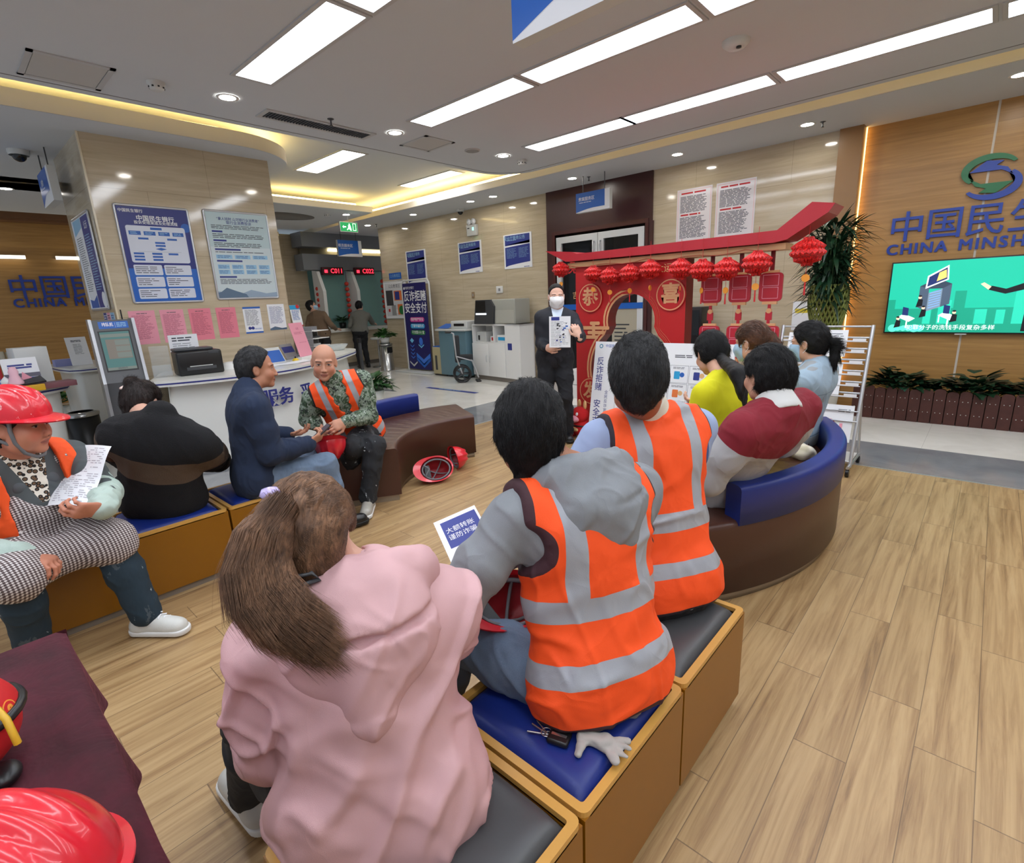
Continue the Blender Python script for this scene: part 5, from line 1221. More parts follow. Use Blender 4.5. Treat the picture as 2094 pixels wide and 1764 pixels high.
# magazine rack
t = thing('magazine_rack', 'wheeled white and steel magazine rack with wire rails behind the denim jacket person', 'rack', (-.69, 4.75, 0))
def post(z): return .0 + .30 * z / 1.14
for x in (0, -.66):
    m = MB(); m.tube([(x, post(0), .06), (x, post(1.16), 1.17)], .014, 10); m.tube([(x, -.08, .075), (x, .40, .075)], .013, 8); m.tube([(x, .36, .08), (x, .16, .62)], .01, 8); m.build('side_frame', ALU, t)
    for y in (-.07, .38): w_ = MB(); w_.tube([(x - .012, y, .03), (x + .012, y, .03)], .03, 16); w_.build('caster', BLACK, t)
for k, py_ in enumerate((681, 700.6, 722.4, 745, 768, 790.5, 816)):
    z = 1.16 - (.0 + .087 * k) ; y = post(z)
    m = MB(); m.tube([(0, y, z), (-.66, y, z)], .008, 8); m.tube([(-.02, y - .03, z - .03), (-.64, y - .03, z - .03)], .004, 6) if k else None
    m.build('rail', ALU, t)
    if k: MB().box(-.12, y - .035, z - .03, -.03, y - .03, z - .005).box(-.64, y - .033, z - .03, -.12, y - .03, z - .02).build('label_strip', PAPER, t)
m = MB(); m.tube([(0, .08, .42), (-.66, .08, .42)], .006, 6); m.tube([(0, .1, .50), (-.66, .1, .50)], .006, 6); m.tube([(0, -.05, .12), (-.66, -.05, .12)], .008, 6); m.build('lower_rails', ALU, t)
MB().box(-.66, .0, .10, 0, .30, .108).build('tray', LIGHTP, t)
def leafl(x, z, w, h, m_, lab, deco=None, g='leaflets on the magazine rack'):
    u = Vector((1, 0, 0)); v = Vector((0, .30, 1.14)).normalized(); o = Vector((-.69 + x, 4.75 + post(z) - .015, z))
    poster('leaflet', lab, 'leaflet', o, u, v, w, h, m_, deco or (lambda P, w, h: P.lines(w * .1, h * .1, w * .9, h * .9, 9, GREYINK, 1, .35, .3)), None, .004, g)
leafl(-.30, .92, .14, .22, PAPER, 'upper white leaflet on the magazine rack near the ponytail')
leafl(-.33, .62, .17, .26, PAPER, 'white leaflet with red blocks in the middle of the rack', lambda P, w, h: (P.rect(w * .3, h * .5, w * .7, h * .85, REDP, 0), P.rect(w * .35, h * .1, w * .6, h * .3, REDP, 0)))
leafl(-.25, .25, .22, .30, PAPER, 'large white leaflet with a red round mark low on the rack', lambda P, w, h: (P.disc(w * .3, h * .5, w * .14, REDP, 0), P.disc(w * .3, h * .5, w * .09, PAPER, 1), P.lines(w * .5, h * .8, w * .9, h * .9, 2, INK, 1, .4, 0), P.rect(w * .6, h * .3, w * .7, h * .5, PINKP, 0)))
leafl(-.60, .85, .2, .27, PAPER, 'white leaflet on the rack behind the denim shoulder')
poster('small_notice', 'white notice with yellow mark on the wall behind the rack', 'notice', (-1.9, WF, .95), (1, 0, 0), (0, 0, 1), .3, .36, PAPER, lambda P, w, h: P.rect(w * .1, h * .6, w * .7, h * .75, pbr('yellow_mark', (220, 200, 60), .5), 0), None, .004)

# floor strip sign
a, b = atZ(874, 792), atZ(975, 803.5)
t = thing('floor_sticker', 'narrow blue waiting line sticker on the glossy tiles', 'sticker', (a.x, a.y, .001), math.atan2(b.y - a.y, b.x - a.x)); L = (b - a).length
MB().box(0, -.05, 0, L, .05, .001).build('film', NAVY, t); P = Panel((0, -.05, .0012), (1, 0, 0), (0, 1, 0)); P.lines(L * .25, .03, L * .7, .07, 1, LBLUE, 1, .6, 0); P.done('lettering', t)

# ------------------------------------------------------------------ teller windows
t = thing('teller_counter', 'beige stone teller counter with white top along the far windows', 'counter', (-12.0, 7.2, 0))
MB().box(-.5, -1.4, .10, 0, 2.2, .88).build('front', STONE, t); MB().box(-.6, -1.5, .88, .12, 2.3, .96, .01).build('worktop', DESKW, t); MB().box(-.45, -1.35, 0, -.04, 2.1, .10).build('plinth', pbr('steel_plinth2', (120, 112, 104), .4), t)
GF = STRIPG
struct('wall_fascia', MB().box(-12.5, 6.15, 2.88, -12.0, 9.6, 3.2).box(-12.45, 6.15, 2.36, -12.05, 9.6, 2.72), GF)
struct('trim_10', MB().box(-12.52, 6.3, 2.72, -12.4, 9.6, 2.88), pbr('vent_bronze', (120, 112, 96), .5))
tag(MB().box(-12.40, 7.0, 2.83, -12.30, 9.4, 2.87).build('fascia_strip', glow('fascia_glow', (255, 240, 190), 5)), 'warm light strip in the gap of the grey teller fascia', 'light strip')
for k, (y0, y1, lb) in enumerate(((6.55, 7.1, 'left red number display above the teller windows'), (7.42, 7.98, 'right red number display above the teller windows'))):
    t = thing('number_display', lb, 'display', (-11.98, (y0 + y1) / 2, 2.33)); w = (y1 - y0) / 2; MB().box(-.04, -w, -.09, .04, w, .09, .004).build('case', pbr('display_maroon', (70, 20, 26), .4), t)
    P = Panel((.0405, -w, -.09), (0, 1, 0), (0, 0, 1)); LR = glow('led_red', (255, 40, 60), 2.2); P.text(['C011', 'C022'][k], w * 1.35, .09, .15, LR, 1, .01); P.rect(.05, .05, .13, .12, LR, 1); P.done('digits', t)
GLS = glass('teller_glass', (150, 196, 190), .35, .04)
for k, (y0, y1) in enumerate(((6.62, 7.30), (7.45, 8.4))):
    t = thing('teller_window', ['left teller window with green glass', 'right teller window with green glass'][k], 'window', (-12.2, (y0 + y1) / 2, .96)); w = (y1 - y0) / 2
    MB().box(-.01, -w, 0, 0, w, 1.42).build('pane', GLS, t); MB().box(-.04, -w - .03, 0, .03, -w, 1.42).box(-.04, w, 0, .03, w + .03, 1.42).build('frame', ALU, t)
for k, y in enumerate((6.45, 7.36, 8.5)):
    t = thing('privacy_screen', ['white slanted privacy divider left of the first window', 'white slanted privacy divider between the windows', 'white slanted privacy divider at the far right window'][k], 'divider', (-12.0, y, .96)); pts = [(-.2, 0), (.18, 0), (.22, .9), (.02, 1.36), (-.2, 1.40)]; n = 5
    MB().raw([(x, s_, z) for s_ in (-.04, .04) for x, z in pts], [(0, 1, 2, 3, 4), (9, 8, 7, 6, 5)] + [(i, 5 + i, 5 + (i + 1) % 5, (i + 1) % 5) for i in range(5)], False).build('panel', WHITE, t, True)
struct('wall_tellerback', MB().box(-14.2, 5.5, 0, -14.1, 10, 3.2), pbr('teal_back', (120, 160, 152), .7))
for k, (px, py0, n_, lb) in enumerate(((649, 585, 4, 'short string of small red lanterns left of the teller windows'), (708, 575, 9, 'long string of small red lanterns between the teller windows'), (781, 570, 11, 'long string of small red lanterns at the poster wall corner'))):
    p = atX(px, py0, -12.06); t = thing('lantern_string', lb, 'lantern string', p); 
    MB().tube([(0, 0, .22), (0, 0, -.13 * n_)], .003, 5).build('cord', REDP, t)
    for i in range(n_): blob((0, 0, -.06 - .13 * i), (.055, .055, .05), pbr('small_lantern', (204, 60, 44), .5) if i % 2 else MATS.get('small_lantern') or pbr('small_lantern', (204, 60, 44), .5), 'small_lantern', t, 8)
t = thing('bar_stool', 'round white bar stool with steel stem at the teller counter', 'stool', (-11.15, 7.35, 0)); MB().lathe([(0, .72), (.17, .72), (.18, .70), (.16, .67), (0, .67)], 24).build('seat', LIGHTP, t); MB().cyl(0, 0, .03, .67, .025, 14).build('stem', CHROME, t); MB().lathe([(.2, 0), (.19, .015), (.03, .04)], 24).build('base', CHROME, t)
p = atZ(722, 760); t = thing('queue_post', 'dark queue barrier post by the rounded counter end', 'post', (-7.75, 4.75, 0)); MB().lathe([(.15, 0), (.15, .015), (.03, .03)], 24).build('base', CHROME, t); MB().cyl(0, 0, .02, .93, .028, 14).build('pole', DARK, t); MB().cyl(0, 0, .9, .97, .035, 14).build('belt_head', BLACK, t)
t = thing('potted_plant', 'dark potted plant on the teller counter', 'plant', (-12.1, 7.0, .96)); MB().lathe([(0, 0), (.07, 0), (.09, .14), (0, .14)], 16).build('pot', BLACK, t); bush(t, 60, .15, .18, .14, .035, LEAF[0], seed=31)
tent(-12.0, 7.22, .96, .2, .26, REDP, 'small red card on the teller counter beside the dark plant', 0, lambda P, w, h: P.lines(.03, .05, w - .03, h * .8, 5, GOLD, 1, .4, .1), 'card', 'counter_card', .04)
p = atX(617, 545, -12.29); t = thing('wall_phone', 'small white wall phone on the beige wall left of the tellers', 'phone', (-12.29, p.y, p.z)); MB().box(0, -.04, -.1, .05, .04, .1, .01).build('body', WHITE, t); MB().box(.05, -.02, -.09, .07, .02, .04, .005).build('handset', DARK, t)
t = thing('fire_box', 'red fire call point low on the wall behind the counter organizer', 'call point', (-12.29, 5.6, atX(633, 625, -12.29).z)); MB().box(0, -.06, -.16, .05, .06, .16, .005).build('case', REDP, t)

# ------------------------------------------------------------------ helmets
def helmet_mesh(name_m, sc=1):
    """shell with three ridges and a short peak; x forward"""
    def f(u, v):
        a = 2 * PI * u; e = v * PI / 2; r = math.cos(e); x, y = r * math.cos(a), r * math.sin(a); z = math.sin(e)
        ridge = 0
        for c0 in (0, .45, -.45):
            d = abs(y - c0 * (.8 + .2 * x)); ridge = max(ridge, max(0, 1 - (d / .17) ** 2) ** 1.5 * min(1, z * 1.4))
        k = 1 + .075 * ridge
        return (x * .135 * k, y * .108 * k, z * .128 * k)
    return f
HR = None
def m_helmet(name, splat):
    g = G(name); c = srgb(206, 22, 40)
    n_ = g.noise(g.obj(), (30, 30, 12), 4, .7); c2 = g.mix(g.noise(g.obj(), 9, 3), c, srgb(226, 44, 58))
    if splat: c2 = g.mix(g.mul(g.gt(n_, .64), .7), c2, srgb(240, 190, 190))
    return g.out(c2, .28, 0, Coat_Weight=.3)
HELM = m_helmet('helmet_red', False); HELMS = m_helmet('helmet_red_splashed', True)
STRAP = pbr('grey_strap', (112, 114, 118), .6); FOAM = pbr('grey_foam', (80, 84, 86), .8)
def helmet(label, M, m, sc=1, strap=None, group=None, outerwear=True):
    t = thing('safety_helmet', label, 'helmet', (0, 0, 0), 0, group or 'red safety helmets'); t.matrix_world = M
    sh = MB(); f = helmet_mesh(''); sh.grid(lambda u, v: f(u, v), 64, 24).build('shell', m, t)
    def br(u, v):
        a = 2 * PI * u; fr = max(0, math.cos(a)) ** 2; w = .012 + .045 * fr; k = 1 + v * w / .12
        return (.135 * math.cos(a) * k, .108 * math.sin(a) * k, -.004 - v * (.018 * fr + .004))
    b = MB(); b.grid(br, 64, 5); b.grid(lambda u, v: Vector(br(u, v)) + Vector((0, 0, .004)), 64, 5); b.build('brim', m, t)
    ins = MB(); ins.grid(lambda u, v: tuple(c * .955 for c in f(u, v)), 40, 12).build('inner_shell', pbr('helmet_inner', (150, 20, 30), .5), t)
    bd = MB(); bd.tube([(.118 * math.cos(a), .092 * math.sin(a), .012) for a in [2 * PI * i / 32 for i in range(32)]], .008, 6, closed=True); bd.build('headband', STRAP, t)
    cr = MB()
    for a0 in (.5, 2.1, 3.6, 5.2):
        cr.tube([(.116 * math.cos(a0) * math.cos(e), .09 * math.sin(a0) * math.cos(e), .012 + .085 * math.sin(e)) for e in (0, .4, .8, 1.2, 1.57)], .006, 5)
    cr.build('crown_straps', STRAP, t)
    pd = MB(); pd.box(.05, -.06, .03, .10, .06, .055, .01); pd.build('sweat_pad', FOAM, t)
    if strap: MB().tube(strap, .006, 6).build('chin_strap', STRAP, t)
    return t
from mathutils import Euler
def TR(loc, rx=0, ry=0, rz=0): return Matrix.Translation(Vector(loc)) @ Euler((rx, ry, rz), 'XYZ').to_matrix().to_4x4()
def aim(loc, upv, fwd):
    """z of the helmet along upv, x along fwd"""
    z = Vector(upv).normalized(); x = Vector(fwd); x = (x - z * x.dot(z)).normalized(); y = z.cross(x)
    return Matrix(((x.x, y.x, z.x, loc[0]), (x.y, y.y, z.y, loc[1]), (x.z, y.z, z.z, loc[2]), (0, 0, 0, 1)))
helmet('red safety helmet lying on its crown before the curved sofa, grey lining showing', aim((-3.36, 2.66, .115), (-.62, .42, -.62), (-.2, -.9, .2)), HELM, 1.0, [(.1, .05, 0), (.06, .0, -.03), (.1, -.05, 0)])
helmet('red safety helmet tipped on its side behind the upturned one', aim((-3.50, 2.98, .10), (.30, .78, .10), (.7, -.3, .3)), HELM, 1.0, [(.1, .06, 0), (.02, .03, -.05), (-.08, .06, 0)])
helmet('red safety helmet resting on the maroon cloth at the bottom left', aim((-.885, -.085, .745), (-.05, -.05, 1), (-.8, -.6, 0)), HELM, 1.0, [(-.12, .05, 0), (-.15, .09, -.01), (-.16, .12, 0), (-.12, .10, 0)])

# velvet covered table
t = thing('velvet_table', 'table covered with dark maroon velvet at the bottom left', 'table', (-1.2, -.3, 0))
def m_velvet():
    g = G('maroon_velvet'); f = g.noise(g.obj(), 7, 4, .6, .4); f2 = g.noise(g.obj(), (4, 30, 30), 2)
    c = g.ramp(f, [(.3, srgb(46, 4, 16)), (.7, srgb(78, 12, 32))]); g.bump(g.add(f, g.mul(f2, .5)), .5, .02)
    return g.out(c, .85, 0, Sheen_Weight=.2, Sheen_Roughness=.4, Sheen_Tint=srgb(190, 70, 100))
VEL = m_velvet()
def cloth(u, v):
    # u across (from far edge hem up, over the top), v along the table
    x = -.47 + v * 1.25
    s_ = u * 1.45
    ft = 0.0
    wav = math.sin(v * 21 + 1) * .5 + math.sin(v * 47) * .3 + math.sin(v * 9) * .4
    if s_ < .62:
        k = (.62 - s_) / .62; y = .36 + .010 + .018 * k ** 1.4 * (1 + .8 * wav) + .008 * wav * k; z = .715 - (.20 + .02 * wav) * k
    else:
        y = .36 - (s_ - .62); z = .722 + .004 * math.sin(v * 33 + y * 9) * math.exp(-abs(v - .42) * 9) + .003 * math.sin(v * 60 + 8 * y) * math.exp(-abs(v - .7) * 5)
    if v < .06: z -= (.06 - v) ** 1 * 0
    return (x, y, z)
m = MB(); m.grid(cloth, 60, 110); m.build('velvet_cloth', VEL, t)
m = MB()
def endc(u, v):
    y = .372 - v * .83; k = u; wav = math.sin(v * 18) * .5 + math.sin(v * 41) * .3
    return (-.47 - .02 * k ** 1.3 * (1 + .6 * wav), y, .722 - .22 * k)
m.grid(endc, 20, 60); m.build('cloth_end_drape', VEL, t)
MB().box(-.45, -.45, .69, .75, .345, .715).build('tabletop', pbr('plain_wood', (150, 120, 90), .5), t)
for sx in (-.4, .7):
    for sy in (-.4, .3): MB().box(sx - .02, sy - .02, 0, sx + .02, sy + .02, .69).build('leg', ALU, t)
# red plush figure bottle on the table
t = thing('festive_doll', 'round red and gold festive doll with pink top standing on the maroon cloth', 'doll', (-1.245, -.125, .722)); t.scale = (.8, .8, .8)
blob((0, 0, .11), (.115, .115, .115), PR, 'body', t, 24); blob((0, 0, .31), (.10, .10, .12), pbr('doll_pale', (244, 206, 200), .6), 'head', t, 24)
g = G('doll_brocade'); v_ = g.voro(g.obj(), 16); c_ = g.ramp(g.op('SINE', g.mul(v_, 60)), [(.4, srgb(200, 20, 26)), (.6, srgb(232, 150, 50))]); c_ = g.mix(g.gt(v_, .42), c_, srgb(196, 20, 26)); g.out(c_, .6)
b = MB(); b.lathe([(.119 * math.cos(a), .11 + .119 * math.sin(a)) for a in [.25 + 1.0 * k / 10 for k in range(11)]], 32); b.build('brocade_jacket', MATS['doll_brocade'], t)
b = MB(); b.tube([(.119 * math.cos(a), .119 * math.sin(a), .13) for a in [2 * PI * i / 28 for i in range(28)]], .011, 8, closed=True); b.build('belt', BLACK, t)
blob((.10, .06, .02), (.04, .03, .02), BLACK, 'shoe', t); blob((.03, .05, .42), (.03, .03, .02), pbr('doll_pink', (236, 110, 150), .5), 'pink_bobble', t); MB().tube([(.09, .08, .17), (.13, .09, .16), (.14, .095, .10)], .007, 6).build('gold_trim', pbr('gold_trim', (214, 170, 40), .4), t)
# ------------------------------------------------------------------ people: smooth solids meshed from distance fields
def V3(*a): return np.array(a, float)
def nrm(v): v = np.asarray(v, float); return v / max(1e-9, np.linalg.norm(v))
class Field:
    """a distance grid; every solid is blended in only near itself"""
    def __init__(s, lo, hi, h):
        s.lo = np.asarray(lo, float) - 3 * h; s.h = h
        s.n = np.ceil((np.asarray(hi) + 3 * h - s.lo) / h).astype(int) + 1
        s.D = np.full(s.n, .25, np.float32)
    def sub(s, lo, hi):
        a = np.clip(np.floor((np.asarray(lo) - s.lo) / s.h).astype(int), 0, s.n - 1); b = np.clip(np.ceil((np.asarray(hi) - s.lo) / s.h).astype(int) + 1, a + 1, s.n)
        ax = [s.lo[i] + s.h * np.arange(a[i], b[i]) for i in range(3)]
        return tuple(slice(a[i], b[i]) for i in range(3)), np.meshgrid(*ax, indexing='ij')
    def put(s, sl, d, k, mode):
        D = s.D[sl]
        if mode == 'add':
            if k > 0: hh = np.clip(.5 + .5 * (D - d) / k, 0, 1); s.D[sl] = D * (1 - hh) + d * hh - k * hh * (1 - hh)
            else: s.D[sl] = np.minimum(D, d)
        elif mode == 'cut':
            d = -d
            if k > 0: hh = np.clip(.5 - .5 * (D - d) / k, 0, 1); s.D[sl] = D * (1 - hh) + d * hh + k * hh * (1 - hh)
            else: s.D[sl] = np.maximum(D, d)
    def cap(s, a, b, ra, rb=None, k=.02, mode='add', fr=None, flat=1.0):
        """tapered capsule; fr = frame (rows L, F, U) with the F axis squashed by flat"""
        a = np.asarray(a, float); b = np.asarray(b, float); rb = ra if rb is None else rb; m = max(ra, rb) + .05 + k
        sl, (X, Y, Z) = s.sub(np.minimum(a, b) - m, np.maximum(a, b) + m)
        X = X - a[0]; Y = Y - a[1]; Z = Z - a[2]; d = b - a
        if fr is not None:
            q = [fr[i][0] * X + fr[i][1] * Y + fr[i][2] * Z for i in range(3)]; q[1] = q[1] / flat; e = fr @ d; e[1] /= flat
            X, Y, Z = q; d = e
        L2 = max(1e-9, d @ d); t = np.clip((X * d[0] + Y * d[1] + Z * d[2]) / L2, 0, 1)
        r = np.sqrt((X - t * d[0]) ** 2 + (Y - t * d[1]) ** 2 + (Z - t * d[2]) ** 2) - (ra + (rb - ra) * t)
        if flat < 1: r = r * (flat + 1) / 2
        s.put(sl, r.astype(np.float32), k, mode); return s
    def ell(s, c, r, fr=None, k=.02, mode='add'):
        c = np.asarray(c, float); r = np.asarray(r, float); m = max(r) + .05 + k
        sl, (X, Y, Z) = s.sub(c - m, c + m); X = X - c[0]; Y = Y - c[1]; Z = Z - c[2]
        if fr is not None: X, Y, Z = [fr[i][0] * X + fr[i][1] * Y + fr[i][2] * Z for i in range(3)]
        k0 = np.sqrt((X / r[0]) ** 2 + (Y / r[1]) ** 2 + (Z / r[2]) ** 2); k1 = np.sqrt((X / r[0] ** 2) ** 2 + (Y / r[1] ** 2) ** 2 + (Z / r[2] ** 2) ** 2)
        s.put(sl, (k0 * (k0 - 1) / np.maximum(k1, 1e-6)).astype(np.float32), k, mode); return s
    def chain(s, P, R, k=.02, **kw):
        for i in range(len(P) - 1): s.cap(P[i], P[i + 1], R[i], R[i + 1], k, **kw)
        return s
    def half(s, p, n, k=0):
        """keep the side of the plane opposite to n"""
        sl, (X, Y, Z) = s.sub(s.lo, s.lo + s.h * s.n); d = (X - p[0]) * n[0] + (Y - p[1]) * n[1] + (Z - p[2]) * n[2]
        D = s.D[sl]
        if k > 0: hh = np.clip(.5 - .5 * (D - d) / k, 0, 1); s.D[sl] = D * (1 - hh) + d * hh + k * hh * (1 - hh)
        else: s.D[sl] = np.maximum(D, d)
        return s
    def mesh(s):
        """naive surface nets"""
        D = s.D; h = s.h
        D[0] = D[-1] = .1; D[:, 0] = D[:, -1] = .1; D[:, :, 0] = D[:, :, -1] = .1
        I = D < 0; c = [D[i:D.shape[0] - 1 + i, j:D.shape[1] - 1 + j, k:D.shape[2] - 1 + k] for i in (0, 1) for j in (0, 1) for k in (0, 1)]
        cnt = sum((x < 0).astype(np.int8) for x in c); act = (cnt > 0) & (cnt < 8); idx = np.argwhere(act); n = len(idx)
        vid = np.full(act.shape, -1, np.int32); vid[act] = np.arange(n)
        cv = np.stack([x[act] for x in c], 1); off = np.array([(i, j, k) for i in (0, 1) for j in (0, 1) for k in (0, 1)], float)
        acc = np.zeros((n, 3)); w = np.zeros(n)
        for a in range(8):
            for b in range(a + 1, 8):
                if np.abs(off[a] - off[b]).sum() != 1: continue
                va, vb = cv[:, a], cv[:, b]; m = (va < 0) != (vb < 0); t = np.where(m, va / np.where(m, va - vb, 1), 0)
                acc += m[:, None] * (off[a] + t[:, None] * (off[b] - off[a])); w += m
        V = s.lo + h * (idx + acc / w[:, None]); F = []
        for ax in range(3):
            o = [1, 1, 1]; o[ax] = 0
            A = I[tuple(slice(1, None) if q != ax else slice(0, -1) for q in range(3))]; B = I[1:, 1:, 1:]
            A = I[(slice(0, -1) if ax == 0 else slice(1, None)), (slice(0, -1) if ax == 1 else slice(1, None)), (slice(0, -1) if ax == 2 else slice(1, None))]
            m = np.argwhere(A != B); sgn = A[tuple(m.T)]
            m = m + np.array([0 if ax == q else 1 for q in range(3)])
            u, v = [(1, 2), (2, 0), (0, 1)][ax]; eu = np.eye(3, dtype=int)[u]; ev = np.eye(3, dtype=int)[v]
            ok = np.all(m < np.array(I.shape) - 1, 1) & np.all(m > 0, 1); m = m[ok]; sgn = sgn[ok]
            q = np.stack([vid[tuple((m - eu - ev).T)], vid[tuple((m - ev).T)], vid[tuple(m.T)], vid[tuple((m - eu).T)]], 1)
            q[~sgn] = q[~sgn][:, ::-1]; F.append(q)
        F = np.concatenate(F); F = F[(F >= 0).all(1)]; us = np.zeros(len(V), bool); us[F.ravel()] = True; re_ = np.cumsum(us) - 1
        return V[us], re_[F]

_lat = rng.random((32, 32, 32)).astype(np.float32) * 2 - 1
def vnoise(P, f):
    q = P * f + 100; i = np.floor(q).astype(int); t = q - i; t = t * t * (3 - 2 * t); r = 0
    for a in (0, 1):
        for b in (0, 1):
            for c in (0, 1):
                w = (t[:, 0] if a else 1 - t[:, 0]) * (t[:, 1] if b else 1 - t[:, 1]) * (t[:, 2] if c else 1 - t[:, 2])
                r = r + w * _lat[(i[:, 0] + a) % 32, (i[:, 1] + b) % 32, (i[:, 2] + c) % 32]
    return r
def creases(q, f, amp):
    q1 = q @ np.array([[.8, 0, .6], [0, 1, 0], [-.6, 0, .8]]) * np.array([.38, .9, 1.25]); q2 = q @ np.array([[.5, 0, -.86], [0, 1, 0], [.86, 0, .5]]) * np.array([.4, .9, 1.2]) + 7
    a = np.exp(-(vnoise(q1, f * 1.15) / .15) ** 2); b = np.exp(-(vnoise(q2, f * 1.9) / .18) ** 2)
    return (amp * (a * .75 + b * .4 + .5 * vnoise(q, f * .55)))[:, None]
def vnormals(V, F):
    n = np.cross(V[F[:, 2]] - V[F[:, 0]], V[F[:, 3]] - V[F[:, 1]]); N = np.zeros_like(V)
    for k in range(4): np.add.at(N, F[:, k], n)
    return N / np.maximum(np.linalg.norm(N, axis=1), 1e-9)[:, None]
def relax(V, F, it=1, lam=.5):
    for _ in range(it):
        S_ = np.zeros_like(V); C = np.zeros(len(V))
        for a, b in ((0, 1), (1, 2), (2, 3), (3, 0)):
            np.add.at(S_, F[:, a], V[F[:, b]]); np.add.at(S_, F[:, b], V[F[:, a]]); np.add.at(C, F[:, a], 1); np.add.at(C, F[:, b], 1)
        V = V + lam * (S_ / np.maximum(C, 1)[:, None] - V)
    return V
def np_mesh(name, V, F, mats, parent, attrs=None, mi=None):
    me = bpy.data.meshes.new(name); me.vertices.add(len(V)); me.vertices.foreach_set('co', V.astype(np.float32).ravel())
    me.loops.add(F.size); me.loops.foreach_set('vertex_index', F.astype(np.int32).ravel()); me.polygons.add(len(F))
    me.polygons.foreach_set('loop_start', np.arange(0, F.size, F.shape[1], dtype=np.int32))
    for m in (mats if isinstance(mats, (list, tuple)) else [mats]): me.materials.append(m)
    me.polygons.foreach_set('use_smooth', np.ones(len(F), bool))
    if mi is not None: me.polygons.foreach_set('material_index', mi.astype(np.int32))
    me.update(calc_edges=True)
    for k, a in (attrs or {}).items():
        at_ = me.attributes.new(k, 'FLOAT_VECTOR', 'POINT'); at_.data.foreach_set('vector', a.astype(np.float32).ravel())
    return link(name, me, parent)

def frame(fwd, up):
    """rows: left, forward, up"""
    u = nrm(up); f = np.asarray(fwd, float); f = nrm(f - u * (f @ u)); return np.stack([np.cross(u, f), f, u])
def yawv(deg): a = math.radians(deg); return V3(math.cos(a), math.sin(a), 0)

# ---- skin and cloth materials
def m_skin(name, col, lips=(150, 84, 78), brow=(40, 32, 30), eyes=True, blush=.25, fem=False):
    if name in MATS: return MATS[name]
    g = G(name); x, y, z = g.xyz(g.attr('hc')); c0 = srgb(*col)
    f = g.noise(g.obj(), 18, 4); c = g.mix(f, tuple(v * .90 for v in c0), tuple(min(1, v * 1.08) for v in c0))
    ax = g.abs(x)
    def ell_(cx, cy, cz, rx, ry, rz, a=ax): 
        d = g.add(g.add(g.op('POWER', g.mul(g.sub(a, cx), 1 / rx), 2), g.op('POWER', g.mul(g.sub(y, cy), 1 / ry), 2)), g.op('POWER', g.mul(g.sub(z, cz), 1 / rz), 2)); return d
    ch = g.sub(1, ell_(.045, .07, -.035, .03, .05, .028)); c = g.mix(g.mul(g.mx(ch, 0), blush), c, srgb(206, 110, 92))
    lp = g.lt(ell_(0, .09, -.066, .025, .03, .0095, x), 1); c = g.mix(g.mul(lp, .75), c, srgb(*lips))
    ml = g.lt(ell_(0, .09, -.0665, .024, .03, .0014, x), 1); c = g.mix(g.mul(ml, .55), c, srgb(90, 50, 46))
    bz = g.add(.026, g.mul(g.op('POWER', g.sub(ax, .032), 2), -8))
    br = g.mul(g.mul(g.band(ax, .014, .052), g.gt(y, .04)), g.lt(g.abs(g.sub(z, bz)), .0038)); c = g.mix(g.mul(br, .75), c, srgb(*brow))
    if eyes:
        ey = g.mul(g.lt(ell_(.032, .085, .0035, .0140, .05, .0040), 1), g.gt(y, .05)); c = g.mix(ey, c, srgb(186, 172, 162))
        ir = g.mul(ey, g.lt(ell_(.032, .085, .004, .0066, .05, .0058), 1)); c = g.mix(ir, c, srgb(26, 18, 16))
        ln = g.mul(g.mul(g.lt(ell_(.032, .085, .0045, .0165, .05, .0066), 1), g.gt(z, .006)), g.gt(y, .05)); c = g.mix(g.mul(ln, .8), c, srgb(44, 32, 30))
    ns = g.lt(ell_(.0075, .112, -.0415, .004, .02, .003), 1); c = g.mix(g.mul(ns, .8), c, srgb(70, 40, 34))
    g.bump(g.noise(g.obj(), 260, 3), .12, .001)
    return g.out(c, .48, 0, Subsurface_Weight=.0, Specular_IOR_Level=.4)
def m_cloth(name, col, var=.12, weave=(420, .25, .001), rough=.85, fold=None, col2=None, deco=None, sheen=0):
    """deco(g, colour, lc) may repaint by garment coordinates (left, forward, up)"""
    if name in MATS: return MATS[name]
    g = G(name); c0 = srgb(*col); f = g.noise(g.obj(), 9, 4); c = g.mix(f, tuple(v * (1 - var) for v in c0), tuple(min(1, v * (1 + var)) for v in c0))
    if col2 is not None: c = g.mix(g.mul(g.noise(g.obj(), 420, 2), .45), c, srgb(*col2))
    r = rough
    if deco:
        q = deco(g, c, g.xyz(g.attr('lc'))); c, r = q if isinstance(q, tuple) else (q, rough)
    h = g.noise(g.obj(), weave[0], 3)
    if fold:
        w = g.abs(g.sub(g.noise(g.obj(), fold[0], 2, .5, .6), .5)); h = g.add(g.mul(h, .05), g.mul(w, -3 * fold[1]))
        g.bump(h, .8, .012)
    else: g.bump(h, weave[1], weave[2])
    return g.out(c, r, 0, Sheen_Weight=sheen)
def m_hair(name, col, col2=None, rough=.42, k=3.0):
    if name in MATS: return MATS[name]
    g = G(name); x, y, z = g.xyz(g.attr('hc'))
    f = g.noise(g.vec(g.mul(x, 260), g.mul(y, 60), g.mul(z, 60)), 1, 3, .6, .6); f2 = g.noise(g.attr('hc'), 16, 3)
    a = srgb(*col); b = srgb(*(col2 or tuple(min(255, c * 1.5 + 6) for c in col)))
    c = g.mix(g.mul(g.op('POWER', g.mul(f, f2), 1.4), k), tuple(v * .6 for v in a), b)
    g.bump(f, .55, .004)
    return g.out(c, rough, 0, Specular_IOR_Level=.28)

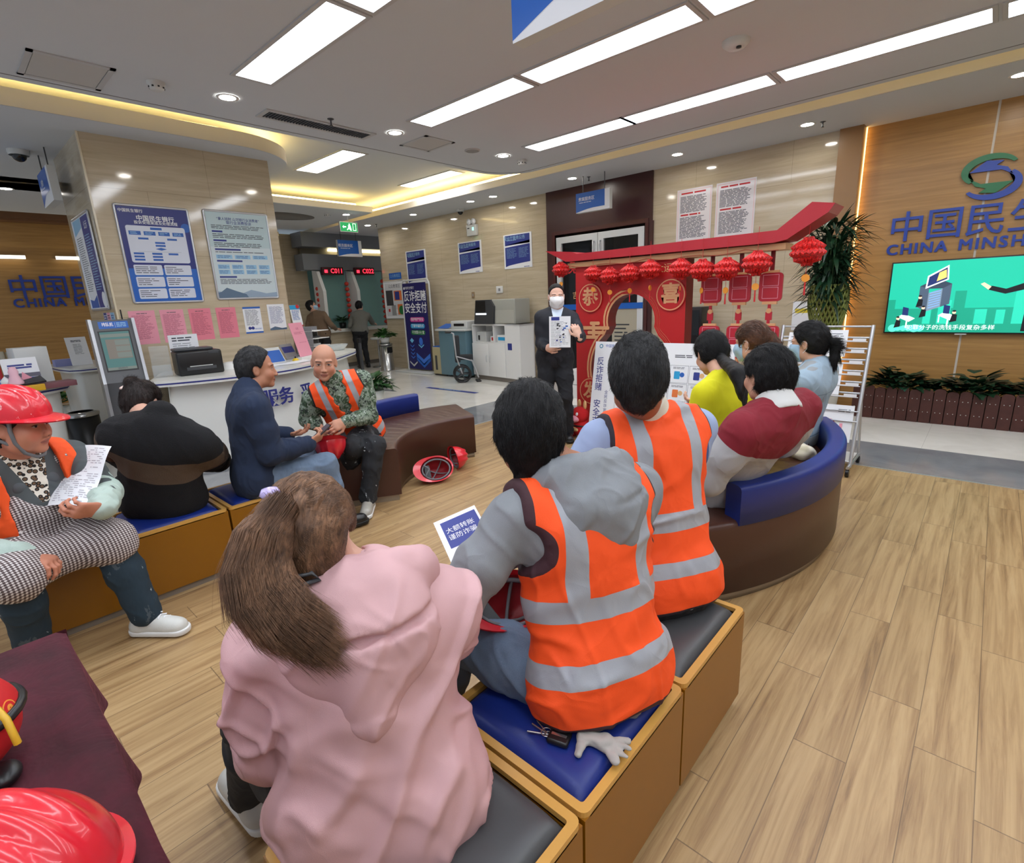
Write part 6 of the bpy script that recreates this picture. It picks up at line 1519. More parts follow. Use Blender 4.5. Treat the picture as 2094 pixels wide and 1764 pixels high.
def ik(a, b, l1, l2, hint):
    a = np.asarray(a, float); b = np.asarray(b, float); d = b - a; L = np.linalg.norm(d); L = min(L, (l1 + l2) * .999); dn = nrm(d)
    x = (l1 * l1 - l2 * l2 + L * L) / (2 * L); hgt = math.sqrt(max(0, l1 * l1 - x * x)); hv = np.asarray(hint, float); hv = nrm(hv - dn * (hv @ dn)); return a + dn * x + hv * hgt

def hand_field(f, w, d, pn, curls=(.5, .55, .6, .65), side=1, sc=1.0, thumb=.6, spread=1.0):
    """wrist w, direction d to the fingers, pn out of the palm; side=+1 puts the thumb on cross(d, pn)"""
    d = nrm(d); pn = nrm(np.asarray(pn, float) - d * (np.asarray(pn) @ d)); t = np.cross(d, pn) * side; fr = np.stack([t, pn, d])
    f.cap(w - d * .02, w + d * .03, .026 * sc, .027 * sc, .012, fr=fr, flat=.75)
    f.cap(w + d * .035 * sc + t * .012 * sc, w + d * .082 * sc + t * .014 * sc, .027 * sc, .026 * sc, .014, fr=fr, flat=.52)
    f.cap(w + d * .035 * sc - t * .012 * sc, w + d * .076 * sc - t * .018 * sc, .026 * sc, .024 * sc, .014, fr=fr, flat=.52)
    Ls = (.040, .044, .041, .033)
    for i in range(4):
        o = (1.5 - i) * .0195 * sc; p = w + d * (.088 - .006 * abs(i - 1.2)) * sc + t * o; c = curls[i]; dr = nrm(d + t * (1.5 - i) * .07 * spread); r = (.0088, .009, .0087, .0075)[i] * sc
        ang = c * .55; seg = (Ls[i], Ls[i] * .66, Ls[i] * .52)
        for j, L in enumerate(seg):
            v = dr * math.cos(ang) + pn * math.sin(ang); q = p + v * L * sc; f.cap(p, q, r * (1 - .08 * j), r * (.92 - .1 * j), .005 if j else .009); p = q; ang += c * (1.0 if j == 0 else .8)
    p = w + d * .022 * sc + t * .024 * sc + pn * .004; v1 = nrm(d * .65 + t * (.85 - .3 * thumb) + pn * .35 * thumb); q = p + v1 * .042 * sc; f.cap(p, q, .0145 * sc, .0105 * sc, .012)
    v2 = nrm(d * .85 + t * (.45 - .6 * thumb) + pn * .5 * thumb); q2 = q + v2 * .030 * sc; f.cap(q, q2, .0102 * sc, .0095 * sc, .005); v3 = nrm(v2 + pn * .25 * thumb - t * .25 * thumb); f.cap(q2, q2 + v3 * .024 * sc, .0095 * sc, .0078 * sc, .004)

def head_field(f, C, H, k=1.0, jaw=1.0, chub=0.0, ears=True):
    P = lambda x, y, z: C + (H[0] * x + H[1] * y + H[2] * z) * k
    r = lambda *a: np.array(a) * k
    f.ell(P(0, -.012, .035), r(.077, .097, .088), H, .02); f.ell(P(0, -.045, .01), r(.070, .060, .070), H, .03)
    f.ell(P(0, .028, -.035), r((.062 + chub * .012) * jaw, .064, .078), H, .025)
    f.cap(P(-.040 * jaw, .015, -.070), P(.040 * jaw, .015, -.070), .030 * k, .030 * k, .03)
    f.ell(P(0, .068, -.096), r(.024 * jaw, .020, .019), H, .022)
    for s_ in (-1, 1):
        f.ell(P(s_ * .040, .060, -.030), r(.026 + chub * .008, .026, .028 + chub * .01), H, .02); f.cap(P(s_ * .016, .084, .024), P(s_ * .046, .072, .024), .0105 * k, .0085 * k, .014)
        f.ell(P(s_ * .033, .100, .003), r(.019, .013, .012), H, .010, 'cut'); f.ell(P(s_ * .032, .076, .002), r(.0165, .0125, .0115), H, .006)
        f.ell(P(s_ * .011, .101, -.037), r(.0085, .009, .008), H, .008)
        if ears:
            f.ell(P(s_ * .078, -.006, -.004), r(.008, .019, .031), frame(H[1] - H[0] * s_ * .35, H[2] + H[1] * -.12), .006); f.ell(P(s_ * .087, -.001, .0), r(.006, .010, .017), H, .004, 'cut')
    f.cap(P(0, .086, .012), P(0, .103, -.034), .0075 * k, .0110 * k, .010)
    f.ell(P(0, .087, -.061), r(.024, .010, .0062), H, .006); f.ell(P(0, .085, -.073), r(.020, .010, .0065), H, .006)

SH = np.array([[.92, 0, .38], [0, 1, 0], [-.38, 0, .92]])
def flowc(pts):
    A = np.array(pts, float)
    def f(h):
        best = np.full(len(h), 9.); out = np.zeros((len(h), 3))
        for i in range(len(A) - 1):
            d = A[i + 1] - A[i]; t = np.clip(((h - A[i]) @ d) / (d @ d), 0, 1); r = np.linalg.norm(h - A[i] - t[:, None] * d, axis=1); m = r < best; best[m] = r[m]; out[m] = d / np.linalg.norm(d)
        return out
    return f
class Person:
    """one person: joints in metres, a body mesh, clothes and hair as parts"""
    def __init__(s, label, pel, neck, yaw, head, hyaw, hpitch=0, hroll=0, sw=.19, seat=True, skin=None, scale=1.0, hk=1.0, hv=.0035, belly=0, jaw=1, chub=0, origin=None):
        s.pel = V3(*pel); s.neck = V3(*neck); s.U = nrm(s.neck - s.pel); s.T = frame(yawv(yaw), s.U); s.sw = sw; s.k = scale
        s.HC = V3(*head); f = yawv(hyaw); cp, sp = math.cos(math.radians(hpitch)), math.sin(math.radians(hpitch)); hf = f * cp - V3(0, 0, 1) * sp; hu = f * sp + V3(0, 0, 1) * cp
        H = frame(hf, hu); cr, sr = math.cos(math.radians(hroll)), math.sin(math.radians(hroll)); s.H = np.stack([H[0] * cr + H[2] * sr, H[1], H[2] * cr - H[0] * sr])
        s.hk = hk; s.hv = hv; s.belly = belly; s.jaw = jaw; s.chub = chub; s.skin = skin
        s.org = origin if origin is not None else (pel[0], pel[1], 0)
        s.t = thing('person', label, 'person', s.org); s.O = V3(*s.org)
        s.L = np.linalg.norm(s.neck - s.pel); s.arms = {}; s.legs = {}; s.hands = {}
        s.sh = {q: s.neck - s.U * .055 + s.T[0] * q * sw for q in (1, -1)}      # +1 = the person's left
        s.hip = {q: s.pel + s.T[0] * q * .09 - s.U * .01 for q in (1, -1)}
    def loc(s, l, f, u): return s.pel + s.T[0] * l + s.T[1] * f + s.U * u
    def hd(s, x, y, z): return s.HC + (s.H[0] * x + s.H[1] * y + s.H[2] * z) * s.hk
    def arm(s, q, wrist, hint=(0, 0, -1), l1=.28, l2=.25, el=None, **hand):
        w = V3(*wrist); a = s.sh[q]; s.arms[q] = (a, ik(a, w, l1 * s.k, l2 * s.k, hint) if el is None else V3(*el), w)
        if hand: s.hands[q] = hand
    def leg(s, q, ankle, hint=(0, 0, 1), toe=None, l1=.42, l2=.41):
        w = V3(*ankle); a = s.hip[q]; k = ik(a, w, l1 * s.k, l2 * s.k, hint); s.legs[q] = (a, k, w, nrm(toe if toe is not None else (k - a) * V3(1, 1, 0)))
    def lc(s, V):
        d = V - s.pel; return np.stack([d @ s.T[0], d @ s.T[1], d @ s.U], 1)
    def hcv(s, V): d = (V - s.HC) / s.hk; return np.stack([d @ s.H[0], d @ s.H[1], d @ s.H[2]], 1)
    def emit(s, name, V, F, mat, mi=None):
        return np_mesh(name, V - s.O, F, mat, s.t, {'lc': s.lc(V), 'hc': s.hcv(V)}, mi)
    def box(s, pts, pad): pts = np.array(pts); return pts.min(0) - pad, pts.max(0) + pad
    def torso(s, f, pad=0, flat=.66, top=1.0, low=0.0, k=.05, shw=1.0):
        L = s.L; g = lambda l, fw, u: s.loc(l, fw, u)
        f.cap(g(-.065, .0, low), g(.065, .0, low), .118 + pad, .118 + pad, k, fr=s.T, flat=.85)
        f.cap(g(0, .0 + s.belly * .3, .02 + low), g(0, .01 + s.belly * .4, L * .42), .150 + pad + s.belly * .2, .138 + pad + s.belly * .4, k, fr=s.T, flat=flat + s.belly)
        f.cap(g(0, .01, L * .42), g(0, .0, L * .74), .140 + pad, .158 + pad, k, fr=s.T, flat=flat)
        w = s.sw * shw - .045
        f.cap(g(-w * .75, -.005, L * .80), g(w * .75, -.005, L * .80), .092 + pad * .8, .092 + pad * .8, k, fr=s.T, flat=.9)
        for q in (1, -1): f.cap(s.sh[q] - s.T[0] * q * .03, s.neck + s.U * .01 - s.T[1] * .01, .052 + pad * .8, .050 + pad * .5, k * .8)
    def body(s, feet=True):
        hv = s.hv; P = [s.pel, s.neck] + [x for a in s.arms.values() for x in a] + [x for l in s.legs.values() for x in l[:3]]
        lo, hi = s.box(P, .2); f = Field(lo, hi, .011)
        s.torso(f, -.012)
        for q, (a, e, w) in s.arms.items(): f.chain([a, a * .5 + e * .5, e, e * .6 + w * .4, w], [.046, .042, .036, .037, .024], .02)
        for q, (a, kn, an, toe) in s.legs.items():
            f.chain([a, a * .5 + kn * .5, kn, kn * .65 + an * .35, an], [.080, .070, .050, .050, .034], .03); f.cap(an - toe * .03 - V3(0, 0, .04), an + toe * .13 - V3(0, 0, .055), .03, .022, .02)
        Vs, Fs = [], []; n = 0
        def addm(f, it=0):
            nonlocal n
            V, F = f.mesh(); V = relax(V, F, it, .4) if it else V; Vs.append(V); Fs.append(F + n); n += len(V)
        addm(f)
        k = s.hk; hh = Field(s.HC - .17 * k, s.HC + .17 * k, hv); lo, hi = s.box([s.HC - .16 * k, s.HC + .16 * k, s.neck - .05, s.neck + .05], .03); hh = Field(lo, hi, hv)
        head_field(hh, s.HC, s.H, k, s.jaw, s.chub)
        hh.cap(s.hd(0, -.028, -.045), s.neck + s.U * .015, .053 * k, .058 * k, .03); hh.cap(s.neck + s.U * .01, s.neck - s.U * .04, .060, .085, .04)
        addm(hh, 1)
        for q, kw in s.hands.items():
            a, e, w = s.arms[q]; hf = Field(w - .20, w + .20, max(.0024, hv * .75)); kw = dict(kw); d = kw.pop('d', None); d = nrm(w - e) if d is None else nrm(d)
            hf.cap(e * .35 + w * .65, w, .033, .025, .01); hand_field(hf, w, d, side=kw.pop('side', q), **kw); addm(hf)
        V = np.concatenate(Vs); F = np.concatenate(Fs); s.emit('body', V, F, s.skin)
    def garment(s, name, mat, h=.008, pad=.014, sleeve=1.0, hem=-.02, collar=None, wr=.006, wf=9, sr=(.058, .050, .046, .036), cuff=None, flat=.68, open_front=False, seat_z=None, extra=None, neckcut=.062, drape=0, k=.05, seed=0, torso=True, stretch=(1, 1, .45)):
        P = [s.pel, s.neck] + [x for a in s.arms.values() for x in a] if sleeve > 0 else [s.pel, s.neck, s.sh[1], s.sh[-1]]
        lo, hi = s.box(P, .24); f = Field(lo, hi, h)
        s.torso(f, pad, flat, k=k)
        f.half(s.loc(0, 0, hem), -s.U, .01)
        if drape: f.cap(s.loc(-.07, drape * -.3, hem), s.loc(.07, drape * -.3, hem), .13 + pad, .13 + pad, .05, fr=s.T, flat=.85)
        for q, (a, e, w) in (s.arms.items() if sleeve > 0 else ()):
            m = a * .5 + e * .5; m2 = e * .55 + w * .45; end = e + (w - e) * (sleeve if sleeve <= 1 else 1)
            f.chain([a, m, e, m2, end], [sr[0] + pad * .5, sr[1] + pad * .6, sr[2] + pad * .5, (sr[2] + sr[3]) / 2 + pad * .4, sr[3] + pad * .3], .03)
        if collar: f.cap(s.neck - s.U * .01, s.neck + s.U * collar[0] + s.T[1] * collar[2] if len(collar) > 2 else s.neck + s.U * collar[0], collar[1] + .01, collar[1], .02)
        if extra: extra(f)
        f.cap(s.neck + s.U * .03, s.HC, neckcut if not collar else collar[1] - .012, .05, 0, 'cut')
        if seat_z is not None: f.half((0, 0, seat_z), (0, 0, -1), .01)
        V, F = f.mesh(); V = relax(V, F, 1, .5)
        if wr:
            N = vnormals(V, F); q = s.lc(V) @ SH * np.array(stretch) + seed * 1.7; V = V + N * creases(q, wf, wr)
        s.emit(name, V, F, mat); return f
    def trousers(s, mat, h=.009, pad=.014, wr=.005, r=(.090, .078, .064, .060, .056), ankle=.94, seat_z=None, name='trousers', top=.10):
        P = [s.pel] + [x for l in s.legs.values() for x in l[:3]]; lo, hi = s.box(P, .2); f = Field(lo, hi, h)
        f.cap(s.loc(-.07, 0, .0), s.loc(.07, 0, .0), .122 + pad * .5, None, .05, fr=s.T, flat=.9); f.cap(s.loc(0, 0, .0), s.loc(0, 0, top), .14 + pad * .3, .135, .04, fr=s.T, flat=.72)
        for q, (a, kn, an, toe) in s.legs.items():
            end = kn + (an - kn) * ankle; f.chain([a, a * .5 + kn * .5, kn, kn * .6 + end * .4, end], [r[0] + pad * .4, r[1] + pad * .4, r[2] + pad * .3, r[3] + pad * .2, r[4]], .035)
        V, F = f.mesh(); V = relax(V, F, 1, .5); N = vnormals(V, F); V = V + N * creases(V, 11, wr * 1.5)
        s.emit(name, V, F, mat)
    def shoe(s, q, mat, sole, h=.005, L=.25, w=.042, laces=None):
        a, kn, an, toe = s.legs[q]; leg = nrm(an - kn); toe = nrm(toe); up = frame(toe, V3(0, 0, 1) if abs(toe[2]) < .75 else -leg)[2]; fr = frame(toe, up); b = an - up * (.075)
        if abs(an[2] - .09) > .03: b = an + leg * .045 - up * .02
        lo, hi = s.box([b - toe * .1, b + toe * .22], .12); f = Field(lo, hi, h); f.cap(b - toe * .055 + up * .032, b + toe * .14 + up * .026, .040, w, .03); f.cap(b - toe * .035 + up * .045, b + up * .09 - toe * .03, .040, .038, .03)
        f.cap(b + up * .07, b + toe * .11 + up * .035, .034, .030, .03); f.half(b + up * .014, -up); V, F = f.mesh(); V = relax(V, F, 1); sh = s.emit('shoe', V, F, mat)
        f = Field(lo, hi, h); f.cap(b - toe * .058 + up * .012, b + toe * .145 + up * .012, .044, w + .005, .02); f.half(b + up * .022, up); f.half(b - up * .006, -up); V, F = f.mesh(); np_mesh('sole', V - s.O, F, sole, sh, {'hc': s.hcv(V)})
        if laces:
            m = MB()
            for i in range(5):
                c = b + toe * (.03 + .018 * i) + up * (.108 - .0105 * i) - s.O; l = fr[0] * .022; m.tube([c - l - up * .006, c + up * .004, c + l + toe * .012 - up * .006], .003, 6)
            m.build('laces', laces, sh)
    def vest(s, mat, h=.007, pad=.032, hem=-.04, neck_v=.30, arm=.83, flat=.70, wr=.005, seed=0, piping=True, ext=None, front=True):
        lo, hi = s.box([s.pel, s.neck, s.sh[1], s.sh[-1]], .24); f = Field(lo, hi, h); s.torso(f, pad, flat)
        for q in (1, -1): f.cap(s.sh[q] - s.T[0] * q * .03, s.neck + s.U * .0, .058 + pad * .6, .05 + pad * .3, .03)
        if ext: ext(f)
        f.half(s.loc(0, 0, hem), -s.U, .012)
        for q in (1, -1):
            # armholes: cut by a slanted plane at the shoulder and a round scoop under the arm
            f.half(s.loc(q * (s.sw * .98), 0, s.L * .9), nrm(s.T[0] * q + s.U * .12), .012)
            f.cap(s.loc(q * (s.sw * .86 + .052), -.16, s.L * .74), s.loc(q * (s.sw * .86 + .052), .16, s.L * .74), .072, None, .012, 'cut')
        f.cap(s.neck - s.U * .015 + s.T[1] * .01, s.neck + s.U * .2, .072, .09, .01, 'cut')
        if front: # V opening
            for u in np.linspace(0, 1, 7): f.cap(s.loc(0, .06, s.L - neck_v * u), s.loc(0, .30, s.L - neck_v * u), .058 * (1 - u) + .006, None, .004, 'cut')
        V, F = f.mesh(); V = relax(V, F, 2, .5); N = vnormals(V, F); q = s.lc(V) @ SH.T * V3(.8, 1, 1) + seed; V = V + N * creases(q, 7, wr * 1.3)
        return s.emit('safety_vest', V, F, mat)
    def hairpart(s, name, f, mat, wr=.002, wf=70, relax_=1):
        V, F = f.mesh(); V = relax(V, F, relax_) if relax_ else V
        if wr: N = vnormals(V, F); q = s.hcv(V); V = V + N * (wr * vnoise(q * V3(1.6, .5, .5), wf))[:, None]
        o = s.emit(name, V, F, mat); return V, F
    def haircap(s, mat, h=.004, grow=.010, front=.03, low=-.055, back=-.08, vol=0, name='hair', fringe=None, extra=None, wr=.003, sideburn=.02, cutfront=True, bw=.072, nape=0):
        """hair grown over the skull; cut by planes on the face side"""
        k = s.hk; f = Field(s.HC - .2 * k, s.HC + .2 * k, h); P = s.hd; r = lambda *a: np.array(a) * k
        f.ell(P(0, -.014, .038 + vol * .3), r(.077 + grow + vol * .3, .098 + grow, .089 + grow + vol), s.H, .02); f.ell(P(0, -.050, .0), r(bw + grow, .060 + grow, .085 + grow), s.H, .03)
        if cutfront:
            n = nrm(s.H[1] * 1.0 - s.H[2] * .55); f.half(P(0, .048 + front, .045), n, .012)
            f.ell(P(0, .088 + front * .3, -.045), r(.13, .078, .088), s.H, .008, 'cut')
            for q in (1, -1): f.cap(P(q * .12, sideburn + .045, -.03), P(q * .03, sideburn + .05, -.03), .05, .05, .01, 'cut'); f.ell(P(q * .085, -.004, -.006), r(.03, .026, .034), s.H, .006, 'cut')
            f.half(P(0, 0, low - .035), nrm(-s.H[2] + s.H[1] * .55), .01)
        if nape: f.cap(P(0, -.040, -.055), P(0, -.040, -.055 - nape), .056, .046, .02)
        if fringe: fringe(f)
        if extra: extra(f)
        return s.hairpart(name, f, mat, wr)
    def strands(s, V, F, mat, n, L=.02, r=.0009, flow=None, lift=.35, mask=None, seed=0, name='hair_strands', seg=4, jit=.35, wrap=None):
        """fine tapered locks rooted on the hair surface"""
        rr = np.random.default_rng(seed); N = vnormals(V, F); hc = s.hcv(V); c = np.arange(len(V))
        if mask is not None: c = c[mask(hc)]
        ids = rr.choice(c, n); P0 = V[ids]; NN = N[ids]; h_ = hc[ids]; fl = flow(h_) if flow is not None else np.tile([0, -.3, -1.0], (n, 1)); fl = fl @ s.H + 0
        fl = fl + rr.normal(0, jit, fl.shape) * np.linalg.norm(fl, axis=1)[:, None]; T_ = fl - NN * (fl * NN).sum(1)[:, None]; T_ /= np.maximum(np.linalg.norm(T_, axis=1), 1e-6)[:, None]
        Ls = L * rr.uniform(.6, 1.25, n); side = np.cross(T_, NN); pts = []; Vv = []; K = seg
        cur = P0.copy(); jt = rr.normal(0, jit, fl.shape)
        for i in range(K + 1 if wrap else 0):
            d = flow(s.hcv(cur)) ; d = d / np.maximum(np.linalg.norm(d, axis=1), 1e-6)[:, None]; d = d @ s.H + jt
            if wrap == 'head': n_ = cur - s.HC; n_ /= np.linalg.norm(n_, axis=1)[:, None]; d = d - n_ * (d * n_).sum(1)[:, None]
            d /= np.maximum(np.linalg.norm(d, axis=1), 1e-6)[:, None]; sd = np.cross(d, NN); w = r * (1 - i / K * .85); q = cur + NN * (lift * .02 * i / K + .0005); Vv.append(np.stack([q - sd * w, q + NN * w, q + sd * w], 1)); cur = cur + d * (Ls / K)[:, None]
        for i in range(0 if wrap else K + 1):
            t = i / K; lf = lift * (t - .75 * t * t); p = P0 + T_ * (Ls * t)[:, None] + NN * (Ls * lf)[:, None] - NN * .001; w = r * (1 - t * .85) * 1.0
            Vv.append(np.stack([p - side * w, p + NN * w * 1.2, p + side * w], 1))
        A = np.stack(Vv, 1).reshape(n, -1, 3); base = (np.arange(n) * (K + 1) * 3)[:, None]; Fq = []
        for i in range(K):
            for a, b in ((0, 1), (1, 2)): o = i * 3; Fq.append(base + np.array([[o + a, o + b, o + 3 + b, o + 3 + a]]))
        Fq = np.concatenate(Fq); Vf = A.reshape(-1, 3); s.emit(name, Vf, Fq, mat)
# ------------------------------------------------------------------ garment materials
def vest_deco(uh, bands, vw=(.088, .138), dark=(62, 32, 40), zip_=False, hemz=-.04, L=.5, sw=.2):
    SIL = srgb(150, 154, 162)
    def d(g, c, lc):
        l, f, u = lc; al = g.abs(l); m = g.mul(g.band(al, *vw), g.gt(u, bands[0][0]))
        for a, b in bands: m = g.mx(m, g.band(u, a, b))
        col = g.mix(m, c, SIL)
        col = g.mix(g.mul(m, g.mul(g.noise(g.obj(), 12, 2), .2)), col, srgb(226, 230, 236))
        dk = g.lt(u, hemz + .013)
        dk = g.mx(dk, g.gt(g.add(al, g.mul(g.sub(u, .9 * L), .12)), sw * .98 - .010)); dk = g.mx(dk, g.lt(g.add(g.op('POWER', g.sub(al, sw * .86 + .052), 2), g.op('POWER', g.sub(u, .74 * L), 2)), .0775 ** 2))
        if zip_: dk = g.mx(dk, g.mul(g.gt(f, .0), g.lt(al, .012)))
        col = g.mix(dk, col, srgb(*dark))
        return col, g.add(.75, g.mul(m, -.32))
    return d
def vestmat(name, bands, vw, **k): return m_cloth(name, (255, 84, 22), .05, (500, .15, .001), .75, ((7, 7, 7), .5), deco=vest_deco(0, bands, vw, **k))
SK1 = lambda n, c, **k: m_skin(n, c, **k)
DENIM = m_cloth('washed_denim', (96, 116, 142), .22, (700, .3, .001), .85, ((10, 10, 6), .5), (140, 158, 178))
BLKTR = m_cloth('black_trousers', (30, 31, 35), .2, (500, .2, .001), .85, ((9, 9, 6), .5))
NAVYC = m_cloth('navy_fleece', (30, 42, 66), .12, (260, .5, .002), .95, ((7, 7, 5), .6), (40, 54, 80))
SHOEW = pbr('white_sneaker', (206, 206, 200), .55, 0, .1, (40, .3, .004)); SOLE = pbr('sneaker_sole', (222, 222, 220), .5); SHOEB = pbr('black_shoe', (24, 24, 26), .3); SOLEB = pbr('black_sole', (16, 16, 16), .6)
HB = m_hair('black_hair', (9, 8, 9), (24, 23, 25), .55); HBG = m_hair('greying_hair', (12, 12, 12), (84, 84, 86), .55, 1.8); HBR = m_hair('brown_hair', (40, 26, 20), (140, 104, 78), .5, 3.4); HDB = m_hair('dark_brown_hair', (20, 14, 13), (60, 44, 38), .5, 2); HRB = m_hair('reddish_brown_hair', (44, 27, 20), (110, 72, 50))

def at(px, py, z): v = atZ(px, py, z); return V3(v.x, v.y, v.z)
def atD(px, py, d): return V3(0, 0, EYE) + _ray(px, py) * d
# ---- worker in the grey hoodie
p = Person('person in grey hoodie and orange safety vest sitting on the blue stool, seen from behind', (-.675, 1.05, .495), at(1178, 985, 1.005), 158, at(1083, 886, 1.145), 132, 10, 0, .20, skin=m_skin('skin_tan', (170, 116, 88)), hv=.0035)
p.arm(1, (-1.10, .93, .66), (.2, -.8, -.45), d=(-.7, .6, -.1), pn=(.2, .5, .6)); p.arm(-1, (-1.12, 1.12, .66), (.2, .6, -.4), d=(-.8, .3, 0), pn=(0, -.5, .6))
p.leg(1, (-1.20, .86, .09), (-.6, 0, 1), (-1, .3, 0)); p.leg(-1, (-1.20, 1.22, .09), (-.6, .3, 1), (-1, .5, 0))
p.body()
GH = m_cloth('grey_melange', (138, 142, 147), .10, (600, .4, .001), .92, ((8, 8, 5), .45), (116, 119, 124))
p.garment('hoodie', GH, .007, .014, 1.0, -.11, None, .012, 9, (.064, .060, .054, .042), seat_z=.40, neckcut=.056)
def hoodpart(p, mat, name, w=.105, drop=.125, r=.036, tipr=.024, back=.105, lo_=0, tipoff=0):
    lo, hi = p.box([p.neck], .34); f = Field(lo, hi, .005); N = p.neck; B = -p.T[1]
    wb = w * 1.15; pts = [N + p.T[0] * w * math.cos(a) + p.T[1] * (.055 * math.sin(a) - .03) + p.U * (.026 - .018 * math.sin(a)) for a in np.linspace(0, 2 * PI, 15)]
    f.chain(pts, [r] * 15, .02)
    f.cap(N + B * .080 - p.T[0] * w * .6, N + B * .080 + p.T[0] * w * .6, r + .012, None, .03); f.cap(N + B * back - p.U * .045 - p.T[0] * w * .55, N + B * back - p.U * .045 + p.T[0] * w * .55, r + .010, None, .03)
    f.ell(N + B * (back - .01) - p.U * .06 + p.T[0] * tipoff * .3, (wb, .058, drop * .62), p.T, .03)
    f.cap(N + B * back - p.U * .06 + p.T[0] * tipoff * .5, N + B * (back + .003) - p.U * drop + p.T[0] * tipoff, r + .020, tipr, .04)
    # the fold between the two layers of the hood
    gr = [N + p.T[0] * (w * 1.15) * math.cos(a) + B * (.075 + .085 * math.sin(a)) - p.U * (.018 + .03 * math.sin(a)) for a in np.linspace(.15, PI - .15, 9)]
    f.chain([g_ + B * .022 for g_ in gr], [.010] * 9, .010, mode='cut')
    f.cap(N + p.U * .02, p.HC, .054, .05, .004, 'cut'); V, F = f.mesh(); V = relax(V, F, 1); N_ = vnormals(V, F); V = V + N_ * creases(p.lc(V) @ SH, 11, .007); p.emit(name, V, F, mat)
hoodpart(p, GH, 'hood', .115, .15, .034, .030, .108, tipoff=-.06)
p.vest(vestmat('vest_hoodie', [(.19, .25), (.035, .09)], (.075, .13), hemz=-.085, L=np.linalg.norm(p.neck - p.pel), sw=p.sw), .006, .034, -.085, seed=1, wr=.009)
p.trousers(DENIM, .009, r=(.095, .085, .070, .062, .058))
for q in (1, -1): p.shoe(q, SHOEW, SOLE)
V, F = p.haircap(HB, .004, .014, -.012, -.045, 0, .006, wr=.003, sideburn=.005, nape=.045)
def fl_short(h): return np.stack([h[:, 0] * 2, -.35 - h[:, 2] * 2, -.9 + np.maximum(0, h[:, 2] - .08) * 6], 1)
p.strands(V, F, HB, 9000, .022, .0008, fl_short, .35, seed=1, jit=.25)

# ---- worker with greying hair
p = Person('person with short greying hair, cream collar and orange vest on the far charcoal stool', (-.745, 1.57, .50), at(1325, 855, 1.068), 150, at(1304, 772, 1.235), 124, 4, 0, .20, skin=m_skin('skin_brown', (158, 104, 78)), hv=.0035, hk=1.03)
p.arm(1, (-1.12, 1.52, .70), (0, -.8, -.5), d=(-.8, .4, 0), pn=(0, .5, .6)); p.arm(-1, (-1.08, 1.78, .70), (.2, .6, -.5), d=(-.8, .2, 0), pn=(0, -.5, .6))
p.leg(1, (-1.22, 1.40, .09), (-.6, 0, 1), (-1, .3, 0)); p.leg(-1, (-1.20, 1.66, .09), (-.6, .3, 1), (-1, .5, 0)); p.body()
def d_sh(g, c, lc):
    l, f, u = lc; c = g.mix(g.band(u, .36, .43), c, srgb(92, 124, 180)); c = g.mix(g.gt(g.abs(l), .175), c, srgb(150, 166, 200)); c = g.mix(g.band(g.abs(l), .15, .18), c, srgb(70, 88, 140)); return c
WP = m_cloth('pale_blue_work_shirt', (206, 210, 216), .08, deco=d_sh)
p.garment('work_shirt', WP, .007, .014, 1.0, -.08, None, .005, 9, (.064, .058, .050, .040), seat_z=.40)
def collarpart(p, mat, name='collar', r=.066, h_=.045, tilt=.4, thick=.012):
    lo, hi = p.box([p.neck], .2); f = Field(lo, hi, .004); N = p.neck; k = nrm(p.HC - p.neck)
    f.cap(N - k * .0 , N + k * h_, r + .016, r - .002, 0, fr=frame(p.T[1], k), flat=1.0); f.half(N + k * h_, k); f.half(N - k * .02, -k); f.cap(N - k * .1, N + k * .2, r - .012, r - .014, 0, 'cut')
    V, F = f.mesh(); V = relax(V, F, 1); p.emit(name, V, F, mat)
collarpart(p, pbr('cream_collar', (222, 218, 204), .8), 'collar', .072, .11)
lo, hi = p.box([p.neck], .2); 
p.vest(vestmat('vest_grey_hair', [(.20, .265), (.05, .10)], (.075, .125), hemz=-.075, dark=(44, 34, 44), L=np.linalg.norm(p.neck - p.pel), sw=p.sw), .006, .034, -.075, seed=3, wr=.008)
p.trousers(BLKTR, .01)
for q in (1, -1): p.shoe(q, SHOEB, SOLEB, .007)
V, F = p.haircap(HBG, .004, .009, -.008, -.035, .012, .004, wr=.003, sideburn=-.005, nape=.008)
p.strands(V, F, HBG, 8000, .020, .0008, lambda h: np.stack([h[:, 0] * 3, -.2 - h[:, 2] * 1.5, -.8 + np.maximum(0, h[:, 2] - .03) * 14], 1), .5, seed=2, jit=.3)

# ---- pink jacket
p = Person('person in pink hooded jacket with brown ponytail on the nearest stool, back to camera', (-.83, .445, .49), at(732, 1205, .912), 150, at(636, 1104, 1.035), 128, 20, 0, .175, skin=m_skin('skin_fair', (214, 166, 144)), hv=.0035)
p.sh = {q: p.neck - p.U * .075 + p.T[0] * q * .172 for q in (1, -1)}
p.arm(1, (-1.26, .42, .55), el=(-1.03, .325, .60), d=(-.7, .5, -.1), pn=(.2, .5, .6)); p.arm(-1, (-1.22, .68, .60), (.2, .6, -.5), d=(-.8, .1, 0), pn=(0, -.5, .6))
p.leg(1, (-1.46, .35, .10), (-.6, 0, 1), (-1, -.05, 0)); p.leg(-1, (-1.30, .62, .09), (-.6, .3, 1), (-1, .4, 0)); p.body()
PK = m_cloth('dusty_pink_jacket', (204, 162, 164), .05, (900, .12, .0006), .62, ((6, 6, 3), .35))
p.garment('jacket', PK, .0055, .032, 1.0, -.13, None, .024, 7.5, (.066, .062, .058, .048), seat_z=.402, neckcut=.056, flat=.72, seed=2, stretch=(1, 1, 1.1))
hoodpart(p, PK, 'jacket_hood', .13, .20, .040, .046, .125, tipoff=-.0)
p.trousers(BLKTR, .01)
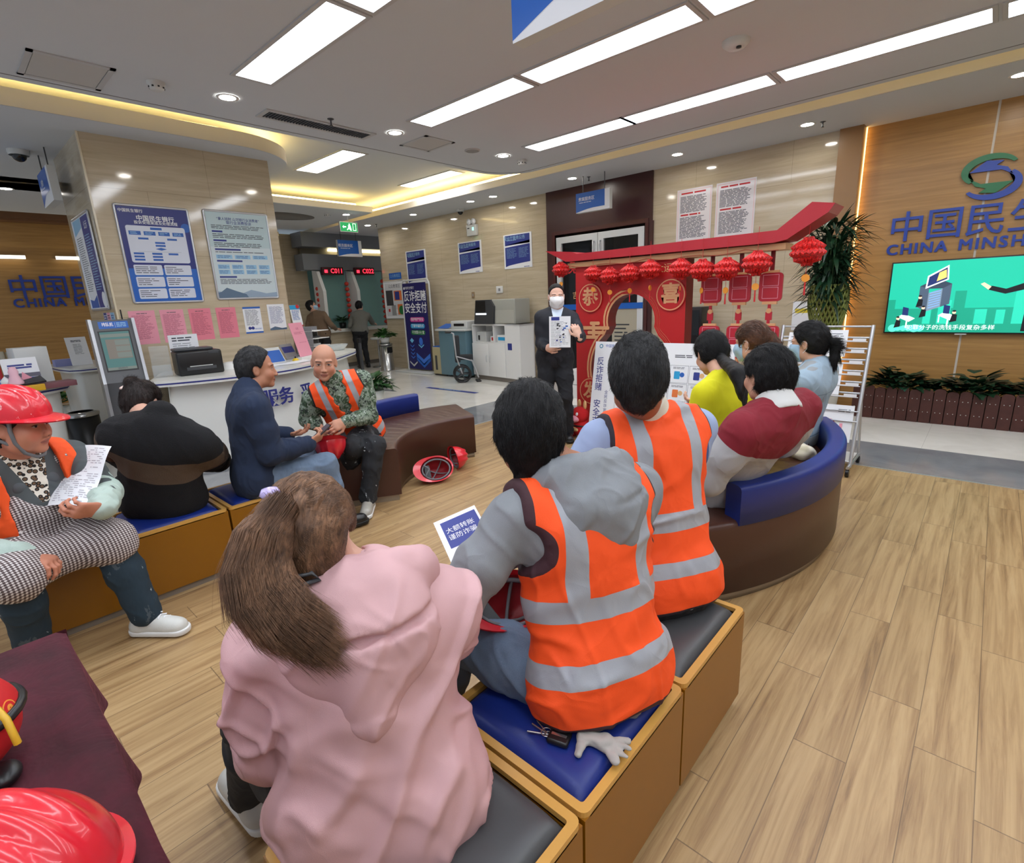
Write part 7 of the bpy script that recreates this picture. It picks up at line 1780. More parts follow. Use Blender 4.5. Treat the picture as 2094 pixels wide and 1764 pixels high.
for q in (1, -1): p.shoe(q, pbr('grey_sneaker', (186, 184, 178), .5, 0, .15, (30, .3, .004)), SOLE, laces=pbr('black_lace', (40, 40, 42), .6))
V, F = p.haircap(HBR, .004, .013, -.005, -.04, .004, extra=None, wr=.004, sideburn=.0)
p.strands(V, F, HBR, 9000, .055, .0006, lambda h: np.array([.012, -.115, .055]) - h, .02, seed=3, jit=.05, seg=6, wrap='head', mask=lambda h: np.linalg.norm(h - np.array([.012, -.115, .055]), axis=1) > .065)
TP = [p.hd(.01, -.09, .05), atD(574, 1052, .955), atD(545, 1090, .915), atD(528, 1150, .895), atD(540, 1205, .885), atD(580, 1255, .885), atD(625, 1290, .90)]
f = Field(p.HC - .40, p.HC + .34, .005); f.chain(TP, [.020, .024, .040, .047, .046, .036, .010], .02); V, F = p.hairpart('ponytail', f, HBR, .004, 60)
fc = flowc(p.hcv(np.array(TP)))
p.strands(V, F, HBR, 9000, .10, .0007, fc, .015, seed=4, jit=.05, seg=7, wrap='tail', name='ponytail_strands')
def hdl(*a): v = p.hd(*a) - p.O; return tuple(v)
m = MB(); m.tube([hdl(.012 + .024 * math.cos(a), -.116, .056 + .024 * math.sin(a)) for a in [2 * PI * i / 16 for i in range(16)]], .007, 8, closed=True); m.build('hair_tie', BLACK, p.t)
m = MB(); c_ = hdl(.02, -.125, .098); m.lathe([(0, .014), (.014, .010), (.019, 0), (.014, -.006), (0, -.008)], 18); m.v = [(v[0] + c_[0], v[1] + c_[1], v[2] + c_[2]) for v in m.v]; m.build('lilac_bead', pbr('lilac_bead', (190, 176, 226), .12), p.t)
m = MB(); m.tube([hdl(-.02, -.116, -.055), hdl(-.05, -.098, -.05), hdl(-.062, -.09, -.062), hdl(-.03, -.112, -.072), hdl(-.015, -.118, -.066)], .0045, 8, closed=True); m.build('hair_clip', DARK, p.t)
m = MB(); m.tube([hdl(.0, -.123, .02), hdl(-.02, -.121, .012)], [.012, .007], 8); m.build('hair_clip', DARK, p.t)

# ---- navy fleece man on the left stools
p = Person('person in navy fleece jacket and jeans looking at a phone-side profile on the left stools', (-3.29, 1.17, .49), at(508, 808, 1.0), 78, at(526, 755, 1.145), 68, 2, 0, .20, skin=m_skin('skin_tan2', (186, 130, 102), brow=(36, 28, 26)), hv=.0042)
p.t['label'] = 'person in navy fleece jacket and pale jeans in profile, holding a dark phone'
p.arm(-1, at(628, 908, .66), (.2, -.5, -1), d=(.15, .9, .35), pn=(-.5, .2, .6), curls=(.9, 1, 1, 1.1), thumb=.8); p.arm(1, (-3.50, 1.50, .66), (-.6, -.4, -.6), d=(.5, .8, 0), pn=(0, 0, 1))
p.leg(-1, (-3.12, 1.62, .09), (.1, .5, 1), (.1, 1, 0)); p.leg(1, (-3.45, 1.62, .09), (0, .5, 1), (0, 1, 0)); p.body()
p.garment('fleece_jacket', NAVYC, .007, .026, 1.0, -.14, (.05, .062, .0), .007, 8, (.068, .062, .056, .046), seat_z=.40, seed=5)
p.trousers(DENIM, .008)
for q in (1, -1): p.shoe(q, SHOEB, SOLEB, .007)
V, F = p.haircap(HBG, .0045, .009, -.010, -.03, .006, .006, wr=.003, sideburn=-.002)
p.strands(V, F, HBG, 4000, .016, .0009, lambda h: np.stack([h[:, 0] * 2, .2 - h[:, 2], -.8 + np.maximum(0, h[:, 2] - .06) * 12], 1), .45, seed=5, jit=.3)
w = p.arms[-1][2]; t = thing('mobile_phone', 'dark mobile phone held by the person in the navy fleece', 'phone', tuple(w + V3(.0, .10, .055)), math.radians(-10)); MB().box(-.038, -.075, -.004, .038, .075, .004, .003).build('case', BLACK, t); MB().box(-.034, -.07, .004, .034, .07, .0047).build('screen', pbr('phone_screen', (70, 50, 56), .1), t); t.rotation_euler = (math.radians(35), 0, math.radians(-12))

# ---- bald worker in camouflage
SKB = m_skin('skin_bald', (196, 142, 116), brow=(70, 58, 54), blush=.35)
p = Person('bald person in camouflage jacket and orange vest with crossed legs on the curved sofa', (-3.64, 2.13, .51), (-3.50, 1.90, .955), -28, (-3.49, 1.835, 1.115), -30, 6, -4, .195, skin=SKB, hv=.0036, hk=1.04)
p.arm(-1, at(648, 868, .66), el=(-3.66, 1.74, .70), d=(.5, .1, -.5), pn=(-.3, .7, 0), curls=(.9, .9, 1, 1)); p.arm(1, at(705, 862, .70), (-.2, 1, -.5), d=(.2, -.9, -.1), pn=(-.8, 0, -.4), curls=(.8, .8, .9, .9))
p.leg(1, at(716, 972, .20), (.4, .2, 1), (.55, -.5, -.55)); p.leg(-1, at(752, 1022, .09), (.8, .2, 1), (.7, -.6, 0)); p.body()
def m_camo():
    g = G('camouflage_cloth'); o = g.obj(); f = g.noise(o, 26, 4, .6, .8); f2 = g.noise(o, 38, 4, .6, 1.2); f3 = g.noise(o, 60, 3)
    c = g.mix(g.gt(f, .52), srgb(128, 142, 126), srgb(62, 84, 60)); c = g.mix(g.gt(f2, .57), c, srgb(44, 50, 46)); c = g.mix(g.gt(f3, .64), c, srgb(190, 200, 190)); g.bump(g.noise(o, (8, 8, 5), 3), .6, .02); return g.out(c, .85)
CAMO = m_camo()
p.garment('camouflage_jacket', CAMO, .0065, .014, .96, -.05, (.055, .062, .0), .006, 9, (.062, .056, .050, .042), seed=7)
def vb(): return m_cloth('vest_bald', (255, 84, 22), .05, (500, .15, .001), .75, ((7, 7, 7), .5), deco=vest_deco(0, [(.0, .055)], (.085, .125), hemz=-.06, dark=(40, 30, 34), L=p.L, sw=p.sw))
p.vest(vb(), .0055, .030, -.06, .44, seed=8)
def m_paintpants(name, base, spots, sc=30, th=.70):
    g = G(name); o = g.obj(); n_ = g.noise(o, (sc, sc, sc * .5), 4, .65, .5); c = g.mix(g.noise(o, 7, 3), tuple(v * .7 for v in srgb(*base)), tuple(v * 1.3 for v in srgb(*base))); c = g.mix(g.gt(n_, th), c, srgb(*spots)); c = g.mix(g.mul(g.gt(g.noise(o, (12, 12, 5), 5, .7), .60), .25), c, srgb(120, 126, 128)); g.bump(g.noise(o, (9, 9, 5), 3), .6, .02); return g.out(c, .85)
p.trousers(m_paintpants('paint_splashed_trousers', (34, 36, 40), (196, 200, 204), 26, .66), .007, r=(.095, .082, .070, .062, .060), wr=.006)
SHT = pbr('translucent_shoe', (176, 172, 162), .25, 0, .2, (40, .4, .004))
for q in (1, -1): p.shoe(q, SHT, SOLE, .005)
hp = at(674, 903, .58)
helmet('red safety helmet held upside down in the lap of the bald person', aim(tuple(hp), (.28, -.10, -.85), (.75, -.5, -.2)), HELM, 1.0, [(.1, .05, 0), (.05, .0, .06), (.0, -.08, 0)])

# ---- black and brown fleece
p = Person('person in black fleece jacket with brown band, head bowed, seen from behind', (-3.36, .69, .50), at(322, 872, .925), 142, at(292, 826, 1.01), 130, 30, 0, .20, skin=m_skin('skin_fair', (214, 166, 144)), hv=.0042)
p.sh = {q: p.neck - p.U * .09 + p.T[0] * q * .185 for q in (1, -1)}
p.arm(-1, (-3.62, 1.08, .56), (.4, .2, -1), d=(-.8, .3, 0), pn=(0, -.5, .6)); p.arm(1, (-3.95, .66, .62), (0, -.9, -.4), d=(-.8, .3, 0), pn=(0, .5, .6))
p.leg(1, (-3.95, .62, .09), (-.8, 0, 1), (-1, 0, 0)); p.leg(-1, (-3.92, 1.0, .09), (-.8, .2, 1), (-1, .3, 0)); p.body()
def d_fl(g, c, lc): l, f, u = lc; return g.mix(g.band(g.add(u, g.mul(l, -.05)), .185, .32), c, srgb(92, 76, 62))
BF = m_cloth('black_sherpa_fleece', (20, 20, 23), .25, (160, .9, .004), 1.0, None, deco=d_fl)
p.garment('fleece_jacket', BF, .008, .042, 1.0, -.13, (.050, .074, .04), .010, 7, (.076, .076, .070, .056), seat_z=.405, flat=.74, seed=9)
p.trousers(BLKTR, .011)
for q in (1, -1): p.shoe(q, SHOEB, SOLEB, .008)
def bun(f): P = p.hd; f.ell(P(.015, -.085, .095), (.042, .040, .036), p.H, .012); f.cap(P(0, -.06, .07), P(.01, -.09, .09), .03, .03, .02)
V, F = p.haircap(HDB, .0045, .010, .0, -.03, .0, extra=bun, wr=.003, nape=.02)
p.strands(V, F, HDB, 3500, .035, .0008, lambda h: (np.array([.0, -.09, .09]) - h) / .1, .05, seed=9, jit=.08)
def hdo(p, *a): return tuple(p.hd(*a) - p.O)
c_ = hdo(p, .045, -.10, .06); m = MB(); m.lathe([(0, .016), (.016, .008), (.02, 0), (.012, -.006), (0, -.008)], 14); m.v = [(v[0] + c_[0], v[1] + c_[1], v[2] + c_[2]) for v in m.v]; m.build('pearl_clip', pbr('pearl', (240, 214, 204), .15), p.t)
m = MB(); 
for dx in (-.014, -.024): c2 = hdo(p, .045 + dx, -.105, .068); q_ = MB(); q_.lathe([(0, .008), (.009, .002), (.008, -.004), (0, -.007)], 10); m.raw([(v[0] + c2[0], v[1] + c2[1], v[2] + c2[2]) for v in q_.v], q_.f, True)
m.build('clip_beads', pbr('pearl2', (236, 228, 226), .15), p.t)

# ---- checked apron
SKR = m_skin('skin_ruddy', (196, 130, 104), brow=(40, 30, 28), blush=.55)
p = Person('person in splashed red helmet, checked apron and orange vest holding a paper sheet', (-3.27, .14, .50), (-3.13, .145, .90), 14, at(36, 872, 1.06), 52, 2, 0, .195, skin=SKR, hv=.0034, hk=1.04, belly=.10, chub=1.0, jaw=1.12)
p.arm(1, at(207, 1040, .70), (-.2, .5, -.6), d=(.35, -.75, .25), pn=(-.75, -.2, .55), curls=(.9, 1, 1.05, 1.1), thumb=.9); p.arm(-1, at(60, 1135, .545), (-.2, -.9, -.5), d=(.7, .55, -.25), pn=(0, -.2, -.9), curls=(.8, .85, .9, .9))
p.leg(1, at(303, 1262, .09), (.6, .1, 1), (.75, .62, 0)); p.leg(-1, at(72, 1325, .09), (.6, 0, 1), (1, -.2, 0)); p.body()
def d_jk(g, c, lc):
    l, f, u = lc; leo = g.mul(g.mul(g.gt(u, .29), g.gt(f, .02)), g.lt(g.abs(l), g.mul(g.sub(u, .24), .30))); sp = g.voro(g.attr('lc'), 55)
    lc_ = g.ramp(sp, [(0, srgb(60, 44, 36)), (.30, srgb(120, 92, 66)), (.36, srgb(26, 22, 22)), (.5, srgb(24, 20, 20)), (.56, srgb(226, 218, 204))]); return g.mix(leo, c, lc_)
JK = m_cloth('slate_jacket', (78, 84, 86), .1, deco=d_jk)
p.garment('work_jacket', JK, .007, .014, .35, -.06, None, .005, 9, (.064, .058, .050, .042), seed=11, flat=.72)
SLV = m_cloth('pale_floral_sleeve', (186, 204, 196), .06, (200, .3, .002), .8, ((9, 9, 5), .6), (140, 160, 140))
P_ = [x for a in p.arms.values() for x in a]; lo, hi = p.box(P_, .12); f = Field(lo, hi, .0065)
for q, (a, e, w_) in p.arms.items(): f.chain([a * .45 + e * .55, e, e * .5 + w_ * .5, e * .12 + w_ * .88, w_], [.058, .056, .056, .048, .034], .03)
V, F = f.mesh(); N_ = vnormals(V, F); V = V + N_ * (.006 * (1 - np.abs(vnoise(V * V3(1, 1, 1), 22)) * 2))[:, None]; p.emit('oversleeves', V, F, SLV)
def m_ging():
    g = G('checked_apron'); l, f, u = g.xyz(g.attr('lc')); s_ = 75
    a = g.gt(g.op('FRACT', g.mul(l, s_)), .5); b = g.gt(g.op('FRACT', g.mul(g.add(u, g.mul(f, -1)), s_)), .5); n = g.mul(g.add(a, b), .5)
    c = g.ramp(n, [(0, srgb(226, 222, 220)), (.5, srgb(136, 122, 120)), (1, srgb(58, 44, 46))], 'CONSTANT'); c = g.ramp(n, [(0, srgb(226, 222, 220)), (.5, srgb(140, 126, 124)), (1, srgb(60, 46, 48))])
    yoke = g.mul(g.band(u, .07, .19), g.band(f, .0, .20)); c2 = g.mix(g.mul(g.gt(g.op('FRACT', g.mul(l, 32)), .8), .3), srgb(122, 112, 108), srgb(86, 76, 74)); c2 = g.mix(g.mul(g.gt(g.op('FRACT', g.mul(u, 55)), .8), .3), c2, srgb(90, 80, 78)); c = g.mix(yoke, c, c2); c = g.mix(g.mul(g.band(u, .19, .197), g.lt(f, .2)), c, srgb(226, 222, 220))
    g.bump(g.noise(g.obj(), (9, 9, 9), 3), .5, .015); return g.out(c, .85)
GING = m_ging()
lo, hi = p.box([p.pel, p.neck] + [l_[1] for l_ in p.legs.values()], .25); f = Field(lo, hi, .007); p.torso(f, .026, .74); f.cap(p.loc(0, .04, .1), p.loc(0, .04, .16), .155, .15, .05, fr=p.T, flat=.85)
f.half(p.loc(0, 0, .335), p.U, .006); f.half(p.loc(0, -.02, 0), -p.T[1], .01); f.cap(p.loc(0, .05, .36), p.loc(0, .4, .36), .085, None, .01, 'cut')
for q, (a, kn, an, toe) in p.legs.items():
    f.cap(a + p.T[1] * .05, kn + V3(.02, 0, .0), .125, .104, .06); 
f.cap(p.legs[1][1] - V3(.06, 0, 0), p.legs[-1][1] - V3(.06, 0, 0), .085, None, .05)
for q in (1, -1): f.cap(p.loc(q * .105, .08, .26), p.sh[q] - p.T[0] * q * .07 + p.T[1] * .06 + p.U * .045, .035, .032, .01)
f.half((0, 0, .365), (0, 0, -1), .01)
V, F = f.mesh(); V = relax(V, F, 1); N_ = vnormals(V, F); V = V + N_ * (.005 * (1 - np.abs(vnoise(V, 10)) * 2.2))[:, None]; p.emit('apron', V, F, GING)
def apv():
    return m_cloth('vest_apron_person', (255, 88, 26), .05, (500, .15, .001), .75, ((7, 7, 7), .6), deco=lambda g, c, lc: (g.mix(g.band(lc[2], -.03, .0), c, srgb(190, 200, 90)), .75))
def cutapron(f):
    f.cap(p.loc(0, .10, -.1), p.loc(0, .12, .34), .120, .105, .01, 'cut'); f.cap(p.loc(0, .24, -.1), p.loc(0, .24, .36), .17, .15, .01, 'cut')
lo, hi = p.box([p.pel, p.neck, p.sh[1], p.sh[-1]], .24); f = Field(lo, hi, .006); p.torso(f, .040, .78); f.half(p.loc(0, 0, -.06), -p.U, .01)
for q in (1, -1): f.half(p.loc(q * (p.sw * .98), 0, p.L * .9), nrm(p.T[0] * q + p.U * .12), .012); f.cap(p.loc(q * (p.sw * .86 + .055), -.16, p.L * .70), p.loc(q * (p.sw * .86 + .055), .16, p.L * .70), .08, None, .012, 'cut')
for u in np.linspace(-.1, .5, 14): f.cap(p.loc(0, .0, u), p.loc(0, .4, u), .105 + .02 * (u < .3), None, .004, 'cut')
f.cap(p.neck - p.U * .03, p.neck + p.U * .2, .085, .1, .01, 'cut'); V, F = f.mesh(); V = relax(V, F, 2); p.emit('safety_vest', V, F, apv())
lo, hi = p.box([p.neck], .2); f = Field(lo, hi, .004)
for q in (1, -1): f.cap(p.neck + p.T[0] * q * .06 - p.T[1] * .04 + p.U * .02, p.loc(q * .055, .115, p.L - .075), .030, .030, .012, fr=p.T, flat=.55); 
f.cap(p.neck + p.T[0] * .06 - p.T[1] * .05 + p.U * .02, p.neck - p.T[0] * .06 - p.T[1] * .05 + p.U * .02, .028, None, .01); f.cap(p.neck, p.HC, .056, .05, 0, 'cut'); V, F = f.mesh(); V = relax(V, F, 1); p.emit('jacket_collar', V, F, pbr('slate_collar', (84, 88, 92), .85, 0, .1))
p.trousers(m_paintpants('teal_work_trousers', (30, 48, 60), (170, 182, 186), 30, .70), .007, r=(.096, .088, .072, .068, .064), wr=.003)
for q in (1, -1): p.shoe(q, SHOEW, SOLE, .0045, laces=PAPER)
def fr_a(f):
    P = p.hd; f.ell(P(0, .058, .052), (.062, .034, .026), p.H, .01)
    for q in (1, -1): f.cap(P(q * .070, .030, .045), P(q * .074, .022, .0), .014, .008, .01)
V, F = p.haircap(HB, .0045, .008, .012, -.03, -.01, .006, wr=.003, sideburn=.02, fringe=fr_a)
hM = aim(tuple(p.hd(0, -.005, .045)), p.H[2], p.H[1]); helmet('red paint-splashed safety helmet worn by the checked apron person', hM, HELMS, 1.0, None)
m = MB(); m.tube([hdo(p, -.088, .035, .05), hdo(p, -.088, .03, .0), hdo(p, -.084, .035, -.05), hdo(p, -.06, .045, -.10), hdo(p, -.02, .06, -.128), hdo(p, .02, .06, -.128), hdo(p, .06, .045, -.10), hdo(p, .084, .035, -.05), hdo(p, .088, .03, .05)], .0075, 8); m.tube([hdo(p, -.078, -.04, .04), hdo(p, -.086, -.03, -.03), hdo(p, -.068, .03, -.075)], .0075, 8); m.build('chin_strap', STRAP, p.t)
# the sheet she holds
A, B_, C_, D_ = at(97, 1034, .70), at(180, 1037, .705), at(229, 913, .90), at(160, 912, .895)
t = thing('paper_sheet', 'creased printed sheet held up by the person in the checked apron', 'sheet', tuple(A)); m = MB()
nrmP = nrm(np.cross(B_ - A, D_ - A))
def shf(u, v, o=0): q = (A * (1 - u) + B_ * u) * (1 - v) + (D_ * (1 - u) + C_ * u) * v; return tuple(q - A + nrmP * (.012 * math.sin(u * 3.1) * (1 - v * .5) + .006 * math.sin(v * 7 + u * 2) + o))
m.grid(shf, 14, 18).build('sheet', PAPER, t)
m = MB(); rr = random.Random(9)
for r_ in range(26):
    v = .06 + r_ * .035; u = .1
    while u < .88:
        w_ = rr.uniform(.03, .16); 
        if rr.random() < .62: m.raw([shf(u, v, .0012), shf(min(.92, u + w_), v, .0012), shf(min(.92, u + w_), v + .013, .0012), shf(u, v + .013, .0012)], [(0, 1, 2, 3)], False)
        u += w_ + .03
m.build('print', pbr('faint_print', (178, 176, 184), .6), t)

# ---- maroon and grey top
p = Person('person with black hair in maroon and grey top on the curved sofa, back to camera', (-.93, 2.66, .50), at(1592, 838, .962), 160, at(1568, 770, 1.10), 150, 3, 0, .20, skin=m_skin('skin_young', (196, 148, 124)), hv=.0038)
p.arm(1, (-1.12, 2.40, .70), (.1, -.3, -1), d=(-.9, .2, 0), pn=(0, .5, .6)); p.arm(-1, (-.92, 2.96, .66), (.5, .2, -1), d=(-.8, .1, 0), pn=(0, -.5, .6))
p.leg(1, (-1.45, 2.50, .09), (-.8, 0, 1), (-1, .1, 0)); p.leg(-1, (-1.45, 2.75, .09), (-.8, .1, 1), (-1, .2, 0)); p.body()
def d_mg(g, c, lc): l, f, u = lc; c = g.mix(g.gt(u, g.add(.345, g.mul(g.abs(g.add(l, .03)), .40))), c, srgb(130, 30, 44)); return c
MG = m_cloth('grey_maroon_top', (172, 172, 174), .08, (500, .3, .001), .9, ((8, 8, 5), .8), deco=d_mg)
p.garment('polo_top', MG, .007, .034, 1.0, -.15, None, .010, 7.5, (.070, .066, .060, .048), seat_z=.42, seed=12)
collarpart(p, pbr('pale_grey_collar', (206, 206, 204), .85), 'collar', .080, .080)
p.trousers(BLKTR, .01)
for q in (1, -1): p.shoe(q, SHOEB, SOLEB, .008)
def fr_m(f): P = p.hd; f.ell(P(0, .055, .075), (.066, .035, .035), p.H, .02)
V, F = p.haircap(HB, .004, .018, .004, -.05, .004, .006, fringe=fr_m, wr=.004, sideburn=.01, nape=.03)
p.strands(V, F, HB, 7000, .032, .0010, fl_short, .22, seed=12, jit=.25)

# ---- yellow top with long low ponytail
p = Person('person in bright yellow top with long black low ponytail looking down at a phone', (-1.06, 3.10, .50), at(1480, 776, .985), 165, at(1453, 724, 1.112), 140, 22, 0, .17, skin=m_skin('skin_fair2', (206, 158, 134)), hv=.0042)
p.arm(1, at(1412, 850, .72), (.1, -.4, -1), d=(-.8, .3, .1), pn=(0, .4, .6)); p.arm(-1, (-1.42, 3.28, .70), (.2, .6, -.5), d=(-.8, .1, 0), pn=(0, -.5, .6))
p.leg(1, (-1.60, 3.05, .09), (-.8, 0, 1), (-1, .1, 0)); p.leg(-1, (-1.60, 3.28, .09), (-.8, .1, 1), (-1, .2, 0)); p.body()
YL = m_cloth('bright_yellow_knit', (214, 208, 20), .06, (260, .4, .002), .9, ((8, 8, 5), .4)); p.garment('yellow_top', YL, .008, .024, 1.0, -.08, None, .005, 8, (.068, .062, .056, .046), seat_z=.42, seed=13)
p.trousers(BLKTR, .011)
for q in (1, -1): p.shoe(q, SHOEB, SOLEB, .009)
V, F = p.haircap(HB, .0045, .014, .022, -.05, .0, .006, wr=.003, sideburn=.03)
p.strands(V, F, HB, 4000, .05, .0009, lambda h: np.array([0, -.10, -.05]) - h, .06, seed=13, jit=.1)
f = Field(p.HC - .5, p.HC + .35, .006); a_ = p.hd(0, -.10, -.05); f.chain([p.hd(0, -.075, -.03), a_, atD(1512, 765, 2.74), atD(1530, 800, 2.70), atD(1545, 840, 2.72), atD(1556, 872, 2.8)], [.035, .028, .046, .052, .046, .02], .02); V, F = p.hairpart('ponytail', f, HB, .004, 50)

t = thing('mobile_phone', 'dark purple phone held by the person in yellow', 'phone', tuple(at(1418, 838, .765)), math.radians(150)); MB().box(-.075, -.038, -.004, .075, .038, .004, .003).build('case', pbr('purple_case', (76, 70, 96), .4), t); t.rotation_euler = (0, math.radians(-25), math.radians(160))

# ---- masks
MSK = m_cloth('surgical_mask_blue', (168, 200, 228), .04, (300, .2, .001), .7); MSKW = m_cloth('surgical_mask_white', (236, 236, 236), .03, (300, .2, .001), .7)
def mask(p, mat, h=.0035):
    k = p.hk; f = Field(p.HC - .16 * k, p.HC + .16 * k, h); head_field(f, p.HC, p.H, k * 1.0, p.jaw, p.chub, ears=False); D0 = f.D.copy(); f.D = f.D - .006; P = p.hd
    f.ell(P(0, .088, -.045), (.034, .026, .040), p.H, .03); f.half(P(0, 0, -.004), nrm(p.H[2] - p.H[1] * .10), .004); f.half(P(0, .03, 0), -p.H[1], .002); f.half(P(0, .0, -.118), -p.H[2], .004)
    V, F = f.mesh(); V = relax(V, F, 2); o = p.emit('face_mask', V, F, mat)
    m = MB()
    for q in (1, -1): m.tube([hdo(p, q * .066, .034, -.02), hdo(p, q * .080, .005, .022), hdo(p, q * .086, -.02, .01), hdo(p, q * .080, -.018, -.03), hdo(p, q * .062, .03, -.075)], .0016, 5)
    m.build('ear_loops', PAPER, o)

# ---- brown haired person with mask
p = Person('person with reddish brown ponytail and blue mask between the yellow top and the denim jacket', (-1.02, 3.58, .50), at(1556, 758, .985), 172, at(1536, 701, 1.145), 172, 8, 0, .17, skin=m_skin('skin_fair2', (206, 158, 134)), hv=.0042)
p.arm(1, (-1.45, 3.55, .72), (.1, -.3, -1), d=(-.8, .1, .1), pn=(0, .4, .6)); p.arm(-1, (-1.42, 3.75, .72), (.2, .6, -.5), d=(-.8, -.1, 0), pn=(0, -.5, .6))
p.leg(1, (-1.60, 3.50, .09), (-.8, 0, 1), (-1, .1, 0)); p.leg(-1, (-1.60, 3.70, .09), (-.8, .1, 1), (-1, .2, 0)); p.body()
p.garment('yellow_green_top', m_cloth('pale_yellow_knit', (222, 214, 70), .06), .009, .020, 1.0, -.06, (.03, .06, 0), .004, 8, seat_z=.42, seed=14); p.trousers(BLKTR, .012)
for q in (1, -1): p.shoe(q, SHOEB, SOLEB, .009)
def br_t(f): P = p.hd; f.chain([P(0, -.09, .02), P(0, -.13, .02), P(0, -.155, -.03), P(0, -.15, -.09)], [.026, .032, .036, .02], .02)
def fr_b(f): P = p.hd; f.ell(P(0, .062, .062), (.064, .030, .034), p.H, .02); f.cap(P(.062, .045, .05), P(.066, .045, -.03), .012, .006, .01); f.cap(P(-.062, .045, .05), P(-.066, .045, -.03), .012, .006, .01)
V, F = p.haircap(HRB, .0045, .012, .012, -.045, .0, .006, fringe=fr_b, extra=br_t, wr=.003); p.strands(V, F, HRB, 4500, .04, .0009, lambda h: np.array([0, -.12, .02]) - h, .04, seed=15, jit=.07); mask(p, MSK)

# ---- denim jacket
p = Person('person in light denim jacket and blue mask at the end of the curved sofa', (-.90, 3.93, .50), at(1668, 752, .972), 170, at(1652, 702, 1.128), 176, 6, 0, .18, skin=m_skin('skin_fair2', (206, 158, 134)), hv=.0042)
p.arm(1, (-1.28, 3.78, .66), (.1, -.2, -1), d=(-.8, .1, .1), pn=(0, .4, .6)); p.arm(-1, (-1.22, 4.05, .64), (.1, .2, -1), d=(-.8, -.1, 0), pn=(0, -.5, .6))
p.leg(1, (-1.50, 3.95, .09), (-.8, 0, 1), (-1, .1, 0)); p.leg(-1, (-1.48, 4.15, .09), (-.8, .1, 1), (-1, .2, 0)); p.body()
p.garment('grey_long_top', m_cloth('grey_jersey', (150, 154, 156), .08, fold=((8, 8, 5), .5)), .009, .022, .6, -.10, None, .005, 8, seat_z=.42, seed=15)
def d_dn(g, c, lc):
    l, f, u = lc; seam = g.mx(g.band(u, .355, .361), g.mul(g.band(g.abs(l), .07, .075), g.lt(u, .355))); c = g.mix(g.mul(seam, .6), c, srgb(90, 110, 130)); c = g.mix(g.band(u, .05, .056), c, srgb(96, 116, 136)); pt = g.mul(g.mul(g.band(l, -.12, -.085), g.band(u, .09, .135)), g.lt(f, 0)); return g.mix(pt, c, srgb(150, 86, 50))
p.garment('denim_jacket', m_cloth('light_denim', (146, 168, 186), .14, (600, .4, .001), .9, ((8, 8, 5), .6), (172, 190, 204), deco=d_dn), .007, .024, .95, .03, (.03, .062), .007, 8, (.060, .056, .052, .044), seed=16)
p.trousers(m_cloth('maroon_trousers', (84, 26, 44), .1), .011)
for q in (1, -1): p.shoe(q, SHOEB, SOLEB, .009)
V, F = p.haircap(HB, .0045, .014, .006, -.035, .002, .006, wr=.004); p.strands(V, F, HB, 4500, .04, .0009, lambda h: np.array([0, -.11, .0]) - h, .05, seed=16, jit=.1); mask(p, MSK)
f = Field(p.HC - .4, p.HC + .35, .005); P = p.hd; f.chain([P(0, -.085, .0), P(0, -.118, .010), P(0, -.145, .0), P(0, -.158, -.04), P(0, -.158, -.09), P(0, -.145, -.14), P(0, -.13, -.19)], [.028, .016, .022, .026, .026, .022, .006], .015); V, F = p.hairpart('ponytail', f, HB, .004, 50); p.strands(V, F, HB, 2500, .07, .001, lambda h: np.stack([0 * h[:, 0], np.where(h[:, 2] > -.03, -1, .2), np.where(h[:, 2] > -.03, -.3, -1.)], 1), .1, seed=17, jit=.12, name='ponytail_strands')
m = MB(); m.tube([hdo(p, .018 * math.cos(a), -.122, .010 + .018 * math.sin(a)) for a in [2 * PI * i / 14 for i in range(14)]], .007, 6, closed=True); m.build('hair_tie', pbr('red_hair_tie', (120, 40, 60), .7), p.t)

# ---- presenter
p = Person('person standing in black suit and white mask holding up a printed sheet', (-3.33, 4.32, .885), (-3.30, 4.33, 1.345), -52, (-3.285, 4.305, 1.50), -47, 2, 0, .168, skin=m_skin('skin_presenter', (222, 176, 154)), hv=.0042, origin=(-3.33, 4.32, 0), hk=.98)
p.arm(-1, tuple(V3(*atY(1117, 712, 4.07))), (-.3, .2, -1), l1=.26, l2=.235, d=(.75, .0, .12), pn=(.2, .9, .1), curls=(.7, .8, .85, .9)); p.arm(1, tuple(V3(*atY(1184, 688, 4.13))), (.3, .3, -1), l1=.26, l2=.235, d=(-.35, -.1, .85), pn=(-.6, .6, 0), curls=(.8, .85, .9, .95))
p.leg(-1, (-3.40, 4.24, .09), (.6, -.8, .05), (.5, -.85, 0), .40, .42); p.leg(1, (-3.22, 4.37, .09), (.6, -.8, .05), (.7, -.7, 0), .40, .42); p.body()
SUIT = m_cloth('black_suit', (24, 26, 36), .1, (500, .2, .001), .7, ((8, 8, 5), .3), deco=lambda g, c, lc: g.mix(g.mul(g.mul(g.gt(lc[1], .03), g.gt(lc[2], .28)), g.lt(g.abs(lc[0]), g.mul(g.sub(lc[2], .27), .26))), c, srgb(206, 220, 236)))
p.garment('suit_jacket', SUIT, .007, .016, .93, -.10, None, .004, 8, (.054, .048, .042, .036), seed=18, drape=.0)
p.trousers(m_cloth('black_suit_trousers', (20, 21, 27), .1, fold=((8, 8, 5), .3)), .008, r=(.086, .078, .064, .060, .066), ankle=1.0)
for q in (1, -1): p.shoe(q, SHOEB, SOLEB, .006)
def bn2(f): P = p.hd; f.ell(P(0, -.105, .02), (.04, .03, .04), p.H, .012)
V, F = p.haircap(HB, .004, .005, -.010, -.02, .0, extra=bn2, wr=.002, sideburn=-.005, bw=.050); mask(p, MSKW)
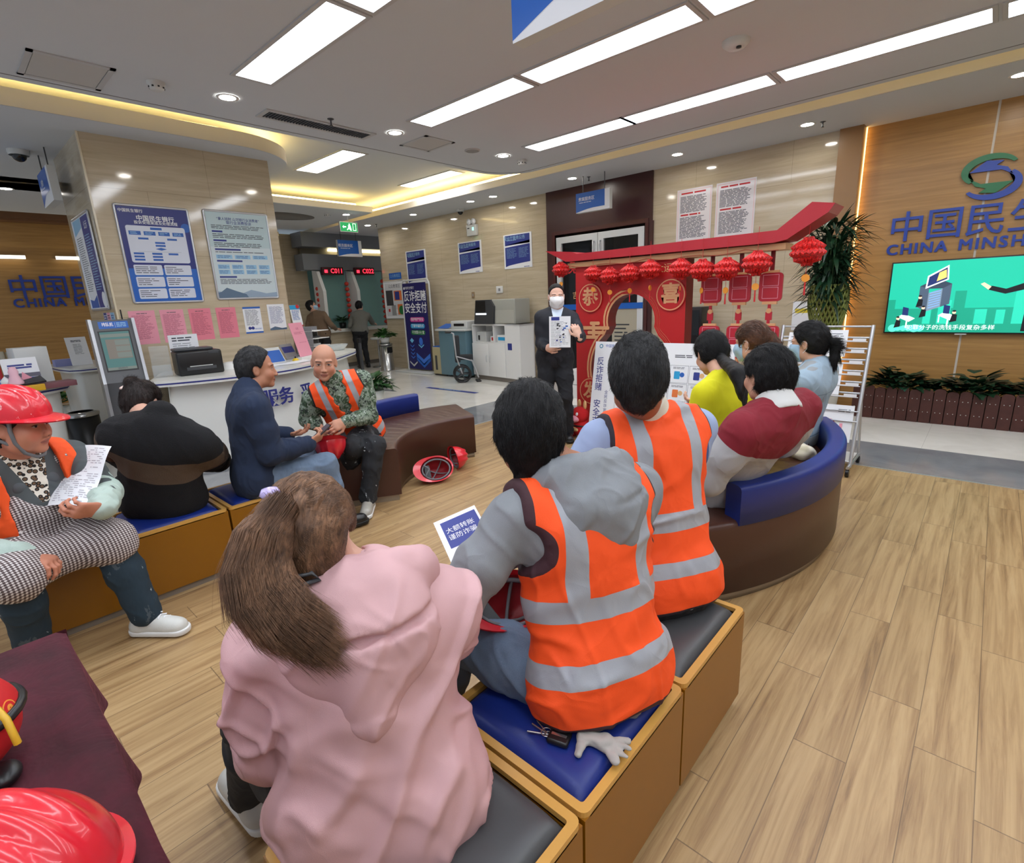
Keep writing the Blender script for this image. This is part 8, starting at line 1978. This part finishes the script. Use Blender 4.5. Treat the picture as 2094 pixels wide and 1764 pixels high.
m = MB(); m.tube([tuple(p.loc(.01, .115, .40) - p.O), tuple(p.loc(-.02, .13, .34) - p.O)], [.012, .022], 8); m.build('neck_scarf', pbr('pale_blue_scarf', (178, 204, 226), .6), p.t)
c0, c1, c2, c3 = [Vector(atY(x, y, 4.02)) for x, y in ((1126, 710), (1172, 713), (1178, 643), (1130, 642))]
U_ = (c1 - c0).normalized(); V_ = (c3 - c0).normalized(); w_, h_ = .205, .295
def sheet(P, w, h):
    P.rect(w * .1, h * .87, w * .48, h * .98, NAVY, 0); rr = random.Random(2)
    for k in range(16): x, y = rr.uniform(.1, .8), rr.uniform(.05, .8); P.rect(w * x, h * y, w * (x + rr.uniform(.05, .13)), h * (y + rr.uniform(.02, .05)), rr.choice([NAVY, INK, BLUE, DARK]), 1)
    P.lines(w * .08, h * .05, w * .92, h * .85, 20, GREYINK, .5, .25, .5)
u2 = Vector((.80, .55, -.02)).normalized(); poster('handheld_sheet', 'white printed leaflet held up by the standing presenter', 'leaflet', c0 + Vector((0, -.02, 0)), u2, Vector((.02, 0, 1)), w_, h_, PAPER, sheet, None, .0015)

# ---- two people at the tellers
p = Person('person in grey jacket and black trousers leaning on the far teller counter', (-11.42, 7.05, .90), (-11.52, 7.18, 1.32), 140, (-11.60, 7.22, 1.48), 128, 15, 0, .175, skin=m_skin('skin_fair2', (206, 158, 134)), hv=.008, origin=(-11.42, 7.05, 0))
p.arm(-1, (-11.72, 7.62, 1.04), (.4, .3, -.8), d=(-.4, .9, 0), pn=(0, 0, -1)); p.arm(1, (-11.85, 7.1, 1.03), (.2, -.6, -.8), d=(-.9, .2, 0), pn=(0, 0, -1)); p.leg(1, (-11.42, 6.95, .09), (-1, .3, .1), (-1, .4, 0)); p.leg(-1, (-11.36, 7.14, .09), (-1, .3, .1), (-1, .4, 0)); p.body()
p.garment('grey_jacket', m_cloth('far_grey_jacket', (112, 112, 106), .08), .012, .022, .95, -.06, (.03, .05, 0), .004, 8); p.trousers(BLKTR, .014, r=(.082, .074, .062, .056, .056))
for q in (1, -1): p.shoe(q, SHOEB, SOLEB, .012)
def tl2(f): P = p.hd; f.chain([P(0, -.09, .01), P(0, -.15, .0), P(0, -.165, -.04)], [.025, .03, .015], .01)
p.haircap(HB, .008, .012, .004, -.04, extra=tl2)
q0 = atX(652, 640, -11.1)
p = Person('person in brown jumper standing at the teller counter behind the pink notice', (-11.3, q0.y + .12, .92), (-11.35, q0.y + .06, 1.36), 120, (-11.42, q0.y + .02, 1.53), 60, -12, 0, .18, skin=m_skin('skin_fair2', (206, 158, 134)), hv=.008, origin=(-11.3, q0.y + .12, 0))
yy_ = q0.y; p.arm(-1, (-11.2, yy_ + .42, 1.0), (.4, .3, -.8), d=(-.4, .9, 0), pn=(0, 0, -1)); p.arm(1, (-11.75, yy_ + .1, 1.03), (.2, -.6, -.8), d=(-.9, .2, 0), pn=(0, 0, -1)); p.leg(1, (-11.35, yy_ + .05, .09), (-1, .3, .1), (-1, .4, 0)); p.leg(-1, (-11.28, yy_ + .22, .09), (-1, .3, .1), (-1, .4, 0)); p.body()
p.garment('brown_jumper', m_cloth('far_brown_jumper', (120, 98, 78), .08), .012, .026, .95, -.10, (.03, .06, 0), .004, 8); p.trousers(BLKTR, .014, r=(.082, .074, .062, .056, .056))
for q in (1, -1): p.shoe(q, SHOEB, SOLEB, .012)
p.haircap(HB, .008, .014, .004, -.05); mask(p, MSK, .006)

# ---- keys, gloves and papers on the stools
t = thing('key_bunch', 'bunch of keys with black remote fob on the blue stool cushion', 'keys', (-.665, .845, .416), .3)
MB().box(-.028, -.022, 0, .028, .022, .016, .006).build('remote_fob', BLACK, t); MB().box(-.02, -.004, .0158, .02, .004, .0166).build('chrome_strip', CHROME, t)
for k, a in enumerate((2.5, 2.8, 3.3)):
    m = MB(); c, s_ = math.cos(a), math.sin(a); m.tube([(-.03 * 1 + 0, 0, .006), (-.03 + .055 * c, .055 * s_ - .0, .004)], .0025, 6); m.tube([(-.03 + .008 * math.cos(b), .008 * math.sin(b), .008) for b in [2 * PI * i / 12 for i in range(12)]], .002, 5, closed=True); m.build('key', CHROME, t)
MB().tube([(-.034 + .014 * math.cos(b), .014 * math.sin(b), .012) for b in [2 * PI * i / 16 for i in range(16)]], .0014, 5, closed=True).build('key_ring', CHROME, t)
gp = V3(-.60, .885, .416); f = Field(gp - .12, gp + .14, .004); f.cap(gp + V3(-.02, -.0, .012), gp + V3(.03, .02, .012), .020, .022, .01)
for k, a in enumerate((-.5, .0, .4, .8)): f.cap(gp + V3(.03, .02, .010), gp + V3(.03 + .06 * math.cos(a), .02 + .06 * math.sin(a), .008), .010, .008, .005)
f.cap(gp + V3(-.01, -.01, .01), gp + V3(.0, -.05, .008), .012, .009, .008); f.half(gp + V3(0, 0, .0), (0, 0, -1)); V, F = f.mesh(); V = V + vnormals(V, F) * (.006 * vnoise(V, 55))[:, None]; V[:, 2] = gp[2] + (V[:, 2] - gp[2]) * .75; t = np_mesh('work_glove', V, F, pbr('grey_cotton', (168, 164, 158), .9, 0, .15), None); tag(t, 'crumpled light grey cotton glove lying on the blue stool beside the keys', 'glove')
e0, e1, e2 = at(925, 1165, .68), at(965, 1195, .70), at(975, 1125, .72)
poster('handheld_leaflet', 'white and blue leaflet held by the person in the grey hoodie', 'leaflet', (-1.13, .93, .70), (.45, .75, .25), (-.75, .3, .35), .15, .20, PAPER, lambda P, w, h: (P.rect(w * .12, h * .35, w * .95, h * .92, NAVY, 0), P.text('大额转账', w * .5, h * .7, .025, PAPER, 1), P.text('谨防诈骗', w * .5, h * .55, .025, PAPER, 1)), None, .0015)
c_ = at(1640, 925, .46); f = Field(c_ - .14, c_ + .14, .006); f.ell(c_ + V3(0, 0, .0), (.08, .07, .05), None, .02); f.cap(c_ + V3(-.05, .05, 0), c_ + V3(.04, -.04, .02), .045, .04, .03); V, F = f.mesh(); N_ = vnormals(V, F); V = V + N_ * (.010 * vnoise(V, 26))[:, None]; o = np_mesh('cloth_bag', V, F, pbr('cream_canvas', (214, 206, 190), .9, 0, .1), None); tag(o, 'crumpled cream cloth bag on the curved sofa inside the blue backrest', 'bag')
helmet('red safety helmet in the lap of the grey hoodie person, half hidden', aim((-.985, 1.03, .60), (-.3, .0, -1), (-.2, -.9, 0)), HELM)
